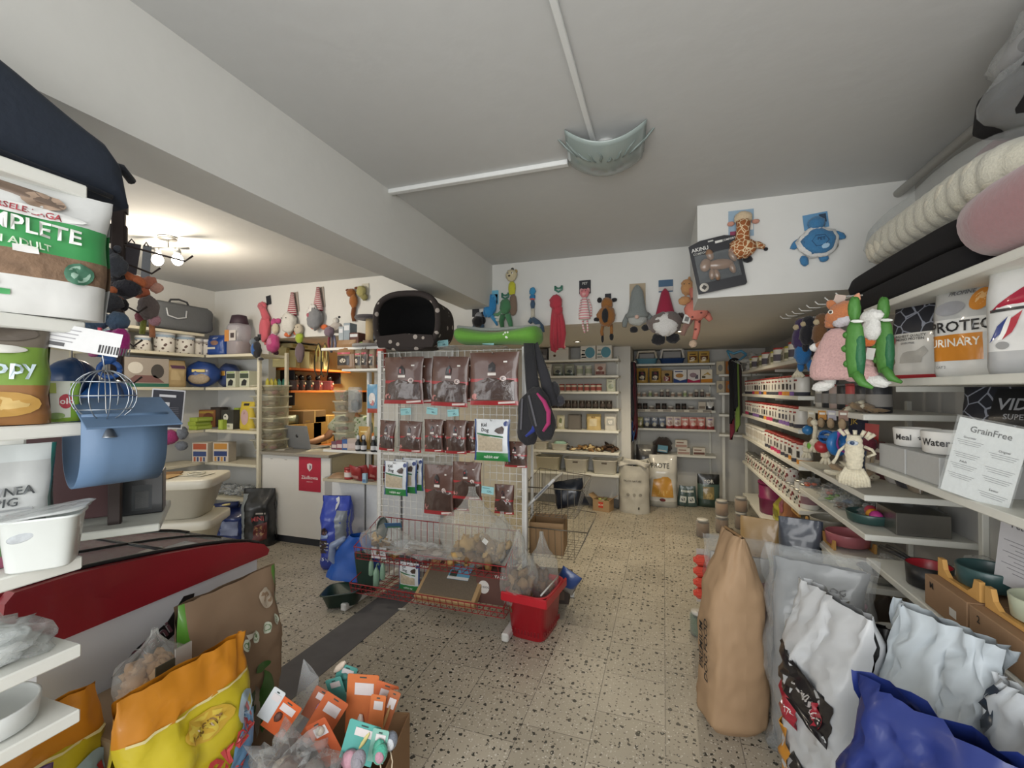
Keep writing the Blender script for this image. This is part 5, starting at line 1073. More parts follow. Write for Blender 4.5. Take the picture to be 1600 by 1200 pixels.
# ZM .60: grey, pink bowls, foil tray
for i, (px, r_, c_, n_, hh) in enumerate(((1262, .1, '#8c8a80', 'grey bowl at the start of the low shelf beside the patterned tins', .06), (1288, .1, '#96948a', 'grey bowl between another grey bowl and the pink bowl', .065), (1318, .11, '#b56a72', 'dusty pink bowl in a wooden stand on the low shelf', .07))):
    Yc = at(px, 820, X=.98).y
    t = thing('bowl_stand', 'low wooden stand holding the ' + n_.split(' at ')[0].split(' in ')[0].split(' between ')[0] + (' beside the tins' if i == 0 else ''), 'bowl stand', (1.0, Yc, .602), R90)
    for yy in (-.1, .09): MB().prism([(-.1, 0), (-.1, .05), (-.08, .05), (-.06, .01), (.06, .01), (.08, .05), (.1, .05), (.1, 0)], yy, yy+.012, wood).build('side_board', t)
    MB().box((0, 0, .005), (.03, .18, .010), wood, .002).build('crossbar', t)
    bowl('pet_bowl', n_, (1.0, Yc, .614), r_, hh, plas(c_))
t = thing('foil_tray', 'crinkled foil tray on the low shelf beside the pink bowl', 'tray', (.97, 2.58, .602), R90)
MB().lathe([(.06, 0), (.075, .004), (.10, .04), (.105, .045), (.098, .046), (.07, .008), (.001, .006)], M('#c9c9c6', .22, .9, .2, 1.0, 60), 28, sx=1.0, sy=.8, power=3).build('tray_body', t)
wrapped('wrapped_toy', 'clear bag beside the foil tray on the low shelf', 'packet', (1.08, 2.66, .602), (.1, .1, .04), ([plas('#a9a9a6')], 4), 33)
# cans and dark jars on z=1.39 shelf, rope heap
for i in range(7):
    y = 3.44 - i*.13
    c_ = ('#c9c4ba', '#2e3034', '#b9a49c', '#26282c', '#b84a4a', '#2b2c30', '#34353a')[i]
    n_ = ('pale tin', 'charcoal tin', 'beige tin', 'black tin', 'red spotted tin', 'dark tin with grey lid', 'dark tin beside the white bag shelf')[i]
    t = thing('food_tin', f'{n_} on the wall shelf behind the fox plush feet', 'tin', (1.0, y, 1.39), 0, 'mixed tins behind the fox')
    MB().lathe([(.05, 0), (.052, .004), (.052, .13), (.05, .134)], plas(c_), 20).lathe([(.0535, .03), (.0535, .09)], paper('#8d8a86'), 20, cap=False).build('tin_body', t)
    MB().lathe([(.053, .134), (.053, .146), (.03, .147)], plas('#8e3a3a' if i % 2 == 0 else '#55575a'), 20).build('lid', t)
heap('rope_chews', 'tangle of tan knotted rope chews lying on the wall shelf edge', 'rope chews', (.95, 2.9, 1.02+.001), (.07, .14), .06, [rope, fur('#9a8468')], 20, .03, 2.4, stuffkind=True, seed=30)
t = heap('rope_chews', 'pale bones and ropes above the hanging chew packs', 'rope chews', (.96, 2.72, 1.392), (.06, .14), .05, [rope, fur('#8a7458')], 16, .03, 2.4, stuffkind=True, seed=31)
mix = ['#c9c4bc', '#7c4a55', '#3c4a66', '#9c8f7a', '#5a3038', '#bdb9b4', '#33343c', '#83786a']
mn = ['white', 'plum', 'navy', 'sand', 'maroon', 'light grey', 'black', 'taupe']
for i in range(8):
    make_bag('toy_pack', f'{mn[i]} packed toy standing on the shelf behind the rope figure', 'toy pack', (1.12, 3.42-i*.115, 1.022), R90, .1, .2, .05, [(0, 1, mix[i])], [('r', .2, .2, .8, .5, '#b3aca2'), ('r', .2, .7, .8, .8, '#d2cfc8')], group='packed toys behind the rope figure')

# ================= FLOOR BAGS ON THE RIGHT =================
pb = at(1150, 1158, Z=0)
t = thing('paper_sack', 'tall plain brown paper sack with pinched top standing on the terrazzo floor', 'sack', (pb.x, pb.y+.12, 0), -1.25)
KP = M('#a08466', .7, 0, .05, .25, 9)
def SF(u, v):
    a = 2*PI*u; ca, sa = math.cos(a), math.sin(a)
    k = 1 if v < .72 else max(.0, 1-((v-.72)/.28))
    bx = .12*(.75+.25*k)*(1 + .05*math.sin(v*5)) ; by = .125*(.06+.94*k**.8)*(1+.1*math.sin(v*4+1))
    b0 = min(1, .8+v*5)
    n = noise.noise(Vector((ca*1.6, sa*1.6, v*5)))
    f = .012*n + .010*abs(math.sin(a*4+v*3))*(1-k) + .006*noise.noise(Vector((ca*5, sa*5, v*14)))
    p = .75
    return (math.copysign(abs(ca)**p, ca)*(bx+f)*b0 + .02*v, math.copysign(abs(sa)**p, sa)*(by+f)*b0, v*.86)
MB().grid(SF, 56, 54, KP).add([SF(i/20, 0) for i in range(20)], [tuple(range(20))], KP).build('sack_body', t)
mb = MB()
for i, q in enumerate(('PREMIUM', 'DOG FOOD')): mb.text(q, 0, 0, .05, BLACK, T=Matrix.Translation((.02+.05*i, -.146, .36)) @ Matrix.Rotation(-PI/2, 4, 'Y'))
mb.build('front_print', t)
MB().box((.02, 0, .862), (.15, .012, .012), paper('#8a6c4a'), .003).build('seam_strip', t)

def drape(name, label, cat, loc, rot, w, h, d, bands, decals=(), wr=.02, seed=0, lean=0.0, nu=26, mat=None, **kw):
    return make_bag(name, label, cat, loc, rot, w, h, d, bands, decals, kind=kw.pop('kind', 'block'), wr=wr, seed=seed, lean=lean, nu=nu, mat=mat or foil, **kw)
def g(px, py, Z=0.0): return at(px, py, Z=Z)
# clear sack with grey block behind the paper sack
t = thing('clear_sack', 'clear plastic sack with white bag inside beside the brown paper sack', 'sack', (.60, 2.18, 0), -.3)
bag_mesh(.32, .78, .24, [(0, .35, '#77736f'), (.35, 1, '#8b8d90')], [('r', .2, .35, .5, .75, '#b4b6b8'), ('t', 'FIT DOG', .6, .9, .03, '#6c6c70')], kind='block', wr=.02, seed=3).build('inner_bag', t)
bag_mesh(.37, .83, .28, [(0, 1, clear('#dfe3e5', .16))], kind='block', wr=.03, seed=7, nu=22).build('plastic_wrap', t)
# clear bag with pink pack further back, coral toys
t = thing('clear_sack', 'clear plastic sack holding a pink package behind the brown sack', 'sack', (.40, 2.85, 0), -.15)
bag_mesh(.30, .56, .2, [(0, .8, '#a5757a'), (.8, 1, '#b9b4b0')], kind='block', wr=.015, seed=4).build('inner_bag', t)
bag_mesh(.34, .66, .25, [(0, 1, clear('#e6e8e8', .18))], [('t', 'CAT', .35, .93, .03, '#1e1e20')], kind='block', wr=.03, seed=8, nu=22).build('plastic_wrap', t)
t = thing('clear_sack', 'clear plastic sack with taupe block under the wall shelves', 'sack', (.80, 2.80, 0), -.15)
bag_mesh(.30, .50, .2, [(0, 1, '#6f6459')], kind='block', wr=.015, seed=5).build('inner_bag', t)
bag_mesh(.38, .62, .27, [(0, 1, clear('#e6e8e8', .2))], kind='block', wr=.035, seed=9, nu=22).build('plastic_wrap', t)
t = thing('toy_strip', 'string of coral red spiky toys hanging at the aisle side of the clear sacks', 'toys', (at(1098, 870, Y=3.0).x, 3.0, .20), 0)
for k in range(4):
    MB().box((0, 0, .05+.068*k), (.085, .05, .06), plas('#d8503f'), .014).box((-.02, 0, .05+.068*k), (.07, .06, .02), plas('#d8503f'), .006).build('toy', t)
MB().box((0, .03, .15), (.07, .003, .33), paper('#b9b4ac')).build('backing_card', t)
cjar('treat_jar', 'clear jar of green treats on the floor under the coral toys', 'jar', (at(1092, 870, Y=3.0).x, 3.0, 0), .055, .14, paper('#5a6a48'), plas('#c9c7c0')); cjar('treat_jar', 'second clear jar of green treats beneath the coral toys', 'jar', (at(1113, 870, Y=3.0).x, 3.02, 0), .055, .14, paper('#5f6f50'), plas('#c9c7c0'))
# tan bag with green leaves and slate foil bag further back
make_bag('food_bag', 'tan foil bag with green leaf print standing in front of the low tins', 'bag', (.60, 3.32, 0), -.35, .24, .66, .14, [(0, 1, '#bb9a6a')], [('e', .6, .55, .15, .06, '#6f8a3a'), ('e', .75, .62, .1, .04, '#7d9a44')], kind='block', seed=21)
make_bag('food_bag', 'slate blue foil bag leaning by the tan leaf printed bag', 'bag', (.78, 3.15, 0), -.3, .22, .72, .13, [(0, 1, '#565d6b')], [('r', .2, .5, .8, .7, '#6d7484')], kind='block', seed=22, wr=.012)
# white sacks with black labels, blue sack
wp_ = M('#c0c3c6', .45, 0, .04, .2, 12, 0, .1)
drape('food_sack', 'white food sack with black and red label beside the brown paper sack', 'sack', (.56, 1.86, 0), -1.2, .34, .78, .20, [(0, 1, wp_)],
    [('p', [(.04,.50),(.85,.44),(.85,.64),(.04,.72)], '#1c1a1e'), ('p', [(.04,.40),(.45,.36),(.45,.48),(.04,.52)], '#a02838'), ('t', 'TASTY', .26, .44, .032, '#dcd6d2', -.08), ('t', 'the natural', .5, .58, .026, '#b8b4b0', -.2), ('e', .7, .53, .1, .05, '#a02838'), ('t', 'DOG', .7, .53, .025, '#d8d2ce', -.1), ('p', [(.05,.05),(.3,.02),(.3,.3),(.05,.36)], '#c98a2c'), ('p', [(.35,.05),(.8,.02),(.8,.22),(.35,.26)], '#1f2022')], wr=.03, seed=31, sq=.05)
drape('food_sack', 'white food sack with folded open top between blue sack and wall', 'sack', (.76, 1.62, 0), -1.05, .28, .84, .16, [(0, 1, M('#b3bcc2', .5, 0, .04, .2, 12))],
    [('p', [(.02,.40),(.32,.36),(.32,.60),(.02,.66)], '#1c1d20'), ('e', .2, .45, .08, .03, '#4e6a4a')], wr=.035, seed=33)
drape('food_sack', 'royal blue crumpled sack at the front of the floor bags', 'sack', (.64, 1.24, 0), -.9, .50, .75, .24, [(0, 1, M('#1f2f70', .42, 0, .08, .3, 10, 0, .2))],
    [('p', [(.1,.35),(.4,.3),(.4,.52),(.1,.58)], '#1a2630'), ('e', .25, .44, .1, .05, '#3a5a5a')], wr=.05, seed=35)
drape('food_sack', 'white sack peaking above the royal blue sack', 'sack', (.83, 1.38, 0), -1.2, .22, .78, .12, [(0, .55, '#b9bec2'), (.55, 1, M('#b9bec2', .5, 0, .04, .2, 12))], [('p', [(0,.75),(.22,.7),(.18,.98),(.02,.98)], '#22303e')], wr=.03, seed=36)
drape('food_sack', 'white sack with black label at the picture edge under the kraft cartons', 'sack', (.90, 1.02, 0), -1.2, .34, .66, .14, [(0, 1, M('#bbbfc2', .5, 0, .04, .2, 12))], [('p', [(.0,.45),(.35,.4),(.35,.68),(.0,.74)], '#1d1e2c')], wr=.035, seed=37)
drape('food_sack', 'black sack squeezed between two white food sacks', 'sack', (.66, 1.88, 0), -.7, .2, .70, .14, [(0, 1, '#1b1b1e')], wr=.02, seed=38)
# tubs under the shelves
t = thing('bucket', 'white plastic bucket under the low wall shelf', 'bucket', (.90, 2.22, 0.302), 0)
MB().lathe([(.08, 0), (.086, .006), (.10, .20), (.107, .202), (.107, .212), (.098, .213), (.094, .2), (.08, .01), (.001, .008)], plas('#d2d1cc'), 28).build('bucket_body', t)
MB().tube([(.105*math.cos(a_), .105*math.sin(a_)*1.0, .2 - .05*math.sin((a_))) for a_ in [PI + k*PI/12 for k in range(13)]], .003, steel(), 6).build('handle', t)
t = thing('wrapped_bowl', 'bright blue bowls in clear film on the lowest near shelf', 'bowl', (1.02, 2.0, .302), 0)
for k in range(4): MB().lathe([(.10, .03*k), (.128, .03*k+.08), (.131, .03*k+.082), (.125, .03*k+.084), (.095, .03*k+.01), (.001, .03*k+.008)], plas('#1f6cb0' if k < 3 else '#2a7cc0'), 30).build('bowl', t)
MB().lathe([(.12, 0), (.14, .06), (.142, .17), (.12, .19), (.001, .195)], clear('#dfe8ee', .12), 30).build('plastic_wrap', t)
t = thing('cup', 'pink plastic cup standing below the foil tray', 'cup', (.86, 2.62, .252), 0)
MB().lathe([(.045, 0), (.05, .005), (.064, .2), (.067, .201), (.067, .208), (.062, .208), (.048, .01), (.001, .008)], plas('#b3628c'), 26).build('cup_body', t)
tray('storage_box', 'pale grey plastic box on the lowest shelf below the mint bowl', 'box', (1.05, 1.62, .302), R90, .24, .2, .14, plas('#a5a7a8'))
tray('storage_box', 'translucent tub on the lowest shelf behind the white sacks', 'box', (1.03, 1.3, .302), R90, .28, .22, .22, plas('#9b9da0'))
make_bag('food_bag', 'white pack with purple corner between the clear sack and white sack', 'bag', (.70, 2.3, 0), -.6, .18, .6, .1, [(0, 1, '#bab8bb')], [('r', .0, .75, .5, .9, '#6a3a60')], kind='block', seed=40)
for i, (x, y, w_, h_, c_) in enumerate(((1.08, 2.9, .22, .2, '#5b5149'), (1.06, 3.15, .2, .22, '#3f3c3c'))):
    make_bag('food_bag', ('taupe' if i == 0 else 'charcoal') + ' sack lying in the shade of the lowest middle shelf', 'bag', (x, y, .252), R90, w_, h_, .14, [(0, 1, c_)], kind='block', seed=50+i)
# leads hanging at the alcove end of the right shelves
for i, (px, c_, n_, L) in enumerate(((1141, '#1b1b1e', 'black', .75), (1147, '#2a2a2e', 'charcoal', .6), (1151, '#7f9a4a', 'lime green', .85), (1155, '#3a2a2a', 'dark brown', .7), (1143, '#7a2a3c', 'maroon', .95))):
    q = at(px, 580, Y=5.9); y = 5.92 + .02*i
    t = thing('dog_lead', f'{n_} lead hanging at the alcove end of the tin shelves', 'dog lead', (0, 0, 0), 0, 'leads by the tin shelves')
    MB().tube([(q.x, y, 1.85), (q.x+.008, y, 1.85-L*.5), (q.x+.004, y, 1.85-L), (q.x+.03, y, 1.85-L*.9), (q.x+.02, y, 1.84)], .016, cloth(c_), 6, flat=.35).build('strap', t)
    MB().tube([(q.x+.02, y, 1.845), (q.x+.02, y-.0, 1.86), (XR+.01, y, 1.80), (XR+.01, 5.845, 1.70)], .003, steel(), 6).build('wall_hook', t)
for i, (z, c_) in enumerate(((1.70, '#b9743a'), (1.47, '#c07a3e'))):
    for j in range(2):
        make_box('food_box', ('orange' if j else 'cream') + f' carton on the {"upper" if i == 0 else "lower"} small corner shelf by the leads', 'box', (.70+.0*j + .11*j, 6.3, z), -.5, .10, .05, .17 if i == 0 else .15, paper(c_ if j else '#c9bfa8'), [('e', .5, .5, .3, .25, '#8c8a86')])
t = shelving('shelving_unit', 'small corner shelves with orange cartons between alcove and tin shelves', (.655, 6.16, 0), -.12, .36, .26, [1.70, 1.47, 1.2, .95], SH)
for x_ in (.05, .31): MB().box((x_, .25, .87), (.03, .02, 1.74), SH).build('upright', t)

wrapped('foil_pack', 'crumpled silver foil pack on top of the long wall shelves by the alcove', 'pack', (1.0, 5.55, 1.722), (.14, .2, .09), ([foil('#b5b8ba'), foil('#8e9294')], 8), 120, op=.3)
t = thing('pet_harness', 'light blue and black harness hanging above the orange cartons', 'harness', at(1147, 555, Y=6.2), -.3)
MB().tube([(-.08, 0, .06), (.0, -.01, .02), (.08, 0, .05), (.14, 0, .0)], .016, plas('#5fa3c9'), 8).tube([(-.08, 0, .06), (-.04, 0, -.04), (.05, 0, -.07), (.14, 0, .0)], .012, plas('#5fa3c9'), 8).build('strap', t)
MB().ell((.0, 0, -.1), (.07, .03, .07), cloth('#1e1f24')).build('pad', t)
# ================= GRIDWALL DISPLAY IN THE MIDDLE =================
wire = plas('#cfcfcc'); rwire = M('#8e1f26', .45, 0, .04)
GX0, GX1, GY = -2.06, -.90, 2.90
t = thing('gridwall_display', 'free standing white wire grid display with red baskets in the middle of the shop', 'display stand', ((GX0+GX1)/2, GY, 0))
ox = (GX0+GX1)/2
for x in (GX0, GX1):
    MB().box((x-ox, .035, .915), (.035, .035, 1.77), plas('#d8d8d5'), .003).build('post', t)
    MB().box((x-ox, .02, .03), (.045, .80, .05), M('#c9c9c6', .5, 0, .1), .008).build('foot', t)
mb = MB()
n = 24
for i in range(n+1):
    x = (GX0 + (GX1-GX0)*i/n) - ox; mb.tube([(x, 0, .12), (x, 0, 1.785)], .0024, wire, 4, cap=False)
for j in range(34): mb.tube([(GX0-ox, .004, .13+.05*j), (GX1-ox, .004, .13+.05*j)], .0024, wire, 4, cap=False)
mb.build('wire_grid', t, fixn=False)
MB().box((0, .03, .19), (GX1-GX0, .03, .03), plas('#cfcfcc'), .003).build('crossbar', t)
def wbasket(parent, name, x0, x1, y0, y1, z0, zf, zb, m, nx=20, ny=5, r=.0022, rim=.0035):
    mb = MB()
    for i in range(nx+1):
        x = x0 + (x1-x0)*i/nx
        mb.tube([(x, y0-.03*(zf-z0)/.1, zf), (x, y0, z0), (x, y1, z0), (x, y1, zb)], r, m, 4, cap=False)
    for j in range(ny+1):
        y = y0 + (y1-y0)*j/ny; mb.tube([(x0, y, zf if y1 == y0 else zf+(zb-zf)*j/ny), (x0, y, z0), (x1, y, z0), (x1, y, zf+(zb-zf)*j/ny)], r, m, 4, cap=False)
    yf = y0-.03*(zf-z0)/.1
    for k in range(3):
        q = k/2; mb.tube([(x0, yf+(y0-yf)*(1-q), z0+(zf-z0)*q), (x1, yf+(y0-yf)*(1-q), z0+(zf-z0)*q)], rim if k == 2 else r, m, 6, cap=False)
    mb.tube([(x0, yf, zf), (x0, y1, zb), (x1, y1, zb), (x1, yf, zf)], rim, m, 6, cap=False)
    return mb.build(name, parent, fixn=False)
wbasket(t, 'wire_basket', GX0-ox+.03, GX1-ox-.02, -.28, -.01, .33, .42, .55, rwire, 22, 5)
wbasket(t, 'wire_basket', GX0-ox+.03, GX1-ox-.02, -.33, -.01, .12, .19, .26, rwire, 26, 6)
sb = thing('side_basket_unit', 'grey wire baskets on the aisle side of the grid display', 'wire basket', (-.78, 3.25, 0))
gw = M('#6d675c', .4, .6, .1)
for z, e in ((.62, 0), (.34, .04)):
    mb = MB()
    for i in range(9):
        x = -.16+.045*i
        mb.tube([(x, -.22, z+.2), (x, -.2, z), (x, .2, z), (x, .22, z+.26)], .0018, gw, 4, cap=False)
    for i in range(9):
        y = -.2+.05*i
        mb.tube([(-.16, y, z+.24), (-.16, y, z), (.2, y, z), (.25+e, y, z+.2)], .0018, gw, 4, cap=False)
    mb.tube([(-.16, -.22, z+.2), (.25+e, -.22, z+.2), (.25+e, .22, z+.22), (-.16, .22, z+.26)], .004, gw, 6, closed=True)
    mb.build('basket', sb, fixn=False)
MB().tube([(-.16, 0, 0), (-.16, 0, 1.1)], .012, plas('#cfcfcc'), 8).box((-.02, 0, .015), (.36, .04, .03), plas('#cfcfcc'), .004).build('upright', sb)
bx = thing('cardboard_box', 'open cardboard box in the lower wire basket on the aisle side', 'box', (-.80, 3.2, .345), .1)
carton_open(bx, .24, .24, .22, paper('#8f7250'), False)
tag(bag_mesh(.22, .2, .14, [(0, 1, '#20242c')], kind='pillow', wr=.02, seed=60).build('packed_bag', None, (-.64, 3.28, .64), (.0, -.2, .1)), 'glossy navy black wrapped pack in the upper side basket', 'pack')
tag(MB().box((0, 0, 0), (.30, .28, .02), plas('#c9cac8'), .006).box((.02, -.141, .0), (.14, .002, .012), plas('#6a6c70')).build('litter_scoop_tray', None, (-.82, 3.16, .78), (0, -.8, 0)), 'white plastic tray leaning in the upper side basket', 'tray')
make_bag('food_bag', 'blue and grey pack lying beneath the side baskets', 'bag', (-.68, 3.12, .10), (.3, .5, 0), .15, .18, .08, [(0, .4, '#8c8a86'), (.4, 1, '#2e4a86')], kind='pillow')
make_box('carton', 'dark carton on the floor under the side baskets', 'box', (-.80, 3.25, 0), .1, .3, .3, .13, paper('#3a312c'), [('r', .1, .2, .9, .7, '#5a4a40')])

BRN = '#5a3d33'; RED = '#a02f33'
smoke = M('#4a3a34', .18, 0, .35, .6, 26, 0, .5); meat = M('#6b4230', .5, 0, .4, .6, 40)
PY = 2.80
logo = lambda u, v, k=1: [('p', [(u-.075*k, v-.09), (u+.075*k, v-.09), (u+.08*k, v+.03), (u, v+.10), (u-.08*k, v+.03)], '#1d1718'), ('r', u-.05*k, v-.07, u+.05*k, v+.02, '#a63238'), ('r', u-.09*k, v-.16, u+.09*k, v-.11, '#d8d2cc')]
def brown(label, px, py, wpx, hpx, Y=PY, seed=0, tilt=0, group=None, win=True, nm='chew_pack', col=BRN):
    p = at(px, py, Y=Y); D = (p - Vector((0, 0, CAM_Z))).length * .97
    w = wpx*p.y/(.93*FPX) ; h = hpx*p.y/(.95*FPX)
    q = at(px, py+hpx, Y=Y)
    dec = logo(.48, .72) + [('e', .72, .5, .07, .05, '#c9b8b2'), ('e', .72, .5, .045, .033, '#4a2c2a'), ('r', .72, .8, .8, .83, '#d8d4ce'), ('e', .1, .16, .07, .06, '#c0807c'), ('p', [(.6,.02),(.95,.03),(.95,.08),(.6,.07)], '#d8c9c4')]
    if win: dec = [('p', [(.06,.1),(.94,.1),(.94,.5),(.6,.5),(.4,.52),(.1,.44)], smoke)] + dec
    t = thing(nm, label, 'chew pack', (p.x, Y, q.z), (0, tilt, 0), group)
    bag_mesh(w, h, .035, [(0, .08, RED), (.08, .44, '#5b4038'), (.44, .5, RED), (.5, 1, col)], dec, kind='flat', wr=.006, seed=seed).build('pouch', t)
    MB().tube([(0, GY-Y, h-.012), (0, -.03, h-.012), (0, -.04, h+.0)], .0025, steel(), 6).build('peg_hook', t)
    return t
G1 = 'brown chew packs on the wire grid'
brown('large brown chew pack with smoky window, under the cat bed at the counter end', 631, 551, 76, 80, seed=1)
brown('large brown chew pack in the middle of the top grid row', 702, 553, 66, 82, seed=2, tilt=.04)
brown('largest brown chew pack, under the green bone pillow', 772, 549, 82, 84, seed=3)
brown('brown chew pack behind the counter end pack of the top grid row', 652, 554, 60, 76, 2.86, seed=4)
brown('brown chew pack behind the middle pack of the top grid row', 726, 556, 44, 72, 2.86, seed=5)
brown('small tan and brown chew pack at the counter end of the second grid row', 604, 652, 30, 52, seed=6, tilt=.06)
brown('small brown chew pack, second from the counter end in the second grid row', 641, 654, 42, 52, seed=7, tilt=.03)
brown('small brown chew pack in the centre of the second grid row', 678, 652, 34, 54, seed=8)
brown('small brown chew pack beside the white rabbit ear pack', 713, 654, 36, 55, seed=9)
brown('small brown chew pack tucked behind the second row centre pack', 694, 655, 30, 52, 2.86, seed=10)
brown('small brown chew pack tucked behind the one beside the rabbit ear pack', 734, 656, 22, 52, 2.86, seed=11)
brown('narrow red and brown pack hanging between rabbit ear pack and post', 806, 690, 36, 40, 2.86, seed=12)
brown('brown chew pack with dark window in the third grid row', 686, 722, 54, 82, seed=13)
brown('brown chew pack over the darker one in the third grid row', 730, 720, 50, 60, 2.77, seed=14)
brown('dark brown chew pack behind the third row packs', 712, 745, 46, 52, 2.86, seed=15)
brown('brown chew pack low on the grid above the clear chew bag', 788, 757, 32, 46, 2.84, seed=16)
def rabbit(label, px, py, wpx, hpx, Y=PY, seed=0, tilt=0, txt=True):
    p = at(px, py, Y=Y); q = at(px, py+hpx, Y=Y); w = wpx*Y/(.93*FPX); h = hpx*Y/(.95*FPX)
    t = thing('rabbit_ear_pack', label, 'chew pack', (p.x, Y, q.z), (0, tilt, 0), 'white and green rabbit ear packs')
    dec = [('p', [(.1,.24),(.82,.24),(.82,.56),(.5,.58),(.1,.62)], M('#b3a68f', .5, 0, .35, .6, 60)), ('t', 'Kid', .28, .86, h*.12, '#1c1c1e', .1, w*.35), ('t', 'Dog', .32, .74, h*.12, '#1c1c1e', -.05, w*.35),
        ('p', [(.55,.68),(.66,.8),(.8,.84),(.86,.78),(.84,.66),(.76,.7),(.7,.66)], '#4a3a34'), ('e', .9, .9, .07, .06, '#2c3f7a'), ('p', [(.08,.62),(.5,.58),(.84,.56),(.84,.6),(.5,.63),(.08,.67)], '#2f6a44')] + ([('t', 'rabbit ear', .5, .1, h*.1, '#d8e4d8', 0, w*.6)] if txt else [])
    bag_mesh(w, h, .035, [(0, .2, '#2d7f43'), (.2, 1, '#d3d8dc')], dec, kind='flat', wr=.004, seed=seed, side='#2c4a80').build('pouch', t)
    MB().tube([(0, GY-Y, h-.01), (0, -.03, h-.01), (0, -.04, h)], .0025, steel(), 6).build('peg_hook', t)
rabbit('large white and green rabbit ear pack beside the black dog harness', 769, 654, 60, 66, seed=1)
rabbit('white and green rabbit ear pack at the counter end, front of three', 619, 716, 46, 58, 2.76, seed=2)
rabbit('white and green rabbit ear pack, middle of three behind each other', 634, 714, 44, 56, 2.82, seed=3, txt=False)
rabbit('white and green rabbit ear pack, rear of three behind each other', 645, 712, 40, 54, 2.87, seed=4, txt=False)
rabbit('white and green pack standing in the lower red basket', 640, 876, 40, 46, 2.66, seed=5)
# cyan price tickets
for i, (px, py, lb, yy) in enumerate(((622, 538, 'over the counter end of the top grid row', 2.86), (692, 537, 'in the middle of the top of the grid', 2.86), (763, 533, 'under the green bone pillow', 2.84), (634, 643, 'over the counter end of the second grid row', 2.78), (675, 642, 'in the middle over the second grid row', 2.78), (708, 645, 'over the small pack beside the rabbit ear pack', 2.78), (762, 766, 'on the tall clear bag of chews', 2.70))):
    p = at(px, py, Y=yy)
    mb = MB().box((0, 0, 0), (.085, .002, .048), paper('#8fc0c4'), .0).box((-.012, -.0014, .012), (.05, .0008, .004), paper('#4e7a80')).text(('79,-', '84,-', '99,-', '37,-', '56,-', '29,-', '129,-')[i], .012, -.008, .018, paper('#2f4a50'), -.0016)
    tag(mb.build('price_ticket', None, p, (0, .08*(-1)**i, 0)), f'cyan price ticket {lb}', 'price ticket')
# cat bed and bone pillow on top
dark = pattern_mat('paw_print_cloth', '#2f2826', '#a39a92', 15, .24)
p = at(668, 536, Y=2.86)
t = thing('cat_cave', 'dark paw patterned cat cave bed with black opening on top of the grid', 'pet bed', (-1.73, 2.93, 1.795), .12)
def CF(u, v):
    a = 2*PI*u; pw = .72
    x = math.copysign(abs(math.cos(a))**pw, math.cos(a)); z = math.copysign(abs(math.sin(a))**pw, math.sin(a))
    k = 1 - .06*v - .25*max(0, v-.8)/.2
    return (x*.235*k + .0, -.2 + .46*v, .192 + z*.192*k)
mb = MB().grid(CF, 48, 14, dark)
mb.add([CF(i/30, 1) for i in range(30)], [tuple(range(30))], dark)
mb.tube([CF(i/40, 0) for i in range(40)], .022, dark, 8, closed=True).build('shell', t)
def CI(u, v):
    q = CF(u, 0); c_ = Vector((0.0, 0, .2)); w_ = Vector((q[0], 0, q[2]))
    r = c_ + (w_-c_)*(.93 - .25*v**3 if v < 1 else 0.0)
    return (r.x, -.2+.36*min(v, 1), r.z)
ib = M('#060607', 1.0)
MB().grid(CI, 40, 8, ib).add([CI(i/30, .999) for i in range(30)], [tuple(range(30))], ib).build('lining', t)
MB().prism([(-.2, .004), (.2, .004), (.215, .04), (.2, .085), (0, .10), (-.2, .085), (-.215, .04)], -.225, -.2, dark).build('front_sill', t)
tag(softbox(.5, .42, .012, clear('#d0d2d2', .15), 3, .4, seed=61).build('plastic_sheet', None, (-1.28, 2.95, 1.795)), 'crumpled clear film lying between cat cave and green pillow', 'film')
t = thing('bone_pillow', 'lime green bone shaped pillow with white paw print on top of the grid', 'pillow', (-1.08, 2.90, 1.80), .02)
gm = M('#619a38', .85, 0, .1, .3, 60, .15)
def BP(u, v):
    x = -1 + 2*u; a = 2*PI*v
    r = .055 + .038*abs(x)**2.2*(1.4 if x > 0 else 1.0); e = max(0, 1-abs(x)**10)**.5
    zc = .058 + .035*max(0, -x)**2 + .01*max(0, x)
    return (x*.31, -math.cos(a)*.12*e*(1+.3*abs(x)), zc + r*e*.8*math.sin(a))
MB().grid(BP, 40, 24, gm).build('pillow_body', t)
mb = MB()
for dx, dz, rr in ((0, -.006, .015), (-.021, .006, .007), (-.01, .018, .0075), (.008, .019, .0075), (.021, .008, .007)): mb.ell((.10+dx, -.122, .062+dz), (rr, .008, rr), paper('#dfe6d8'), None, 12, 8)
mb.build('paw_print', t)
MB().tube([(-.3+.6*k/20, -.02, .118+.03*max(0, .3-k/20)*2 + .012*abs(k/10-1)) for k in range(21)], .012, fur('#8a8f8a'), 8).build('piping', t)
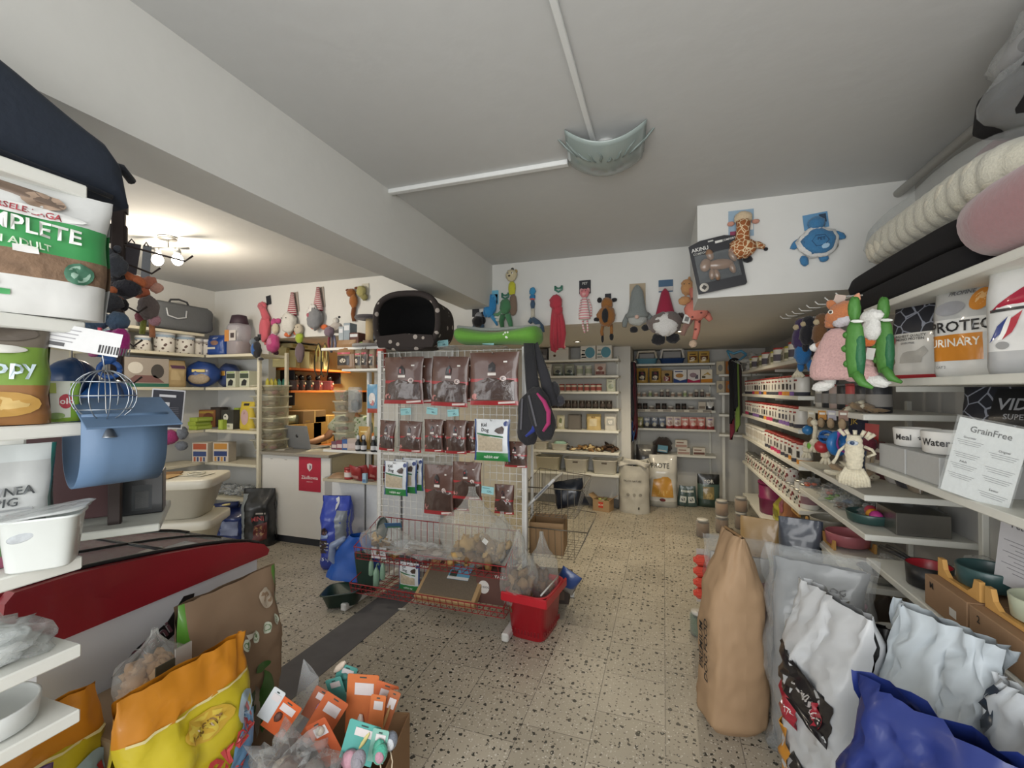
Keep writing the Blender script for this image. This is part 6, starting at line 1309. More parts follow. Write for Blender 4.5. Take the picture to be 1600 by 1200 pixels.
# dog harness bag
t = thing('dog_backpack', 'black dog saddle bag with blue and pink trim hanging at the grid end', 'dog harness', (at(845, 535, Y=2.86).x, 2.84, at(845, 535, Y=2.86).z), 0)
bk = cloth('#26262a')
MB().tube([(-.08, 0, .02), (-.05, -.02, -.25), (-.02, -.04, -.45)], [.035, .045, .05], bk, 8, flat=.25).tube([(-.06, .02, .02), (.03, 0, -.22), (.08, -.02, -.42)], [.03, .035, .045], cloth('#2e2e33'), 8, flat=.25).build('strap', t)
for i, (x, z, c_, a_) in enumerate(((-.07, -.50, '#2a3a8c', .05), (.07, -.46, '#a8336a', -.25))):
    bb_ = softbox(.15, .10, .34, bk, 2.6, .15, seed=70+i).build('saddle_pouch', t, (x, -.05-.03*i, z-.17), (0, a_, 0))
    MB().tube([(.0, -.052, .06), (.045, -.05, .10), (.062, -.04, .17), (.05, -.045, .24), (.02, -.05, .30)][::1], [.008, .014, .016, .014, .006], cloth(c_), 8).build('trim', bb_)
    MB().box((-.035, -.053, .2), (.012, .004, .2), cloth('#5a5a60')).build('webbing', bb_)
toy('dog_toy', 'dark plush with yellow tag hanging beside the saddle bag', at(866, 590, Y=2.90), .0045, [('body', [('e', 0, 20, 10, 14, fur('#2c2c30')), ('e', 8, 34, 9, 8, fur('#3c3c42'))]), ('swing_tag', [('c', -6, 12, 7, 8, paper('#a8a23a'), 0, 9)])])
# clear bags with chews in the upper basket
def chewbag(label, x, y, z, r, nm='chew_bag', seed=0, lumps=None, tall=0, n=16):
    t = thing(nm, label, 'chew bag', (x, y, z)); random.seed(seed)
    lumps = lumps or [paper('#a08048'), paper('#8a6a3a'), paper('#b5945c'), paper('#6f5230')]
    mb = MB()
    for i in range(n):
        a = random.uniform(0, 2*PI); q = random.random()**.6
        mb.ell((math.cos(a)*q*r[0]*.75, math.sin(a)*q*r[1]*.7, r[2]*.25 + random.uniform(0, .9)*r[2]*(1-.4*q)), (r[0]*.3, r[1]*.22, r[2]*.2), random.choice(lumps), (random.uniform(-.8, .8), random.uniform(-.8, .8), random.uniform(0, 3)), 10, 7, .7, i)
    mb.build('chews', t)
    def WF(u, v):
        a = 2*PI*u; nn = noise.noise(Vector((math.cos(a)*2+seed, math.sin(a)*2, v*3)))
        pr_ = (.75 + .35*math.sin(PI*min(1, v*1.3)))*(1 if v < .55 else max(.12, 1-(v-.55)*2.3)) * min(1, .3+v*6)
        zz = v*(r[2]*1.7+tall)
        return (math.cos(a)*r[0]*1.05*pr_*(1+.25*nn) + .02*nn, math.sin(a)*r[1]*1.05*pr_*(1+.25*nn), zz)
    MB().grid(WF, 40, 26, clear('#dcdcd8', .13)).build('plastic_bag', t)
    return t
chewbag('clear bag of curled pale chews at the counter end of the upper basket', -1.88, 2.72, .34, (.15, .11, .13), seed=2, tall=.05)
chewbag('large clear bag of knotted chews at the aisle end of the upper basket', -1.20, 2.72, .34, (.2, .12, .18), seed=3, tall=.22, n=22)
chewbag('second clear chew bag behind the large one near the grid post', -1.02, 2.80, .34, (.13, .09, .14), seed=4, tall=.12)
wrapped('packed_toy', 'flat clear wrapped pale chews draped over the basket front rail', 'chew pack', (-1.52, 2.66, .40), (.24, .09, .035), ([paper('#a89c90'), paper('#8e7e70')], 9), 64)
make_box('leaflet', 'blue and green card lying on the pale chew bag', 'leaflet', (-1.78, 2.70, .545), (.9, 0, .4), .11, .003, .08, paper('#3f6a96'), [('r', .1, .1, .9, .3, '#4e8a4a')], bev=.0005)
tag(MB().box((0, 0, 0), (.035, .0015, .03), paper('#d3d1cc')).build('price_label', None, at(758, 846, Y=2.6), (0, .6, 0)), 'small white label stuck to the large knotted chew bag', 'label')
# lower basket: scratch board, cartons
t = thing('scratch_board', 'cardboard scratching board with blue picture label leaning in the lower basket', 'scratching board', (-1.33, 2.60, .165), (-1.05, 0, .02))
MB().box((0, 0, .12), (.42, .05, .30), paper('#b3946a'), .004).box((0, -.026, .105), (.37, .004, .22), M('#6f6354', .9, 0, .3, 1.0, 200)).build('board', t)
for x in (-.12, -.06, .12): MB().lathe([(.016, 0), (.016, .002)], paper('#3a2e26'), 18, T=Matrix.Translation((x, -.0255, .245)) @ Matrix.Rotation(PI/2, 4, 'X')).build('hole', t)
MB().box((.04, -.031, .19), (.15, .003, .13), paper('#5f9fc0')).box((.0, -.033, .165), (.05, .002, .05), paper('#34443c')).box((.04, -.033, .135), (.15, .002, .02), paper('#d8d8d6')).build('picture_label', t)
make_box('carton', 'dark brown carton with round white label in the lower red basket', 'box', (-1.04, 2.76, .125), .02, .24, .12, .21, paper('#5e4038'), [('e', .22, .5, .16, .2, '#d3d0cc'), ('t', 'RIO DOG', .22, .5, .018, '#222222'), ('t', 'YALLO', .72, .86, .03, '#e2dfdb')])
make_box('carton', 'black glossy carton standing behind the round label carton', 'box', (-1.02, 2.85, .34), 0, .18, .05, .11, plas('#1c1f28'), [('r', .1, .1, .9, .9, '#262b38')])
# red shopping basket
p = at(850, 985, Z=0)
t = thing('shopping_basket', 'red plastic shopping basket on the floor at the aisle end of the display', 'shopping basket', (-.775, 2.74, 0), -.12)
rd = plas('#b3202c')
tray('basket_body', None, None, (0, 0, 0), 0, .27, .35, .28, rd, taper=.84, rim=.012, parent=t)
mb = MB()
for k in range(9): mb.box((-.085+.021*k, -.150, .045), (.011, .006, .03), plas('#7a141d'), .002)
for k in range(10): mb.box((.116, -.12+.027*k, .045), (.006, .014, .03), plas('#7a141d'), .002)
mb.build('vent_slot', t)
MB().box((0, -.178, .25), (.30, .016, .055), rd, .006).box((.142, 0, .25), (.016, .37, .055), rd, .006).build('rim', t)
MB().tube([(.10, -.15, .285), (.11, 0, .298), (.10, .15, .285)], .005, plas('#c9c9c6'), 8).build('handle', t)
chewbag('clear bag of brown chews standing upright in the red shopping basket', -.87, 2.70, .13, (.10, .12, .22), seed=6, tall=.12, lumps=[paper('#6f5436'), paper('#8a6c48'), paper('#57402a')], n=20)
chewbag('second bag of brown chews at the rear of the red shopping basket', -.76, 2.84, .14, (.09, .1, .2), seed=7, tall=.10, lumps=[paper('#7a5c3c'), paper('#5c442c')], n=16)
# things hanging at the counter end of the grid
t = thing('blue_carrier', 'translucent blue fabric pet carrier hanging at the counter end of the grid', 'pet carrier', at(562, 836, Y=2.75), .15)
def BF(u, v):
    a = 2*PI*u; n_ = noise.noise(Vector((math.cos(a)*1.6, math.sin(a)*1.6, v*2.5)))
    w_ = .06 + .10*math.sin(min(1, v*1.3)*PI*.5)
    return (math.cos(a)*w_*(1+.25*n_)*1.2 - .05*v, math.sin(a)*.05*(1+.3*n_), -v*.32)
bl = M('#1f55ab', .35, 0, .15, .5, 14, 0, .3)
MB().grid(BF, 30, 18, bl).add([BF(i/24, 1) for i in range(24)], [tuple(range(24))], bl).build('fabric_body', t)
MB().tube([(-.1, -.03, -.02), (-.2, -.02, -.08), (-.22, 0, -.18), (-.16, .01, -.24)], [.02, .028, .03, .02], M('#7f8fae', .25, 0, .2, .6, 20, 0, .4), 8).build('clear_pocket', t)
MB().tube([(.02, .0, 0), (.10, .06, .02), (.16, .12, .03)], .006, plas('#27506a'), 8).build('cord', t)
t = thing('food_sack', 'royal blue and silver dog food sack with dog portrait standing by the white cabinet', 'sack', (at(527, 800, Y=3.16).x, 3.16, 0), .25)
bag_mesh(.25, .60, .2, [(0, .12, '#2c3f9a'), (.12, .2, '#2c3f9a'), (.2, 1, '#2a41a8')], [('r', .62, .12, .99, .82, '#7f8790'), ('p', [(.5,.98),(.6,.82),(.66,.86),(.58,1.0)], '#c5c9cf'), ('e', .24, .54, .13, .055, '#3a2a2a'), ('e', .24, .52, .06, .03, '#7a3a34'), ('p', [(.04,.42),(.35,.44),(.4,.5),(.1,.5)], '#8aa0cc'), ('r', .04, .24, .34, .42, '#3a2e2a'), ('r', .1, .375, .4, .395, '#c9ced6'), ('r', .1, .325, .4, .345, '#c9ced6'), ('r', .1, .275, .4, .295, '#c9ced6'), ('t', '15 kg', .28, .16, .035, '#c9d2e4')], kind='block', wr=.015, seed=12).build('sack_body', t)
t = thing('strainer', 'dark oval mesh strainer sticking up at the counter end of the basket', 'strainer', at(597, 826, Y=2.68), (0, .12, .3))
MB().tube([(.035*math.cos(a_), 0, .075*math.sin(a_)) for a_ in [k*PI/12 for k in range(24)]], .006, plas('#2b3a38'), 8, closed=True).build('frame', t)
MB().add([(.033*math.cos(a_), .012, .073*math.sin(a_)) for a_ in [k*PI/12 for k in range(24)]], [tuple(range(24))], M('#5a625c', .6, 0, .4, .5, 300)).build('mesh', t)
MB().tube([(0, 0, -.075), (.005, .01, -.14), (.0, .01, -.2)], .009, plas('#2f4440'), 8).build('handle', t)
t = thing('price_card', 'white price card in a black clip on the upper basket corner', 'price card', at(592, 864, Y=2.62), .1)
MB().box((0, 0, 0), (.11, .002, .075), paper('#d3d1d4')).text('15,-', .03, .02, .02, paper('#2a2a2c'), -.0016).text('45,-', .03, -.002, .02, paper('#2a2a2c'), -.0016).text('89,-', .03, -.024, .02, paper('#2a2a2c'), -.0016).build('card', t)
MB().box((-.005, -.004, .03), (.018, .008, .07), plas('#18181a'), .002).build('clip', t)
for i, (px, py, s_) in enumerate(((580, 880, .9), (588, 893, 1.1), (598, 886, .9))):
    t = thing('drinking_bottle', ('pale green drinking bottle hanging under the price card', 'larger pale green bottle hanging in the middle under the price card', 'pale green bottle hanging beside the basket side')[i], 'bottle', at(px, py, Y=2.66), 0, 'pale green bottles')
    MB().lathe([(.006, .03), (.01, .02), (.018*s_, 0), (.02*s_, -.04), (.02*s_, -.085*s_), (.012, -.095*s_)], plas('#86a892'), 16).build('bottle', t)
    MB().tube([(.0, 0, .03), (.004, 0, .05), (.014, 0, .06), (.02, 0, .045)], .004, plas('#7a9a86'), 8).build('spout', t)
t = thing('litter_scoop', 'large dark green plastic scoop leaning on the display foot', 'scoop', (-2.1, 2.62, .02), (0, -.12, .35))
tray('scoop_body', None, None, (-.02, 0, .0), 0, .26, .2, .10, plas('#1f352c'), parent=t, taper=.8)
MB().box((.13, .04, .18), (.12, .03, .30), plas('#22382f'), .01).build('handle_plate', t)
tag(MB().box((0, 0, .003), (.05, .015, .006), paper('#d3d0c8'), .001).build('paper_scrap', None, (*at(628, 952, Z=0).xy, 0), .4), 'small paper scrap on the dark floor strip', 'paper')
# ================= NEAR RACK BESIDE THE CAMERA =================
shelving('shelving_unit', 'near white shelving beside the freezer, carrying rodent food and plastic tubs', (-1.2, -.30, 0), L90, .93, .42, [1.95, 1.65, 1.43, 1.14, .95, .81, .5, .2], M('#dfe0da', .5, 0, .03), posts=(.04, .88))
NX = -1.24
def nb(label, px, z, w, h, d, bands, dec, rot=1.25, nm='food_bag', cat='bag', X=NX, **kw):
    q = at(px, 700, X=X)
    return make_bag(nm, label, cat, (X - .0, q.y, z), rot, w, h, d, bands, dec, **kw)
KIB = M('#7c6450', .8, 0, .45, .9, 55)
nb('white rodent food bag with green band and kibble picture, on the near rack', 8, 1.652, .30, .272, .08, [(0, .27, '#d5d6d4'), (.27, .46, KIB), (.46, .72, '#3f9456'), (.72, 1, '#cfd1d0')],
    [('r', .0, .56, .16, .68, '#b03a42'), ('t', 'MPLETE', .62, .63, .042, '#dfe2de', -.06, .20), ('t', 'O', .1, .62, .04, '#e2ded8', -.06), ('t', 'CUNI ADULT', .5, .51, .02, '#cfe0c8', -.06), ('e', .56, .755, .32, .045, '#d9dad8'), ('t', 'VERSELE-LAGA', .56, .755, .018, '#a03a44', -.06), ('p', [(.2,.92),(.45,.88),(.62,.84),(.76,.82),(.78,.9),(.6,.96),(.3,.99)], '#6d5c50'), ('e', .66, .86, .12, .07, '#a08a78'), ('e', .84, .34, .08, .085, '#3c6b55'), ('e', .84, .34, .06, .065, '#8aa898'), ('r', .5, .44, .62, .49, '#dcdcda'), ('r', .1, .12, .48, .16, '#3f9456'), ('t', '8', .2, .24, .022, '#3c4a50'), ('t', '2', .42, .22, .022, '#3c4a50')], kind='block', wr=.010, seed=3)
nb('green food pack with vegetable picture and white lettering, on the near rack', -22, 1.432, .17, .205, .07, [(0, .38, '#8a6038'), (.38, .75, '#6f8f3a'), (.75, 1, '#6b6358')],
    [('t', 'Happy', .55, .55, .042, '#c2d4dc', 0, .13), ('e', .55, .72, .28, .04, '#cfcfc8'), ('e', .6, .2, .3, .12, '#a8823f'), ('e', .6, .2, .2, .08, '#c0a468'), ('e', .6, .88, .3, .08, '#5a524a')], kind='block', wr=.006, seed=4)
nb('small white and lime treat box beside the green food pack', 92, 1.432, .065, .088, .02, [(0, .1, '#86a83c'), (.1, 1, '#d6dacf')], [('r', .0, .7, .4, .95, '#a8b83a'), ('r', .75, .1, 1, .95, '#7fa840'), ('e', .62, .5, .18, .18, '#b03a48'), ('t', 'lolo', .62, .5, .018, '#e0dcd8'), ('e', .4, .15, .2, .08, '#6f8f3a')], nm='treat_pouch', cat='pouch', kind='block', wr=.001)
nb('silver grey guinea pig food bag with teal side, on the near rack', -8, 1.142, .17, .245, .06, [(0, .1, '#8a4a60'), (.1, .22, '#4e6b44'), (.22, .36, '#8a7a62'), (.36, .86, '#b9bcbc'), (.86, 1, '#c9cfd0')],
    [('t', 'GUINEA', .56, .62, .024, '#4c5052', 0, .088), ('t', 'PIG', .58, .53, .024, '#4c5052'), ('t', 'grainless', .56, .41, .018, '#b0404a', 0, .10), ('r', .0, .86, .2, 1, '#2f8a86'), ('e', .5, .27, .32, .06, '#5f4c3a'), ('r', .3, .46, .8, .475, '#8f9294')], side='#2c6f6a', kind='block', wr=.006, seed=6, X=-1.29)
# white tub with frosted sides
q = at(84, 886, X=-1.17)
t = thing('plastic_tub', 'translucent white square tub with dark contents on the near rack edge', 'tub', (-1.205, q.y, 1.142), .9)
tray('tub_body', None, None, (0, 0, 0), 0, .118, .095, .105, M('#cfd4d2', .3, 0, .04, 0, 30, 0, .2), parent=t, taper=.82, rim=.004)
MB().ell((-.02, -.0435, .072), (.022, .003, .010), M('#a3a8ac', .7, 0, .5, .5, 60), (0, -.3, 0)).build('printed_mark', t)
tag(softbox(.14, .115, .006, clear('#e2e6e6', .4), 5, .2, seed=80).build('film', None, (-1.205, q.y, 1.249), (0, -.1, .9)), 'milky film lid lying on the translucent square tub', 'film')
q = at(40, 1130, X=-1.22)
bowl('pet_bowl', 'white round deep dish on the lowest visible near rack shelf', (-1.30, q.y-.03, .812), .085, .05, plas('#d9dddc'), cat='dish')
q = at(38, 1020, X=-1.22)
t = thing('wrapped_bowl', 'white round dish in crumpled clear film, one shelf above the unwrapped dish', 'dish', (-1.31, q.y-.04, .952))
bowl('dish', None, (0, 0, 0), .085, .04, plas('#d9dddc'), parent=t)
MB().ell((0, 0, .035), (.10, .10, .036), clear('#e6eaea', .22), None, 26, 14, .8, 81).build('plastic_wrap', t)
make_bag('food_bag', 'purple and green food pack low on the near rack', 'bag', (-1.28, .50, .502), 1.25, .22, .2, .08, [(0, .4, '#a8a03a'), (.4, 1, '#584060')], [('e', .5, .6, .2, .15, '#b9a9b0')], kind='block')
# price sheet, wire ball, blue hood at the rack end
t = thing('price_card', 'white price list card tilted at the end of the near rack', 'price card', at(124, 530, X=-1.19), (-.25, .16, 1.0))
MB().box((0, 0, 0), (.135, .0015, .055), paper('#d2d3d4')).build('card', t)
mb = MB()
for j in range(4): mb.box((-.03, -.0012, .017-.009*j), (.06-.006*j, .0006, .002), paper('#9a9a9e'))
for j in range(11): mb.box((.035+.005*j, -.0012, -.014), (.0022 if j % 3 else .0034, .0006, .018), paper('#3a3a3c'))
mb.box((-.035, -.0012, -.018), (.03, .0006, .008), paper('#5a5a5c')).build('print', t)
wq = at(163, 618, X=-1.17)
t = thing('hay_ball', 'chromed wire hay ball with small bell hanging over the blue hood', 'hay feeder', wq, .3)
mb = MB()
for k in range(5):
    R_ = Matrix.Rotation(k*PI/5, 4, 'Z') @ Matrix.Rotation(PI/2, 4, 'X')
    mb.tube([R_ @ Vector((.056*math.cos(a_), .056*math.sin(a_), 0)) for a_ in [j*PI/14 for j in range(28)]], .0012, steel('#9fa6ad'), 6, closed=True)
for z_ in (-.03, 0, .03): mb.tube([((.056**2-z_**2)**.5*math.cos(a_), (.056**2-z_**2)**.5*math.sin(a_), z_) for a_ in [j*PI/14 for j in range(28)]], .0012, steel('#9fa6ad'), 6, closed=True)
mb.build('wire_cage', t)
MB().tube([(0, 0, .056), (-.005, 0, .09), (-.012, 0, .13)], .0015, steel('#9fa6ad'), 6).tube([(-.012, 0, .13), (-.012, 0, .15)], .004, plas('#a03a4a'), 8).tube([(0, 0, .056), (.004, 0, -.03), (.012, 0, -.075)], .001, steel(), 6).build('chain', t)
MB().lathe([(.003, .0), (.008, -.006), (.013, -.02), (.014, -.022)], steel('#8e9296'), 16, (.012, 0, -.07)).build('bell', t)
hq = at(186, 690, X=-1.22)
HB_ = M('#566f8c', .55, 0, .04, .15, 40)
t = thing('hood_insert', 'blue grey bent plastic hood with a slotted flap hanging at the near rack end', 'plastic hood', hq, 1.3)
def UF(u, v):
    a = PI*(1.0*u) ; x = -.066 + .122*v
    if u < .25: y, z = -.075, .07 - .28*u
    elif u > .75: y, z = .075, .07 - .28*(1-u)
    else:
        b = PI*(u-.25)/.5; y, z = -.075*math.cos(b), -.0 - .095*math.sin(b)
    return (x*1.25 + .0, y, z)
T_ = Matrix.Rotation(.0, 4, 'Z')
MB().grid(UF, 40, 3, HB_).build('curved_shell', t, solid=.004)
MB().box((0, -.02, .088), (.17, .15, .004), HB_, .001).build('flap', t, None, (.42, 0, 0))
MB().tube([(.06, -.06, .066), (.085, -.055, .068)], .0035, plas('#3d4f66'), 8).build('slot', t)
# dark rack behind with hanging toys
dkm = M('#3b312f', .5, .3, .1)
r0 = at(185, 380, D=1.32)
t = thing('display_rack', 'dark brown metal rack with wires, carrying plush toys behind the near shelving', 'display rack', (r0.x, r0.y, 0), .9)
for x in (0, -.30):
    MB().box((x, 0, 1.57), (.03, .03, .98), dkm, .003).build('post', t)
mb = MB()
for z_, L in ((1.93, .16), (1.88, .08), (1.76, .05), (1.66, .04), (1.55, .04)): mb.tube([(-.32, -.0, z_), (.0, -.01, z_), (L, -.02, z_-.03), (L+.02, -.02, z_-.01)], .003, dkm, 6)
mb.box((-.15, 0, 2.04), (.34, .03, .03), dkm).box((-.15, .0, 1.96), (.34, .02, .05), dkm).build('rail', t)
MB().box((-.12, .1, 1.10), (.46, .34, .022), M('#cdd0c9', .5), .003).build('shelf', t)
MB().box((-.15, .02, 1.3), (.30, .006, .34), M('#4a2a2c', .6), .002).build('back_panel', t)
SB = .00188
def dt(name, label, px, py, D, parts, rot=.7, cat='soft toy', s_=1.0, **k): return toy(name, label, at(px, py, D=D), SB*D/1.3*s_, parts, rot=rot, cat=cat, **k)
gy = fur('#454851'); og = fur('#c06a42'); bg = fur('#4c627c')
dt('plush_toy', 'dark slate plush hanging highest beside the dark rack post', 180, 388, 1.28, [('head', [('e', -8, 14, 12, 12, gy)]), ('body', [('e', 4, 30, 16, 18, gy)]), ('ear', [('e', -16, 6, 5, 6, gy)]), ('ear', [('e', 4, 2, 5, 6, gy)])])
dt('hanging_pouch', 'folded grey felt pouch hanging on the wire beside the slate plush', 206, 380, 1.36, [('pouch', [('c', 0, 24, 18, 48, cloth('#5a565c'), .12)]), ('loop', [('t', [(-4, 0), (0, -6), (4, 0)], 1, dkm)])], cat='pouch')
dt('hanging_pouch', 'pale grey felt pouch hanging near the bright bulbs', 229, 385, 1.42, [('pouch', [('c', 0, 24, 11, 50, cloth('#8f949a'), .05)]), ('loop', [('t', [(-3, 0), (0, -6), (3, 0)], 1, dkm)])], cat='pouch')
dt('plush_toy', 'orange and black ruffled plush on the dark rack', 195, 425, 1.3, [('head', [('e', -6, 8, 12, 11, fur('#27262c'))]), ('frill', [('e', 6, 8, 13, 7, og, 6, .4), ('e', 20, 14, 11, 7, og, 6, .7), ('e', -22, 28, 8, 7, og)]), ('body', [('e', 6, 28, 18, 14, fur('#2d2c34'))]), ('foot', [('e', 18, 30, 6, 5, fur('#6b4038')), ('e', -4, 40, 7, 5, fur('#b9603c'))])])
dt('plush_toy', 'faded orange plush with brown patterned body near the bright bulbs', 232, 440, 1.4, [('frill', [('e', 0, 4, 14, 9, fur('#c88068'), 7, -.5), ('e', -8, 18, 12, 10, fur('#c87050')), ('e', 12, 10, 9, 8, fur('#cf9c8a'))]), ('body', [('e', 4, 42, 14, 18, fur('#6d625f'))]), ('foot', [('e', -8, 56, 7, 8, fur('#a8606a')), ('e', 10, 60, 8, 9, fur('#b98a94'))]), ('leg', [('t', [(-4, 60), (-6, 82)], [4, 4], fur('#9aa04a')), ('t', [(6, 62), (7, 86)], [4, 4], fur('#c08058'))])])
dt('plush_toy', 'charcoal square bodied plush above the steel blue one', 168, 462, 1.25, [('body', [('e', 4, 12, 20, 15, fur('#3a3a40')), ('e', 22, 14, 6, 9, BLK)]), ('frill', [('e', 6, -8, 8, 6, og)])])
dt('plush_toy', 'steel blue round plush pair below the charcoal one', 166, 488, 1.22, [('body', [('e', -10, 14, 20, 15, bg), ('e', 18, 14, 15, 14, bg)]), ('eye', [('e', -8, 2, 4, 4, plas('#c9ccd0'), 3, 0, 15), ('e', -8, 2, 2, 2, BLK, 2, 0, 18), ('e', -18, -2, 5, 3.5, BLK)]), ('nose', [('e', -6, 12, 4, 5, fur('#5a3a6c'), 3, 0, 14)])])
dt('plush_toy', 'fluffy magenta toy tuft hanging beside the price list card', 192, 520, 1.22, [('tuft', [('e', 0, 14, 13, 20, M('#a8287c', .98, 0, .3, 1.0, 120, .4)), ('e', -12, 4, 10, 7, fur('#8a2a70'))])])
dt('ring_toy', 'bright blue rubber toy with ring handle beside the magenta tuft', 168, 545, 1.18, [('toy_body', [('e', -8, 4, 12, 9, plas('#2f62a8')), ('e', 4, 16, 9, 8, plas('#2a5ba2')), ('e', -12, 10, 6, 4, plas('#b35a8a'), 4, 0, 9)]), ('ring', [('t', [(4+13*math.cos(a_), 32+12*math.sin(a_)) for a_ in [k_*PI/8 for k_ in range(17)]], 3.6, plas('#2a5faf'))])], cat='toy')
for i, (px, py, D_, r_, c_, lb) in enumerate(((112, 592, 1.16, .052, '#1f3f6b', 'dark blue ball behind the small lime treat box'), (168, 628, 1.2, .062, '#24599c', 'large glossy blue ball behind the wire hay ball'))):
    t = thing('toy_ball', lb, 'ball', at(px, py, D=D_)); MB().ell((0, 0, 0), r_, plas(c_), None, 26, 18).build('ball', t)
    MB().tube([(r_*1.0*math.cos(a_), 0, r_*1.0*math.sin(a_)) for a_ in [k_*PI/16 for k_ in range(32)]], .004, plas('#1a3358'), 6, closed=True).build('seam', t)
    MB().tube([(0, 0, r_), (0, 0, r_+.05)], .0015, plas('#8a8a8c'), 6).build('string', t)
# black items on the small shelf of the dark rack
b0 = at(150, 800, D=1.42)
t = thing('packed_basket', 'black mesh basket with barcode sleeve on the dark rack shelf', 'basket', (b0.x-.04, b0.y-.02, 1.112), .9)
tray('basket_body', None, None, (0, 0, 0), 0, .22, .16, .11, plas('#1c1e22'), parent=t)
MB().box((-.02, -.09, .075), (.05, .003, .10), paper('#8a8d92')).box((-.02, -.092, .075), (.035, .001, .06), paper('#cfcfd0')).build('sleeve', t, None, (0, -.45, 0))
make_box('carton', 'black open carton with white barcode label on the dark rack shelf', 'box', (b0.x+.12, b0.y+.06, 1.112), .9, .11, .09, .13, plas('#2c3034'), [('r', .3, .1, .75, .7, '#5a5e62'), ('r', .38, .15, .68, .55, '#b9bbbc')])
make_box('carton', 'black ventilated crate further along the dark rack shelf', 'box', at(178, 745, D=1.9), .6, .22, .14, .12, plas('#16171a'), [('r', .05+.13*i, .25 + .35*(i % 2), .12+.13*i, .45 + .35*(i % 2), '#4c5056') for i in range(7)])
dt('toy_card', 'dark back card of a packed toy with white edge, hung before the cream shelving', 262, 606, 2.0, [('card', [('c', 0, 26, 36, 48, paper('#cfcfd2'), .08), ('c', 0, 26, 33, 45, paper('#2e2f38'), .08, .9)]), ('print', [('c', 1, 10, 18, 3, paper('#c9c9cc'), .08, 1.5), ('c', -3, 20, 12, 5, paper('#c9c9cc'), .08, 1.5), ('c', -10, 40, 9, 7, paper('#a9a9ac'), .08, 1.5), ('c', 8, 40, 9, 4, paper('#c9c9cc'), .02, 1.5)] + [('c', 0, 24+2.2*k, 26, .6, paper('#6a6a72'), .08, 1.5) for k in range(6)])], cat='toy card', rot=.55, s_=1.25)
dt('plush_toy', 'hot pink knobbly ball with purple tail below the dark toy card', 268, 672, 2.05, [('ball', [('e', 0, 10, 14, 11, fur('#a8386e'))]), ('tail', [('e', -18, 22, 12, 12, fur('#6a4a78'))]), ('ear', [('e', 18, 4, 8, 10, fur('#7a7d82'))]), ('foot', [('e', 17, 24, 9, 7, fur('#7a7d82'))])], rot=.5)
# ---- navy holdall on top of the rack
t = thing('pet_holdall', 'long navy fabric holdall lying on top of the near rack, overhanging its end', 'bag', (-1.37, .30, 1.955), L90)
nv = M('#1f2836', .65, 0, .12, .3, 60)
def NF(u, v):
    a = 2*PI*u; pw = .62; x = -.48 + .93*v
    e = min(1, (v/.06))**.5 * min(1, ((1-v)/.05))**.5 if 0 < v < 1 else 0.05
    hgt = .138 - .2*max(0, v-.62)
    y = math.copysign(abs(math.cos(a))**pw, math.cos(a))*.15*(1-.12*v); z = math.copysign(abs(math.sin(a))**pw, math.sin(a))
    n_ = noise.noise(Vector((x*5, y*9, z*2)))
    return (x, y*(.75+.25*e)*(1+.05*n_), hgt*e*(1+z) * (1+.04*n_))
MB().grid(NF, 44, 30, nv).build('holdall_body', t)
MB().tube([NF(.62 + .0*k, k/24) for k in range(1, 24)], .007, cloth('#111824'), 6).tube([NF(.70, k/24) for k in range(1, 24)], .004, cloth('#10151e'), 6).build('zip', t)
MB().tube([(.38, -.10, .085), (.44, -.09, .10), (.475, -.07, .085)], .010, cloth('#18202c'), 8).build('end_strap', t)

# ================= FREEZER AND FLOOR GOODS ON THE LEFT =================
FX0, FX1 = -1.76, -2.26
t = thing('chest_freezer', 'white chest freezer with curved red flank and sliding glass top', 'freezer', ((FX0+FX1)/2, 1.2, 0), L90)
# local: x -> +Y world, y -> -X world
fw = FX0-FX1; fm = M('#dadde4', .35, 0, .03, 0, 8, 0, .2); fr = M('#8e1e2a', .35, 0, .05, 0, 10, 0, .3); fk = plas('#16171a')
MB().box((0.0, 0, .42), (.80, fw-.02, .68), fm, .02).build('cabinet_body', t)
arc = [(-.46, .90), (-.44, .925), (-.30, .925), (-.20, .915), (-.04, .895), (.12, .87), (.24, .845), (.33, .82), (.40, .79), (.43, .755), (.42, .735)]
pr_ = arc + [(-.44, .735), (-.47, .78)]
for y0_, y1_ in ((-fw/2-.012, -fw/2+.03), (fw/2-.03, fw/2+.012)): MB().prism(pr_, y0_, y1_, fr).build('side_fairing', t)
MB().box((-.445, 0, .83), (.05, fw-.06, .18), fr, .01).box((.405, 0, .755), (.04, fw-.06, .05), fr, .008).build('end_fairing', t)
def top_z(x):
    for (a, b), (c_, d_) in zip(arc[1:], arc[2:]):
        if a <= x <= c_: return b + (d_-b)*(x-a)/(c_-a)
    return .9
gp_ = MB()
for y_ in (-fw/2+.025, fw/2-.025, 0.0):
    gp_.tube([(-.42+.82*k/16, y_, top_z(-.42+.82*k/16)+.004) for k in range(17)], .009 if y_ else .006, fk, 6)
gp_.tube([(-.42, -fw/2+.02, .925), (-.42, fw/2-.02, .925)], .01, fk, 6).tube([(.39, -fw/2+.02, .79), (.39, fw/2-.02, .79)], .01, fk, 6).tube([(.0, -fw/2+.02, .892), (.0, fw/2-.02, .892)], .006, fk, 6)
gp_.build('lid_frame', t)
MB().grid(lambda u, v: (-.42+.81*u, (-fw/2+.03)+(fw-.06)*v, top_z(-.42+.81*u)+.001), 20, 4, clear('#cfd6d8', .12, .04)).build('glass_lid', t)
MB().box((0, 0, .745), (.78, fw-.06, .02), plas('#5a5856')).build('inner_tray', t)
mb = MB().box((0, 0, .06), (.76, fw-.06, .1), plas('#2c2c2e'), .01); mb.build('plinth', t)
ST = Matrix.Translation((-.21, 0, .03))
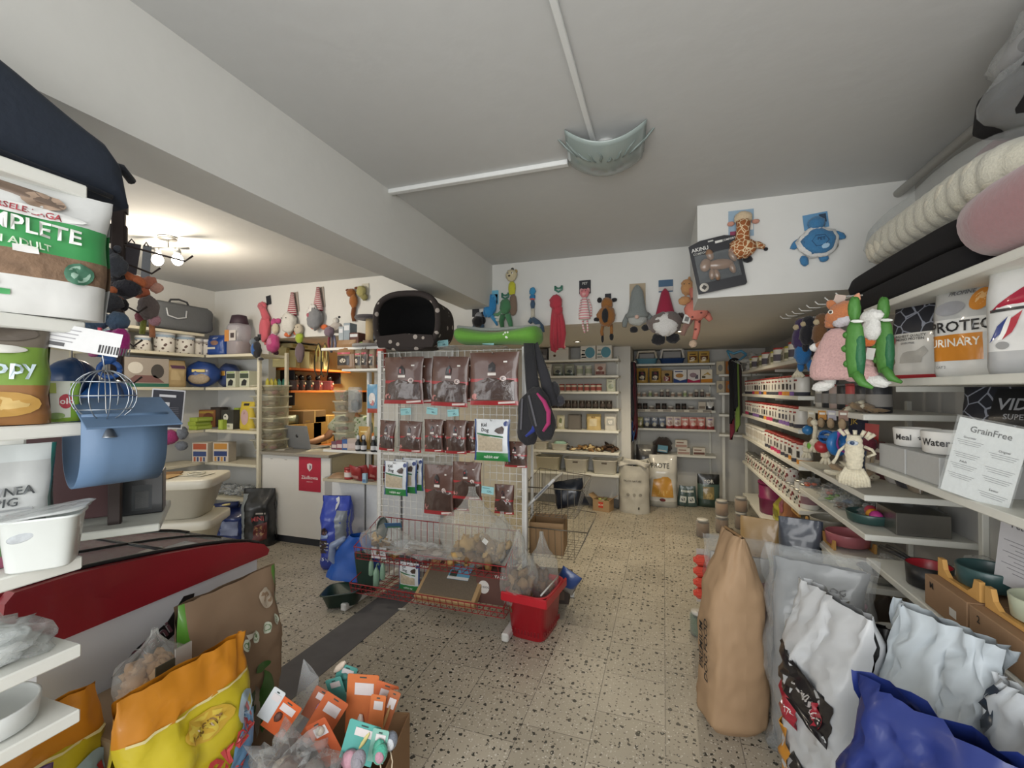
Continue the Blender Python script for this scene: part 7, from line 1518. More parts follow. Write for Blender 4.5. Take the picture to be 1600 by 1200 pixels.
mb = MB().prism([(.02, .50), (.10, .56), (.2, .60), (.26, .67), (.30, .665), (.29, .61), (.24, .55), (.13, .50)], -fw/2+.006, -fw/2+.009, plas('#1a1b1f'), ST)
mb.prism([(.235, .625), (.262, .65), (.275, .64), (.265, .61)], -fw/2+.003, -fw/2+.006, plas('#cfd2d6'), ST)
mb.text('Yani', .15, .555, .075, plas('#7c5560'), -fw/2+.002, .45, T=ST); mb.text('Yani', .15, .557, .07, plas('#cfd2d6'), -fw/2+.004, .45, T=ST)
mb.build('sticker', t)
for i in range(12):
    random.seed(90+i); x_ = -1.86 - .075*(i % 5); y_ = .92 + .19*(i//4) + random.uniform(-.03, .03)
    c_ = ('#6b4a3c', '#8a7a6a', '#5a3438', '#9a8f86', '#4a3a34', '#a07a60')[i % 6]; n_ = ('brown', 'grey tan', 'maroon', 'pale grey', 'dark brown', 'tan')[i % 6]
    o = bag_mesh(.11, .13, .03, [(0, 1, c_)], [('r', .2, .3, .8, .6, '#b9aca0')], kind='pillow', seed=i).build('frozen_pack', None, (x_, y_, .772), (-1.45, 0, random.uniform(-.5, .5)))
    tag(o, f'{n_} frozen meat pack under the freezer glass, {("near rack side", "middle", "counter side")[i//4]} of the chest', 'frozen pack', 'frozen packs in the freezer')

# bags in front of the freezer
def LBg(label, x, y, w, h, d, bands, dec, rot=L90, nm='food_sack', cat='sack', **kw): return make_bag(nm, label, cat, (x, y, 0), rot, w, h, d, bands, dec, **kw)
yl = '#cdbb2c'; orr = '#cf8722'
KF = M('#8f7760', .75, 0, .06, .25, 14)
LBg('kraft rodent bedding sack with green sides and leaf print leaning on the freezer', -1.56, 1.28, .40, .77, .17, [(0, 1, KF)],
    [('e', .78, .87, .09, .05, '#b9ac9a'), ('e', .78, .87, .075, .042, '#8f7760'), ('e', .78, .87, .05, .028, '#b9ac9a')] + [('e', .46+.12*k, .72+.012*k, .045, .026, '#c9cfbe') for k in range(4)] + [('e', .46+.12*k, .72+.012*k, .03, .016, '#5a7a4a') for k in range(4)]
    + [('p', [(.62,.25),(.72,.30),(.80,.40),(.78,.50),(.70,.54),(.64,.48),(.62,.36)], '#3f6a34'), ('p', [(.5,.3),(.58,.38),(.6,.46),(.55,.52),(.5,.45)], '#2f4a2c'), ('p', [(.57,.24),(.63,.3),(.64,.46),(.58,.5),(.55,.38)], '#8d8478'), ('e', .68, .56, .09, .02, '#3f6a34'), ('r', .48, .74, .56, .76, '#cfcabc')], side='#5d9a34', wr=.014, seed=21, kind='block')
def corn(label, x, y, seed, w=.38, h=.70, rot=L90, txt='Cereal'):
    return LBg(label, x, y, w, h, .15, [(0, .12, '#b9bcc4'), (.12, .84, M(yl, .38, 0, .12, .25, 7, 0, .3)), (.84, 1, M(orr, .4, 0, .08, .25, 9, 0, .3))],
        [('p', [(.4,.1),(.98,.1),(.98,.66),(.82,.70),(.66,.58),(.5,.40)], '#6f9cc4'), ('e', .84, .72, .13, .06, '#a9c4d4'), ('e', .5, .755, .19, .05, '#c9a43a'), ('e', .5, .755, .165, .04, '#d4bc4c'), ('t', 'Avicenna', .5, .755, .036, '#7a5a1c', .2, .115), ('t', txt, .6, .60, .105, '#b03a3a', .35, .29), ('t', 'Classic', .7, .49, .05, '#b03a3a', .25, .2), ('e', .76, .36, .16, .08, '#7b9a86'), ('r', .04, .835, .96, .845, '#e6d9a0')], wr=.02, seed=seed, kind='block', nu=20)
corn('yellow and orange grain sack beside the kraft bedding sack', -1.33, .96, 5)
corn('yellow and orange grain sack half hidden by the near white shelving', -1.52, .66, 9, .36, .68, 1.45)
wrapped_ = chewbag('clear round bag of pale wood pellets between the grain sacks and kraft sack', -1.50, .97, .54, (.085, .09, .13), seed=41, lumps=[paper('#b08a62'), paper('#a07c58'), paper('#bf9c74')], n=46, nm='pellet_bag')
MB().box((.085, -.02, .12), (.004, .06, .05), paper('#3c3a2c')).box((.086, .03, .14), (.004, .05, .06), paper('#9a9690')).build('label', wrapped_)
tag(MB().box((0, 0, .27), (.30, .26, .54), paper('#8f7a60'), .004).box((-.0, -.131, .4), (.1, .002, .02), paper('#6b5a44')).build('cardboard_box', None, (-1.55, .95, 0), .0), 'closed tall carton hidden behind the grain sacks, under the wood pellets', 'box')
# box of small toys in the front
bq = at(548, 1160, Z=.22)
BX, BY = bq.x - .02, bq.y - .02
t = thing('cardboard_box', 'open cardboard box full of carded cat toys at the front of the floor', 'box', (BX, BY, 0), .25)
carton_open(t, .40, .30, .24, paper('#8a6a4a'), False)
tc = '#58a39c'; oc = '#c9713f'
def carded(label, px, py, D, wpx, hpx, tilt, c_, extra=None, rot=.3, lean=0.0):
    s_ = 1.18*D/700.0; t = thing('carded_toy', label, 'cat toy', at(px, py, D=D), (lean, tilt, rot), 'carded cat toys in the front box')
    w, h = wpx*s_, hpx*s_
    mb = MB().prism([(-w/2, -h), (w/2, -h), (w/2, -.004), (w/2-.004, 0), (-w/2+.004, 0), (-w/2, -.004)], 0, .0015, paper(c_))
    mb.box((w*.05, -.0012, -h*.24), (w*.6, .0008, h*.2), paper('#d6cfd0')).box((0, -.0012, -.010), (w*.22, .0008, .004), paper('#3a4a48')).build('card', t)
    if extra:
        mb = MB()
        for e in extra: mb.ell((e[0]*w, -e[2]*.6, -h*e[1]), (e[2], e[2]*.8, e[3]), M(e[4], .6, 0, .25, .5, 80), (0, e[5] if len(e) > 5 else 0, 0), 14, 10, .15)
        mb.build('toy', t)
    return t
carded('large orange card with price sticker standing highest in the toy box', 568, 1054, 1.62, 42, 78, .05, oc, [(0, .78, .012, .03, '#d9c9c0')])
carded('orange card leaning by the kraft sack side of the large orange card', 528, 1090, 1.56, 34, 74, .55, '#bf6238', [(0, .8, .012, .03, '#8a4a58')])
carded('small tan orange card with lilac feather toy', 508, 1078, 1.60, 26, 44, .5, '#a8644a', [(.2, .5, .012, .02, '#b58fc0')])
carded('slim orange card with gold hole and grey sticker', 592, 1086, 1.54, 20, 56, .12, oc, [(0, .9, .010, .02, '#7c6a60')])
carded('orange card with white paper corner at the aisle side of the toy box', 607, 1068, 1.6, 30, 60, .3, '#c0653c', [(.3, .2, .014, .03, '#c9c4b4', .6)])
carded('brown orange card with wooden stick, outermost at the aisle side', 618, 1080, 1.56, 16, 70, .35, '#a8603c', [(0, .6, .006, .06, '#b08a5c')])
carded('bright orange card with white header strip in front of the kraft sack', 456, 1096, 1.5, 34, 50, .6, '#cf5f2c', [(-.1, .5, .012, .016, '#5a3a30')])
carded('white header strip card sticking out of the clear bags', 438, 1078, 1.5, 18, 46, .55, '#cdd2d6', None)
carded('dark orange card half covered by crinkled clear film', 492, 1128, 1.46, 30, 60, -.5, '#b5552e', [(.1, .2, .014, .014, '#c9c0b4')])
carded('teal card with ribbon and pale bow at the back of the toy box', 545, 1040, 1.72, 26, 34, .3, tc, [(0, .4, .014, .012, '#4a8a84'), (-.4, .1, .012, .03, '#d3c4b4', .5)])
carded('teal card beside the lilac feather toy', 520, 1060, 1.68, 22, 36, -.3, tc, None)
carded('teal card with a picture of a cat wand, in front of the large orange card', 572, 1130, 1.42, 44, 54, .28, tc, [(-.1, .85, .03, .03, '#b58a98'), (.1, .4, .006, .03, '#d3c98a', .3)])
carded('pale teal card with a plush mouse and long cord tail', 596, 1140, 1.40, 22, 44, .2, '#7fb0a4', [(.1, .5, .018, .03, '#4fa08a')])
for i, (px, py, D_, c_, c2, lb) in enumerate(((610, 1158, 1.42, '#6f7580', '#cfd2d8', 'grey plush mouse with white tag and pale cord tail'), (594, 1178, 1.38, '#4ba38c', '#b58a9a', 'mint plush mouse with pink belly hanging over the box edge'), (560, 1188, 1.34, '#86838c', '#8a8890', 'lilac grey plush mouse in front of the teal wand card'))):
    q = at(px, py, D=D_); t = thing('plush_mouse', lb, 'cat toy', q, .3, 'plush mice in the front box')
    MB().ell((0, 0, 0), (.022, .018, .032), fur(c_), (0, .3, 0)).build('body', t); MB().ell((.002, -.014, .0), (.014, .008, .018), fur(c2)).build('belly', t)
    MB().tube([(0, 0, -.03), (.008, -.004, -.06), (.004, -.004, -.10), (.012, 0, -.14)], .0022, fur('#c9b9a0'), 6).build('tail', t)
t = wrapped('clear_bag', 'large crinkled clear bag of pale toys at the front of the toy box', 'bag', (at(452, 1185, D=1.36)+Vector((0, 0, -.13))), (.12, .11, .085), ([plas('#8f8078'), plas('#a08c80'), plas('#77706c'), plas('#b5a898')], 10), 70, op=.08)
t = thing('clear_sleeve', 'tall pointed clear cellophane sleeve behind the orange cards', 'cellophane', at(478, 1110, D=1.66), .3)
MB().add([(-.05, 0, -.08), (.05, .0, -.08), (.045, .005, .12), (.02, 0, .16), (-.01, .0, .19), (-.035, 0, .06), (-.05, -.03, -.08), (.05, -.03, -.08), (.02, -.01, .15)], [(0, 1, 2, 3, 4, 5), (6, 7, 8, 4), (7, 1, 2, 8), (6, 0, 5, 4)], clear('#cfd2d4', .25)).build('sleeve', t)
# ================= SIDE ROOM SHELVES =================
def LS(px, z, X=-4.66): return Vector((X, at(px, 600, X=X).y, z))
cloth_g = M('#5c5f62', .85, 0, .12, .3, 80)
q = LS(276, 2.092)
t = thing('pet_carrier', 'grey fabric pet carrier with white loop handles on the top side room shelf', 'pet carrier', q, L90)
softbox(.62, .28, .27, cloth_g, 6, .05, seed=90).build('carrier_body', t)
MB().tube([(-.1, -.02, .27), (-.08, -.02, .31), (.0, -.02, .325), (.08, -.02, .31), (.1, -.02, .27)], .010, cloth('#3d3f42'), 8).build('handle', t)
MB().tube([(-.2, -.142, .2), (-.19, -.15, .13), (-.1, -.15, .11), (-.02, -.15, .13), (-.01, -.145, .2)], .007, plas('#b9bcc0'), 8).build('front_loop', t)
MB().box((0, 0, .265), (.5, .2, .01), cloth('#4a4d50'), .004).build('top_flap', t)
PT = pattern_mat('pawprint_tub', '#d3d0c8', '#5a4a44', 26, .3)
wtb = proto_jar('tub', 'supplement_jar', .085, .20, PT, plas('#dddcd8'), (.72, .86, paper('#8fa0b0')), .03)
i0 = 0
for px, lb, sc_ in ((180, 'white lidded tub furthest toward the dark rack', 1.0), (222, 'small white tub beside the hanging orange plush legs', .7), (256, 'white paw printed tub below the grey carrier', 1.0), (288, 'white paw printed tub beside two slim jars', 1.0)):
    o = wtb if i0 == 0 else dup(wtb, (0, 0, 0)); i0 += 1
    o.location = LS(px, 1.872); o.rotation_euler = (0, 0, L90); o.scale = (sc_, sc_, sc_); o['label'] = lb + ' on the side room shelf'; o['category'] = 'tub'; o['group'] = 'white tubs of the side room'
sl = proto_jar('tub', 'supplement_jar', .05, .17, PT, plas('#dddcd8'), (.7, .85, paper('#a09a94')), .03)
sl.location = LS(308, 1.872); sl['label'] = 'slim white paw printed jar beside the larger tub in the side room'; sl['category'] = 'jar'
o = dup(sl, LS(320, 1.872), 0, 'slim white jar closest to the room corner on the side shelf'); o['category'] = 'jar'
kf = proto_bag('food_bag', 'bag', .26, .27, .13, [(0, 1, '#b09a72')], [('r', .3, .68, .85, .8, '#5a3a54'), ('r', .3, .25, .8, .62, '#bda880')], kind='block', mat=paper)
kf.location = LS(268, 1.532); kf.rotation_euler = (0, 0, L90); tag(kf, 'kraft bag with plum label on the middle side room shelf', 'bag')
o = dup(kf, LS(252, 1.532, -4.7), L90, 'kraft bag behind the plum labelled one in the side room'); o['category'] = 'bag'
make_box('toy_box', 'large picture carton of a playground on the middle side room shelf', 'box', LS(218, 1.532), L90, .42, .16, .27, paper('#a39a90'), [('e', .3, .65, .15, .2, '#d6d2c8'), ('e', .75, .55, .14, .25, '#4a4644'), ('r', .0, .0, 1, .12, '#2f6a58'), ('p', [(.1,.15),(.9,.15),(.7,.4),(.3,.4)], '#7a5a58')])
for px, X_, lb in ((316, -4.62, 'round royal blue food pack in the corner of the side room shelves'), ):
    t = thing('food_pack', lb, 'bag', LS(px, 1.532, X_), .6)
    MB().ell((0, 0, .135), (.17, .11, .135), foil('#24407c'), None, 22, 14, .1).build('pack_body', t)
    MB().ell((.0, -.085, .09), (.10, .035, .06), M('#9a8a74', .6, 0, .4, .4, 60)).box((0, -.105, .17), (.12, .01, .03), foil('#c9b04a'), .003).build('picture_label', t)
CY = 3.58
def CS(px, z, Y=CY): return Vector((at(px, 600, Y=Y).x, Y, z))
t = thing('food_pack', 'second round blue pack behind the white green cartons in the corner', 'bag', CS(357, 1.532, 3.66), 0)
MB().ell((0, 0, .13), (.14, .1, .13), foil('#3a4a78'), None, 22, 14, .1).build('pack_body', t)
MB().box((0, -.098, .15), (.14, .01, .05), foil('#b98a3a'), .003).build('picture_label', t)
for i, (px, lb) in enumerate(((367, 'white and dark green carton beside the round blue pack'), (388, 'white and dark green carton beside the shelf post'))):
    make_box('carton', lb, 'box', CS(px, 1.532), 0, .13, .10, .17, paper('#c5c8b4'), [('r', .05, .55, .95, .85, '#3f4a3c'), ('p', [(.2,.1),(.7,.1),(.8,.4),(.5,.5),(.25,.35)], '#26282a'), ('r', .1, .9, .9, .95, '#7fa03c')], 'white green cartons of the corner shelf')
make_bag('food_bag', 'royal blue food bag with cream label on the upper corner shelf', 'bag', CS(341, 1.872, 3.55), .1, .24, .22, .12, [(0, 1, '#24468c')], [('r', .15, .3, .6, .4, '#d8d4c4'), ('e', .55, .6, .2, .12, '#8a6a5a'), ('t', 'BRIT', .5, .82, .03, '#c9cfe0')], kind='block')
t = thing('feed_jar', 'clear jar with purple grey feed and orange label on the upper corner shelf', 'jar', CS(373, 1.872, 3.58))
MB().lathe([(.09, 0), (.10, .01), (.10, .30), (.085, .33)], clear('#c9c4cc', .35), 22, power=3).lathe([(.09, .005), (.096, .01), (.096, .14)], M('#8a7a74', .8, 0, .5, .7, 80), 20, power=3, cap=False).build('jar_body', t)
MB().lathe([(.085, .33), (.09, .34), (.07, .42), (.03, .43)], M('#3a2a34', .6), 20).build('lid', t)
MB().box((-.05, -.103, .2), (.06, .003, .12), paper('#c98a4a')).box((.03, -.104, .2), (.09, .003, .11), paper('#cfc9c4')).box((.03, -.106, .2), (.05, .002, .05), paper('#4a3f40')).build('label', t)
# z 1.09
make_box('carton', 'brown and orange picture carton on the lower corner shelf', 'box', CS(328, 1.092, 3.66), .3, .2, .1, .19, paper('#8a5a34'), [('e', .6, .5, .3, .35, '#6a3a24'), ('r', .05, .8, .9, .92, '#a88a3a')])
for i, (dx, dz, lb) in enumerate(((0, 0, 'lime green small box at the bottom of a stack of three'), (-.015, .042, 'lime green small box in the middle of a stack of three'), (.01, .084, 'lime green small box topmost of a stack of three'))):
    make_box('small_box', lb, 'box', LS(314, 1.092, -4.60) + Vector((dx, 0, dz)), L90, .17, .11, .041, paper('#93a53c'), [('r', .1, .3, .9, .7, '#a9b85a')], 'lime boxes of the corner shelf')
make_box('carton', 'black tall carton in the dark corner behind the lime boxes', 'box', CS(343, 1.092, 3.7), 0, .14, .1, .22, paper('#3a322c'), [('r', .1, .1, .9, .9, '#453a32')])
make_box('carton', 'black and white panda picture carton on the corner shelf', 'box', CS(362, 1.092, 3.55), 0, .17, .1, .20, paper('#34342f'), [('r', 0, 0, 1, .3, '#c9c7b4'), ('e', .4, .62, .2, .18, '#d3d1c6'), ('e', .35, .66, .06, .05, '#26262a'), ('t', 'OEI', .6, .15, .03, '#5a5a50')])
make_box('small_box', 'narrow lime box between panda carton and yellow carton', 'box', CS(376, 1.092, 3.62), 0, .07, .1, .22, paper('#94a83c'), [('r', .2, .1, .8, .9, '#a8b850')])
make_box('small_box', 'short lime box in front of the black tall carton', 'box', CS(349, 1.092, 3.48), 0, .06, .06, .10, paper('#94a83c'), [('r', .2, .1, .8, .9, '#a8b850')])
make_bag('treat_pouch', 'yellow carton with pink animal picture beside the shelf post', 'carton', CS(388, 1.092, 3.53), 0, .18, .29, .08, [(0, 1, '#bfa93a')], [('e', .5, .45, .28, .28, '#b99a98'), ('r', .3, .86, .7, .94, '#2f2a26'), ('e', .45, .6, .08, .05, '#8a6a6a')], kind='block', wr=.001, mat=paper)
for i, (px, c1, c2, lb) in enumerate(((326, '#a8563a', '#3a4a78', 'white carton with red and blue print on the fourth corner shelf'), (346, '#b9843c', '#2f4070', 'white carton with orange and blue print on the fourth corner shelf'))):
    make_box('carton', lb, 'box', LS(px-6, .757, -4.56) + Vector((.0, 0, 0)) if i == 0 else CS(352, .757, 3.5), .25, .17, .12, .2, paper('#c4bcae'), [('r', .08, .65, .92, .95, c1), ('r', .08, .3, .92, .55, c2)] + [('r', .12+.2*k, .04, .24+.2*k, .26, c2 if k % 2 else c1) for k in range(4)])
for i, (px, c_, n_) in enumerate(((335, '#5f6f70', 'teal grey'), (352, '#4c5048', 'olive grey'), (368, '#6a706c', 'sage'), (384, '#7a8684', 'pale'), )):
    wrapped('glass_pack', f'{n_} wrapped ornament pack lying on the fifth corner shelf', 'pack', (*CS(px, 0, 3.56).xy, .402), (.085, .09, .045), ([plas(c_), plas('#8a8474')], 6), 100+i, op=.2)
# cream storage boxes with lids
def lidbox(label, c, z, w, d, h, rot):
    t = thing('storage_box', label, 'storage box', (c[0], c[1], z), rot, 'cream lidded boxes')
    tray('box_body', None, None, (0, 0, 0), 0, w*.94, d*.94, h-.05, plas('#c6c1b2'), parent=t, taper=.78)
    softbox(w*1.02, d*1.02, .075, plas('#d3cebe'), 9, 0).build('lid', t, (0, 0, h-.065))
    return t
c_ = at(268, 740, D=3.3)
s0 = lidbox('cream lidded box, lower one of the stack by the side room shelves', (c_.x, c_.y), .30, .66, .42, .27, .55)
s1 = lidbox('cream lidded box, upper one of the stack, with papers on its lid', (c_.x-.02, c_.y), .58, .68, .43, .28, .55)
lidbox('cream box at the floor under the stack of lidded boxes', (c_.x+.06, c_.y), 0.0, .66, .42, .27, .55)
make_box('envelope', 'tan paper envelope lying on the upper cream box lid', 'envelope', (c_.x-.02, c_.y-.08, .874), .4, .24, .16, .006, paper('#a88a5e'), bev=.001)
make_box('envelope', 'brown paper sleeve lying under the tan envelope', 'envelope', (c_.x-.1, c_.y-.0, .872), .8, .24, .12, .010, paper('#7a5a34'), bev=.001)
t = thing('white_cable', 'white coiled cable and paper lying on the upper cream box lid', 'cable', (c_.x+.14, c_.y+.08, .878), .2)
MB().tube([((.05+.01*math.sin(k*2.3))*math.cos(k*.5), (.05+.012*math.cos(k*1.7))*math.sin(k*.5), .004*(k % 3)) for k in range(26)], .005, plas('#c4c0b0'), 8).build('cable', t)
MB().box((0, 0, -.004), (.2, .14, .003), paper('#b9b6a8')).build('paper', t)
# bags on the floor by the post
bp_ = at(408, 850, Z=0)
make_bag('food_bag', 'black food bag with silver side and red picture standing by the counter', 'bag', (bp_.x-.02, bp_.y+.0, 0), .35, .30, .54, .20, [(0, 1, '#26282a')], [('p', [(.45,.08),(.9,.14),(.88,.45),(.5,.38)], '#6a2c2c'), ('e', .68, .3, .16, .1, '#a8845c'), ('e', .68, .3, .07, .045, '#4a342c'), ('t', 'MINI', .62, .50, .06, '#b04a50', .1), ('r', .55, .58, .85, .61, '#c9c4c0'), ('r', .0, .0, .2, .92, '#8a9296'), ('e', .1, .35, .05, .04, '#4a4e52')], kind='block', wr=.014, seed=7)
nq = at(350, 835, Z=.12)
t = thing('pet_bed_pack', 'navy blue glossy wrapped pack with paper insert below the corner shelves', 'pack', (nq.x-.1, nq.y+.15, .02), .3)
bag_mesh(.40, .34, .2, [(0, .68, '#22366f'), (.68, 1, '#1a2550')], [('r', .42, .2, .85, .6, '#7d88a8')], kind='block', wr=.02, seed=8).build('pack_body', t)
MB().tube([(-.18, -.06, .33), (-.05, -.09, .35), (.12, -.06, .36)], .03, foil('#1c2856'), 10).tube([(-.1, -.1, .345), (.06, -.1, .37)], .012, foil('#c9b87a'), 8).build('rolled_top', t)
make_box('carton', 'cream carton lid edge beside the navy wrapped pack', 'box', (c_.x+.34, c_.y-.02, .0), .5, .4, .3, .26, paper('#cbbd8c'), [('r', .1, .1, .9, .5, '#b9a878')])

# ================= COUNTER =================
CF_, CT = 3.46, .89
x0c = at(403, 700, Y=CF_).x; x1c = at(516, 700, Y=CF_).x
t = thing('sales_counter', 'white front sales counter with grey worktop beside the side room', 'counter', (0, 0, 0))
cw = M('#dbdad6', .5, 0, .03, 0, 6)
MB().box(((x0c+x1c)/2, CF_+.01, .48), (x1c-x0c, .02, .80), cw, .002).build('front_panel', t)
MB().box(((x0c+x1c)/2, CF_+.29, .48), (x1c-x0c-.02, .5, .78), M('#bdb49a', .6), .002).build('carcass', t)
MB().box(((x0c+x1c)/2, CF_+.28, CT-.014), (x1c-x0c+.02, .62, .028), M('#8f8a80', .5, 0, .15, .1, 60), .003).build('worktop', t)
MB().box(((x0c+x1c)/2, CF_+.05, .04), (x1c-x0c, .02, .08), M('#3a3d44', .6)).build('plinth', t)
for xx in (.18, .36): MB().box((x0c+xx, CF_-.0015, .82), (.03, .003, .004), plas('#8a8880')).build('screw_cover', t)
pw = at(484, 740, Y=CF_-.003)
t = thing('poster', 'crimson poster with white shield emblem and lettering on the counter front', 'poster', (pw.x, CF_-.004, pw.z))
mb = MB().box((0, 0, 0), (.26, .0015, .34), M('#b0283f', .45, 0, .04)).text('Zásilkovna', 0, -.04, .046, paper('#e0d0d0'), -.0014).text('výdejní místo', 0, -.078, .014, paper('#d8b4b8'), -.0014)
mb.prism([(-.03, .09), (0, .1), (.03, .09), (.028, .05), (0, .02), (-.028, .05)], -.0022, -.001, paper('#dcd3d3')).prism([(-.002, .085), (.02, .075), (.018, .05), (.0, .035)], -.003, -.0021, paper('#8c7c84'))
mb.build('poster_sheet', t)
# laptop
lq = at(466, 697, Y=3.68)
t = thing('laptop', 'open grey laptop seen from behind on the counter', 'laptop', (lq.x, 3.72, CT+.001), -.12)
MB().box((0, .10, .008), (.34, .24, .016), M('#7f8183', .4, .3), .004).build('base', t)
MB().box((0, 0, .12), (.34, .008, .24), M('#8b8d8f', .38, .4), .004).lathe([(.018, 0), (.018, .001)], M('#4a4c50', .3, .6), 20, T=Matrix.Translation((0, -.0045, .13)) @ Matrix.Rotation(PI/2, 4, 'X')).build('screen_lid', t, (0, -.02, .012), (.22, 0, 0))
for i, (dx, dy, c_2, lb) in enumerate(((-.28, -.1, '#b5b0a4', 'papers lying on the counter before the laptop'), (.2, -.03, '#c9c2ae', 'open notebook beside the laptop'))):
    tag(MB().box((0, 0, .003), (.24, .16, .006), paper(c_2), .001).box((.02, .01, .008), (.2, .14, .004), paper('#a39d8e'), .001).build('paper_sheet', None, (lq.x+dx+.08, 3.62+dy+.1, CT), .2*(i+1)), lb, 'papers')
# clear container tower
def ctower(px, py_top, n, w, d, h, Y, z0, grp, lbs, tint):
    for i in range(n):
        q = at(px, 600, Y=Y); t = thing('clear_container', lbs(i), 'container', (q.x, Y, z0 + i*(h+.003)), .03*(-1)**i, grp)
        tray('container_body', None, None, (0, 0, 0), 0, w, d, h-.014, clear(tint, .14), parent=t, taper=.86, rim=.003)
        MB().box((0, 0, h-.008), (w*1.04, d*1.04, .014), clear('#e0dcc8', .35), .005).build('lid', t)
        random.seed(200+i+int(px)); mb = MB()
        for k in range(9): mb.ell((random.uniform(-.3, .3)*w, random.uniform(-.3, .3)*d, h*random.uniform(.2, .4)), (w*.13, d*.13, h*.17), paper(random.choice(['#a08a78', '#8a5a50', '#b59a84', '#6f5a52', '#b5747c'])), None, 8, 6, .3, k)
        mb.build('contents', t)
LV = ['bottom', 'second', 'third', 'fourth', 'fifth', 'sixth', 'seventh']
ctower(424, 595, 6, .30, .24, .108, 3.60, CT+.002, 'clear containers on the counter', lambda i: f'clear food container, {LV[i]} from the counter in the stack beside the shelf post', '#d8d2b8')
# lit alcove: orange shelves on the yellow wall
og_ = M('#c96a24', .5, 0, .05)
AX = -4.255
for i, (z, y0, y1, lb) in enumerate(((1.745, 3.98, 5.0, 'upper orange shelf board on the yellow alcove wall'), (1.485, 3.98, 5.75, 'lower orange shelf board on the yellow alcove wall'))):
    t = thing('wall_shelf', lb, 'shelf', (AX, y0, z), L90, 'orange alcove shelves')
    MB().box(((y1-y0)/2, -.14, 0), (y1-y0, .28, .026), og_, .003).build('board', t)
    for xx in (.12, y1-y0-.12): MB().prism([(0, -.013), (0, -.16), (.02, -.16), (.02, -.013)], -.2, -.0, plas('#2a2a2e'), Matrix.Translation((xx, 0, 0))).build('bracket', t)
def AL(px, z, X=AX+.2): return Vector((X, at(px, 600, X=X).y, z))
ivo = paper('#d0c690')
for i, (px, w_, h_, lb) in enumerate(((440, .16, .22, 'cream carton behind the magenta plush on the orange shelf'), (456, .20, .20, 'cream carton with round drawing on the orange shelf'), (477, .2, .2, 'cream carton behind the lime scarf duck'), (500, .2, .16, 'cream carton stacked near the hanging leads'))):
    make_box('carton', lb, 'box', AL(px, 1.759, AX+.16), L90+.5, w_, .14, h_, ivo, [('e', .5, .5, .3, .35, '#e0d8b0'), ('e', .5, .5, .2, .25, '#b9a878'), ('r', .1, .9, .9, .94, '#a89a60')])
make_box('carton', 'long flat cream carton lying across the cartons of the orange shelf', 'box', AL(470, 1.985, AX+.16), L90, .5, .2, .05, paper('#cbc08e'), [('r', .05, .2, .5, .8, '#a89a5a')])
for i, (px, c_2) in enumerate(((418, '#c5bd4a'), (424, '#cfc65a'), (430, '#b9b84a'), (436, '#4a8f86'), (443, '#4fa092'), (449, '#5fa89a'))):
    t = thing('lotion_bottle', ('yellow' if i < 3 else 'teal') + f' tube, {ORD[i]} from the shelf post on the lower orange shelf', 'bottle', AL(px, 1.50, AX+.18), L90, 'tubes on the lower orange shelf')
    MB().lathe([(.018, 0), (.02, .02), (.02, .09), (.006, .13)], plas(c_2), 14).build('bottle_body', t); MB().lathe([(.012, -.0), (.012, .02), (.008, .022)], plas('#d0cdb8'), 12).build('cap', t)
for i, (px, lb) in enumerate(((458, 'brown patterned boxes pack on the lower orange shelf'), (468, 'dark gift basket with black bow on the lower orange shelf'), (480, 'second dark gift basket with bow on the lower orange shelf'), (494, 'dark red packed gift set near the orange shelf end'), (512, 'dark red gift set at the orange shelf end'))):
    t = thing('gift_pack', lb, 'gift pack', AL(px, 1.50, AX+.16), L90+.5)
    MB().box((0, 0, .06), (.15, .12, .12), M(('#4a342c', '#3a2a26', '#2c2422', '#5a2c2a', '#6a2c30')[i], .5, 0, .4, .5, 60), .008).build('pack_body', t)
    MB().ell((0, -.02, .15), (.04, .03, .035), plas('#1f1a1a'), None, 12, 8, .4, i).ell((.02, -.05, .08), (.02, .02, .02), paper('#c9bfa0'), None, 10, 8).ell((-.04, -.05, .05), (.02, .02, .02), paper('#a8503c'), None, 10, 8).build('bow', t)
for i, (px, c_2) in enumerate(((498, '#3f3a2e'), (508, '#5a5038'))):
    q = at(px, 536, Y=3.9)
    t = thing('dog_collar_loop', ('dark olive' if i == 0 else 'khaki') + ' rope lead loop hanging in the alcove opening', 'dog lead', q)
    MB().tube([(0, 0, 0), (-.03, 0, -.06), (-.055, 0, -.18), (-.05, 0, -.30), (-.02, 0, -.36), (.03, 0, -.34), (.05, 0, -.2), (.03, 0, -.06), (0, 0, 0)], .007, cloth(c_2), 8).build('rope', t)
    MB().tube([(.0, 0, -.02), (-.02, -.01, -.1), (-.02, -.01, -.2)], .009, paper('#b9a860'), 8).tube([(0, 0, -.02), (.03, -.01, -.1), (.028, -.01, -.2)], .009, paper('#c0b070'), 8).build('clip', t)
t = thing('desk', 'orange brown desk along the yellow alcove wall carrying cardboard cartons', 'desk', (-3.98, 4.9, 0), L90)
MB().box((0, 0, .845), (1.7, .5, .03), M('#a8622c', .5, 0, .1), .004).build('desktop', t)
for sx in (-.8, .8):
    for sy in (-.2, .2): MB().box((sx, sy, .415), (.05, .05, .83), M('#8a5a30', .5), .004).build('leg', t)
kc = paper('#b98f4c')
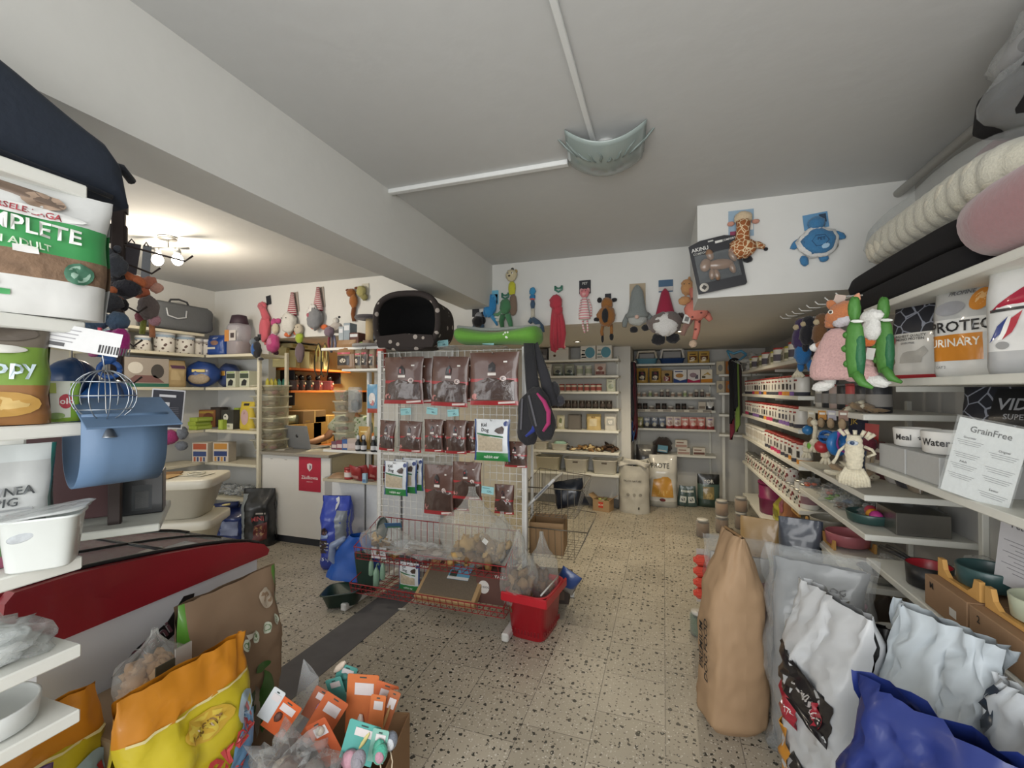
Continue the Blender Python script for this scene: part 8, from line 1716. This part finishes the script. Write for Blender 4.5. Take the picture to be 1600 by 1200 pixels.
for px, zz, w_, h_, lb in ((459, .862, .50, .26, 'wide cardboard carton on the desk behind the laptop'), (495, .862, .46, .33, 'cardboard carton on the desk beside the wide one'), (520, .862, .36, .25, 'small cardboard carton at the person end of the desk'), (474, 1.124, .36, .14, 'brown carton stacked on the desk cartons')):
    q = AL(px, zz, -4.0)
    o = make_box('carton', lb, 'box', q, L90, w_, .34, h_, kc if zz < 1 else paper('#8a6a44'), [('r', .47, 0, .53, 1, '#c9a468'), ('r', .1, .1, .3, .25, '#a07c40')])
make_bag('treat_pouch', 'clear wrapped sleeve lying on the wide desk carton', 'pack', AL(448, 1.124, -3.9), L90, .36, .10, .08, [(0, 1, '#9aa08a')], kind='pillow')

# ---- white gondola between counter and grid display
gx0 = at(516, 700, Y=3.45).x; gx1 = -1.75
t = thing('gondola_shelving', 'white metal shelving with low cabinet behind the wire grid display', 'shelving', (gx0, 3.48, 0))
L_ = gx1-gx0
for x_ in (.32, .64, L_-.02): MB().box((x_, .12, .95), (.03, .04, 1.9), plas('#d5d5d1'), .003).build('upright', t)
MB().box((L_/2+.15, .22, 1.28), (L_-.32, .01, 1.2), M('#c9c8c2', .6)).build('back_panel', t)
MB().box((L_/2+.02, -.02, 1.872), (L_, .32, .024), plas('#dbdbd6'), .003).build('shelf', t)
MB().box((L_/2+.12, -.03, 1.68), (L_-.24, .28, .022), plas('#dbdbd6'), .003).build('shelf', t)
MB().box((L_/2+.05, -.08, .965), (L_-.10, .32, .022), plas('#dbdbd6'), .003).build('shelf', t)
MB().box((L_/2+.08, -.11, .722), (L_-.16, .40, .024), M('#b5ae9a', .5), .003).build('base_shelf', t)
for k in range(3): MB().box((.28+.37*k, -.12, .40), (.35, .018, .60), M('#d8dadb', .45), .004).build('door', t)
MB().box((L_/2, .0, .40), (L_, .2, .6), plas('#a9a9a8')).box((L_/2, -.05, .05), (L_, .16, .09), plas('#55585c')).build('cabinet_body', t)
def GS(px, z, Y=3.38): return Vector((at(px, 600, Y=Y).x, Y, z))
# scratching post
t = thing('scratching_post', 'small grey cat tree with round top and rope post on the upper shelf', 'cat tree', GS(578, 1.885), .1)
gf = fur('#4a464a')
MB().lathe([(.15, 0), (.155, .012), (.15, .024)], fur('#8d8a88'), 26).build('base_plate', t)
MB().lathe([(.04, .024), (.04, .25)], M('#b5a17c', .9, 0, .15, 1.0, 200), 18).build('rope_post', t)
MB().lathe([(.13, .25), (.135, .262), (.13, .275), (.02, .278)], gf, 26).build('top_plate', t)
t = thing('fabric_crate', 'light grey fabric crate with black opening behind the cat tree', 'crate', GS(600, 1.885, 3.48), 0)
softbox(.24, .2, .2, cloth('#a5a19a'), 6, .04).build('crate_body', t); MB().ell((-.05, -.1, .1), (.05, .012, .05), plas('#1c1c1e')).build('opening', t)
for i, (px, w_, h_, c_2, lb) in enumerate(((538, .05, .19, '#9aa4ab', 'slim pale blue grey carton on the upper shelf beside the cat tree'), (547, .07, .22, '#8b969f', 'taller blue grey carton next to the slim one'), (558, .1, .13, '#5a3a34', 'dark picture carton between grey cartons and cat tree'))):
    make_box('carton', lb, 'box', GS(px, 1.885), 0, w_, .1, h_, paper(c_2), [('r', .1, .7, .9, .9, '#c9ccd0'), ('r', .1, .1, .5, .3, '#6a747c')])
for i, (px, w_, h_, c_2, lb, bands) in enumerate(((542, .20, .26, '#8a6a48', 'wide brown pouch with dark picture on the second white shelf', 1), (562, .10, .24, '#8c8470', 'lime topped pouch beside the wide brown pouch', 2), (572, .08, .25, '#6f5a4a', 'narrow brown pouch behind the lime topped one', 0), (582, .08, .22, '#9a8c74', 'beige pouch on the second white shelf', 0), (596, .08, .22, '#a8463c', 'red and white pouch beside the wire grid', 0))):
    make_bag('food_bag', lb, 'bag', GS(px, 1.692, 3.33+.02*(i % 2)), 0, w_, h_, .06, [(0, .5, c_2), (.5, .85, paper(c_2)), (.85, 1, '#7fa03c' if bands == 2 else c_2)], [('r', .1, .12, .75, .45, '#2c2624'), ('e', .4, .28, .16, .08, '#c9c0b0'), ('r', .1, .5, .8, .56, '#b9485a')], kind='block')
t = thing('blister_pack', 'clear hanging blister with dark toys at the shelf upright', 'blister pack', at(555, 603, Y=3.25))
MB().box((0, 0, -.12), (.12, .05, .22), clear('#cfd4d6', .2), .01).build('blister', t); MB().ell((0, 0, -.17), (.04, .02, .05), plas('#2f3438'), None, 12, 10, .4, 2).build('toy', t)
tag(bag_mesh(.12, .24, .03, [(0, .15, '#a84a3c'), (.15, 1, '#5f93b5')], [('e', .5, .5, .3, .2, '#d3cfcc'), ('e', .5, .35, .2, .1, '#b5605a')], kind='flat').build('chew_pack', None, at(583, 645, Y=3.2)), 'light blue hanging pouch with white picture beside the brown chew packs', 'chew pack', None)
ctower(539, 605, 5, .16, .16, .10, 3.62, CT+.10, 'small clear tubs behind the counter shelf', lambda i: f'small clear tub, {LV[i]} from below in the stack beside the white uprights', '#d8d8c8')
for i, px in enumerate((560, 569, 584, 592)):
    t = thing('dropper_bottle', f'black and white bottle, {ORD[i]} from the counter on the low white shelf', 'bottle', GS(px, .978, 3.24), 0, 'black and white bottles')
    MB().lathe([(.022, 0), (.024, .01), (.024, .07), (.012, .09), (.012, .1)], plas('#1f2024'), 16).lathe([(.0245, .015), (.0245, .05)], paper('#c4c4c6'), 16, cap=False).build('bottle_body', t)
    MB().lathe([(.014, .1), (.014, .125), (.006, .135)], plas('#c9ccd0'), 14).build('cap', t)
for i, (px, py, c_2, lb) in enumerate(((528, .978, '#6a4a58', 'mauve small carton on the low white shelf'), (536, .978, '#7a3f4a', 'dark pink small carton on the low white shelf'), (545, .978, '#3f5f96', 'blue crumpled pack beside the black and white bottles'), (553, .978, '#b9a9a0', 'pale small carton beside the first bottle'))):
    make_box('small_box', lb, 'box', GS(px, py, 3.28), .1*i, .09, .06, .07+.01*i, paper(c_2), [('r', .1, .2, .9, .6, '#c9b9b4')])
make_bag('treat_pouch', 'mustard yellow pouch behind the black and white bottles', 'pouch', GS(570, .978, 3.36), 0, .12, .2, .05, [(0, 1, '#b08a3c')], [('e', .5, .5, .2, .15, '#3a2c20'), ('r', .2, .75, .8, .8, '#d8c890')])
make_bag('treat_pouch', 'sage green narrow pouch behind the bottles near the upright', 'pouch', GS(590, .978, 3.36), 0, .07, .2, .04, [(0, 1, '#8a9480')], [('r', .2, .3, .8, .6, '#3c4438')])
for i, (px, lb) in enumerate(((546, 'red lidded jar with white label on the cabinet top'), )):
    t = thing('sweet_jar', lb, 'jar', GS(px, .736, 3.22)); MB().lathe([(.035, 0), (.038, .01), (.038, .08)], plas('#a83a3a'), 18).lathe([(.0386, .02), (.0386, .06)], paper('#d3c9c4'), 18, cap=False).build('jar_body', t)
    MB().lathe([(.039, .08), (.039, .10), (.02, .102)], plas('#8e2a2c'), 18).build('lid', t)
for i, px in enumerate((560, 572, 584, 596)):
    make_bag('treat_pouch', f'red packed chew pouch, {ORD[i]} beside the red lidded jar on the cabinet top', 'pouch', GS(px, .736, 3.2+.03*i), (.5, .2*(-1)**i, .3*i), .12, .15, .05, [(0, 1, '#9a3234')], [('r', .2, .3, .8, .5, '#c98a80')], group='red pouches on the cabinet top', kind='pillow')
make_bag('treat_pouch', 'flat brown pouch lying at the cabinet top edge before the jar', 'pouch', GS(526, .736, 3.2), (-1.4, 0, .3), .16, .13, .04, [(0, 1, '#a08468')], kind='pillow')
make_box('small_box', 'small light blue carton standing before the red pouches', 'box', GS(571, .736, 3.12), .1, .035, .03, .08, paper('#9ab8cc'), [('r', .1, .1, .9, .4, '#5a7aa0')])
# person behind the counter
skin = M('#b98868', .55, 0, .04, .1, 60)
def skinbody(name, verts, edges, radii, mat, parent=None, loc=(0, 0, 0), lv=2):
    me = bpy.data.meshes.new(name); me.from_pydata(verts, edges, []); me.materials.append(mat)
    o = bpy.data.objects.new(name, me); COL.objects.link(o); o.location = loc
    if parent: o.parent = parent
    sk = o.modifiers.new('skin', 'SKIN'); sk.use_smooth_shade = True
    lay = me.skin_vertices[0] if len(me.skin_vertices) else None
    if lay is None:
        bpy.context.view_layer.update(); lay = me.skin_vertices[0]
    for i, r in enumerate(radii):
        lay.data[i].radius = r if hasattr(r, '__len__') else (r, r)
    lay.data[0].use_root = True
    sb_ = o.modifiers.new('sub', 'SUBSURF'); sb_.levels = lv; sb_.render_levels = lv
    return o
pp = at(548, 660, Y=4.25)
t = thing('person', 'person in a green and white patterned shirt sitting behind the counter, forearm on the worktop', 'person', (pp.x, 4.28, .17))
# pelvis, waist, chest, neck, head base, crown, arms, legs
V = [(0, 0, .50), (0, 0, .66), (0, .0, .88), (0, .0, 1.04), (0, -.01, 1.10), (0, -.03, 1.20), (0, -.02, 1.28),
     (-.19, 0, .98), (-.27, -.08, .80), (-.30, -.30, .757), (-.36, -.36, .757), (.19, 0, .98), (.26, -.06, .78), (.2, -.30, .757), (.14, -.36, .757),
     (-.1, -.02, .49), (-.12, -.42, .50), (-.12, -.42, .10), (-.12, -.55, .05), (.1, -.02, .49), (.12, -.42, .50), (.12, -.42, .10), (.12, -.55, .05)]
E_ = [(0,1),(1,2),(2,3),(3,4),(4,5),(5,6),(2,7),(7,8),(8,9),(9,10),(2,11),(11,12),(12,13),(13,14),(0,15),(15,16),(16,17),(17,18),(0,19),(19,20),(20,21),(21,22)]
Rr = [(.15,.12),(.13,.10),(.16,.11),(.06,.06),(.055,.055),(.085,.10),(.07,.085),(.055,.055),(.045,.045),(.035,.035),(.03,.022),(.055,.055),(.045,.045),(.035,.035),(.03,.022),(.085,.085),(.07,.07),(.045,.045),(.04,.04),(.085,.085),(.07,.07),(.045,.045),(.04,.04)]
skinbody('body', V, E_, Rr, skin, t)
shirt = pattern_mat('leaf_shirt', '#b9c0ac', '#6f8a5c', 24, .32)
skinbody('shirt', [(0, 0, .52), (0, 0, .68), (0, 0, .88), (0, 0, 1.01), (-.19, 0, .98), (-.26, -.06, .86), (.19, 0, .98), (.25, -.05, .83)], [(0,1),(1,2),(2,3),(2,4),(4,5),(2,6),(6,7)], [(.17,.14),(.15,.12),(.18,.13),(.09,.08),(.075,.075),(.07,.07),(.075,.075),(.07,.07)], shirt, t)
skinbody('trousers', [(0, 0, .50), (-.1, -.02, .49), (-.12, -.42, .50), (-.12, -.42, .14), (.1, -.02, .49), (.12, -.42, .50), (.12, -.42, .14)], [(0,1),(1,2),(2,3),(0,4),(4,5),(5,6)], [(.16,.14),(.1,.1),(.085,.085),(.06,.06),(.1,.1),(.085,.085),(.06,.06)], cloth('#2f3540'), t)
MB().ell((0, -.01, 1.255), (.098, .112, .085), fur('#4a3426'), None, 20, 12, .12, 3).ell((0, .05, 1.19), (.085, .06, .10), fur('#4a3426'), None, 16, 12, .12, 4).build('hair', t)
mb = MB()
for s_ in (-1, 1): mb.ell((s_*.032, -.112, 1.205), (.012, .006, .007), plas('#e6e2da')).ell((s_*.032, -.117, 1.205), (.005, .004, .005), plas('#2c2018')).ell((s_*.086, -.03, 1.195), (.012, .018, .028), skin)
mb.ell((0, -.128, 1.185), (.012, .016, .02), skin).ell((0, -.112, 1.15), (.024, .008, .006), M('#9a4f48', .5)).build('face', t)
for sx in (-1, 1):
    bx_ = -.36 if sx < 0 else .14; hand = MB()
    hand.ell((bx_, -.395, .752), (.038, .045, .014), skin)
    hand.build('palm', t)
    for k in range(4): skinbody('finger', [(bx_-.024+.016*k, -.425, .754), (bx_-.026+.0165*k, -.46+.004*abs(k-1.5), .757), (bx_-.026+.0165*k, -.485+.006*abs(k-1.5), .747)], [(0,1),(1,2)], [.008, .0075, .0065], skin, t, lv=1)
    skinbody('thumb', [(bx_-sx*.03, -.38, .752), (bx_-sx*.052, -.41, .754), (bx_-sx*.055, -.435, .748)], [(0,1),(1,2)], [.010, .009, .008], skin, t, lv=1)
t = thing('office_chair', 'dark stool under the person behind the counter', 'chair', (pp.x, 4.30, 0))
MB().lathe([(.02, .54), (.19, .545), (.20, .57), (.18, .60)], cloth('#2a2b30'), 24).build('seat', t)
MB().tube([(0, 0, .06), (0, 0, .55)], .025, steel(), 12).build('column', t)
for k in range(5): MB().tube([(0, 0, .07), (.24*math.cos(k*PI*.4), .24*math.sin(k*PI*.4), .03)], .014, plas('#222226'), 8).build('leg', t)
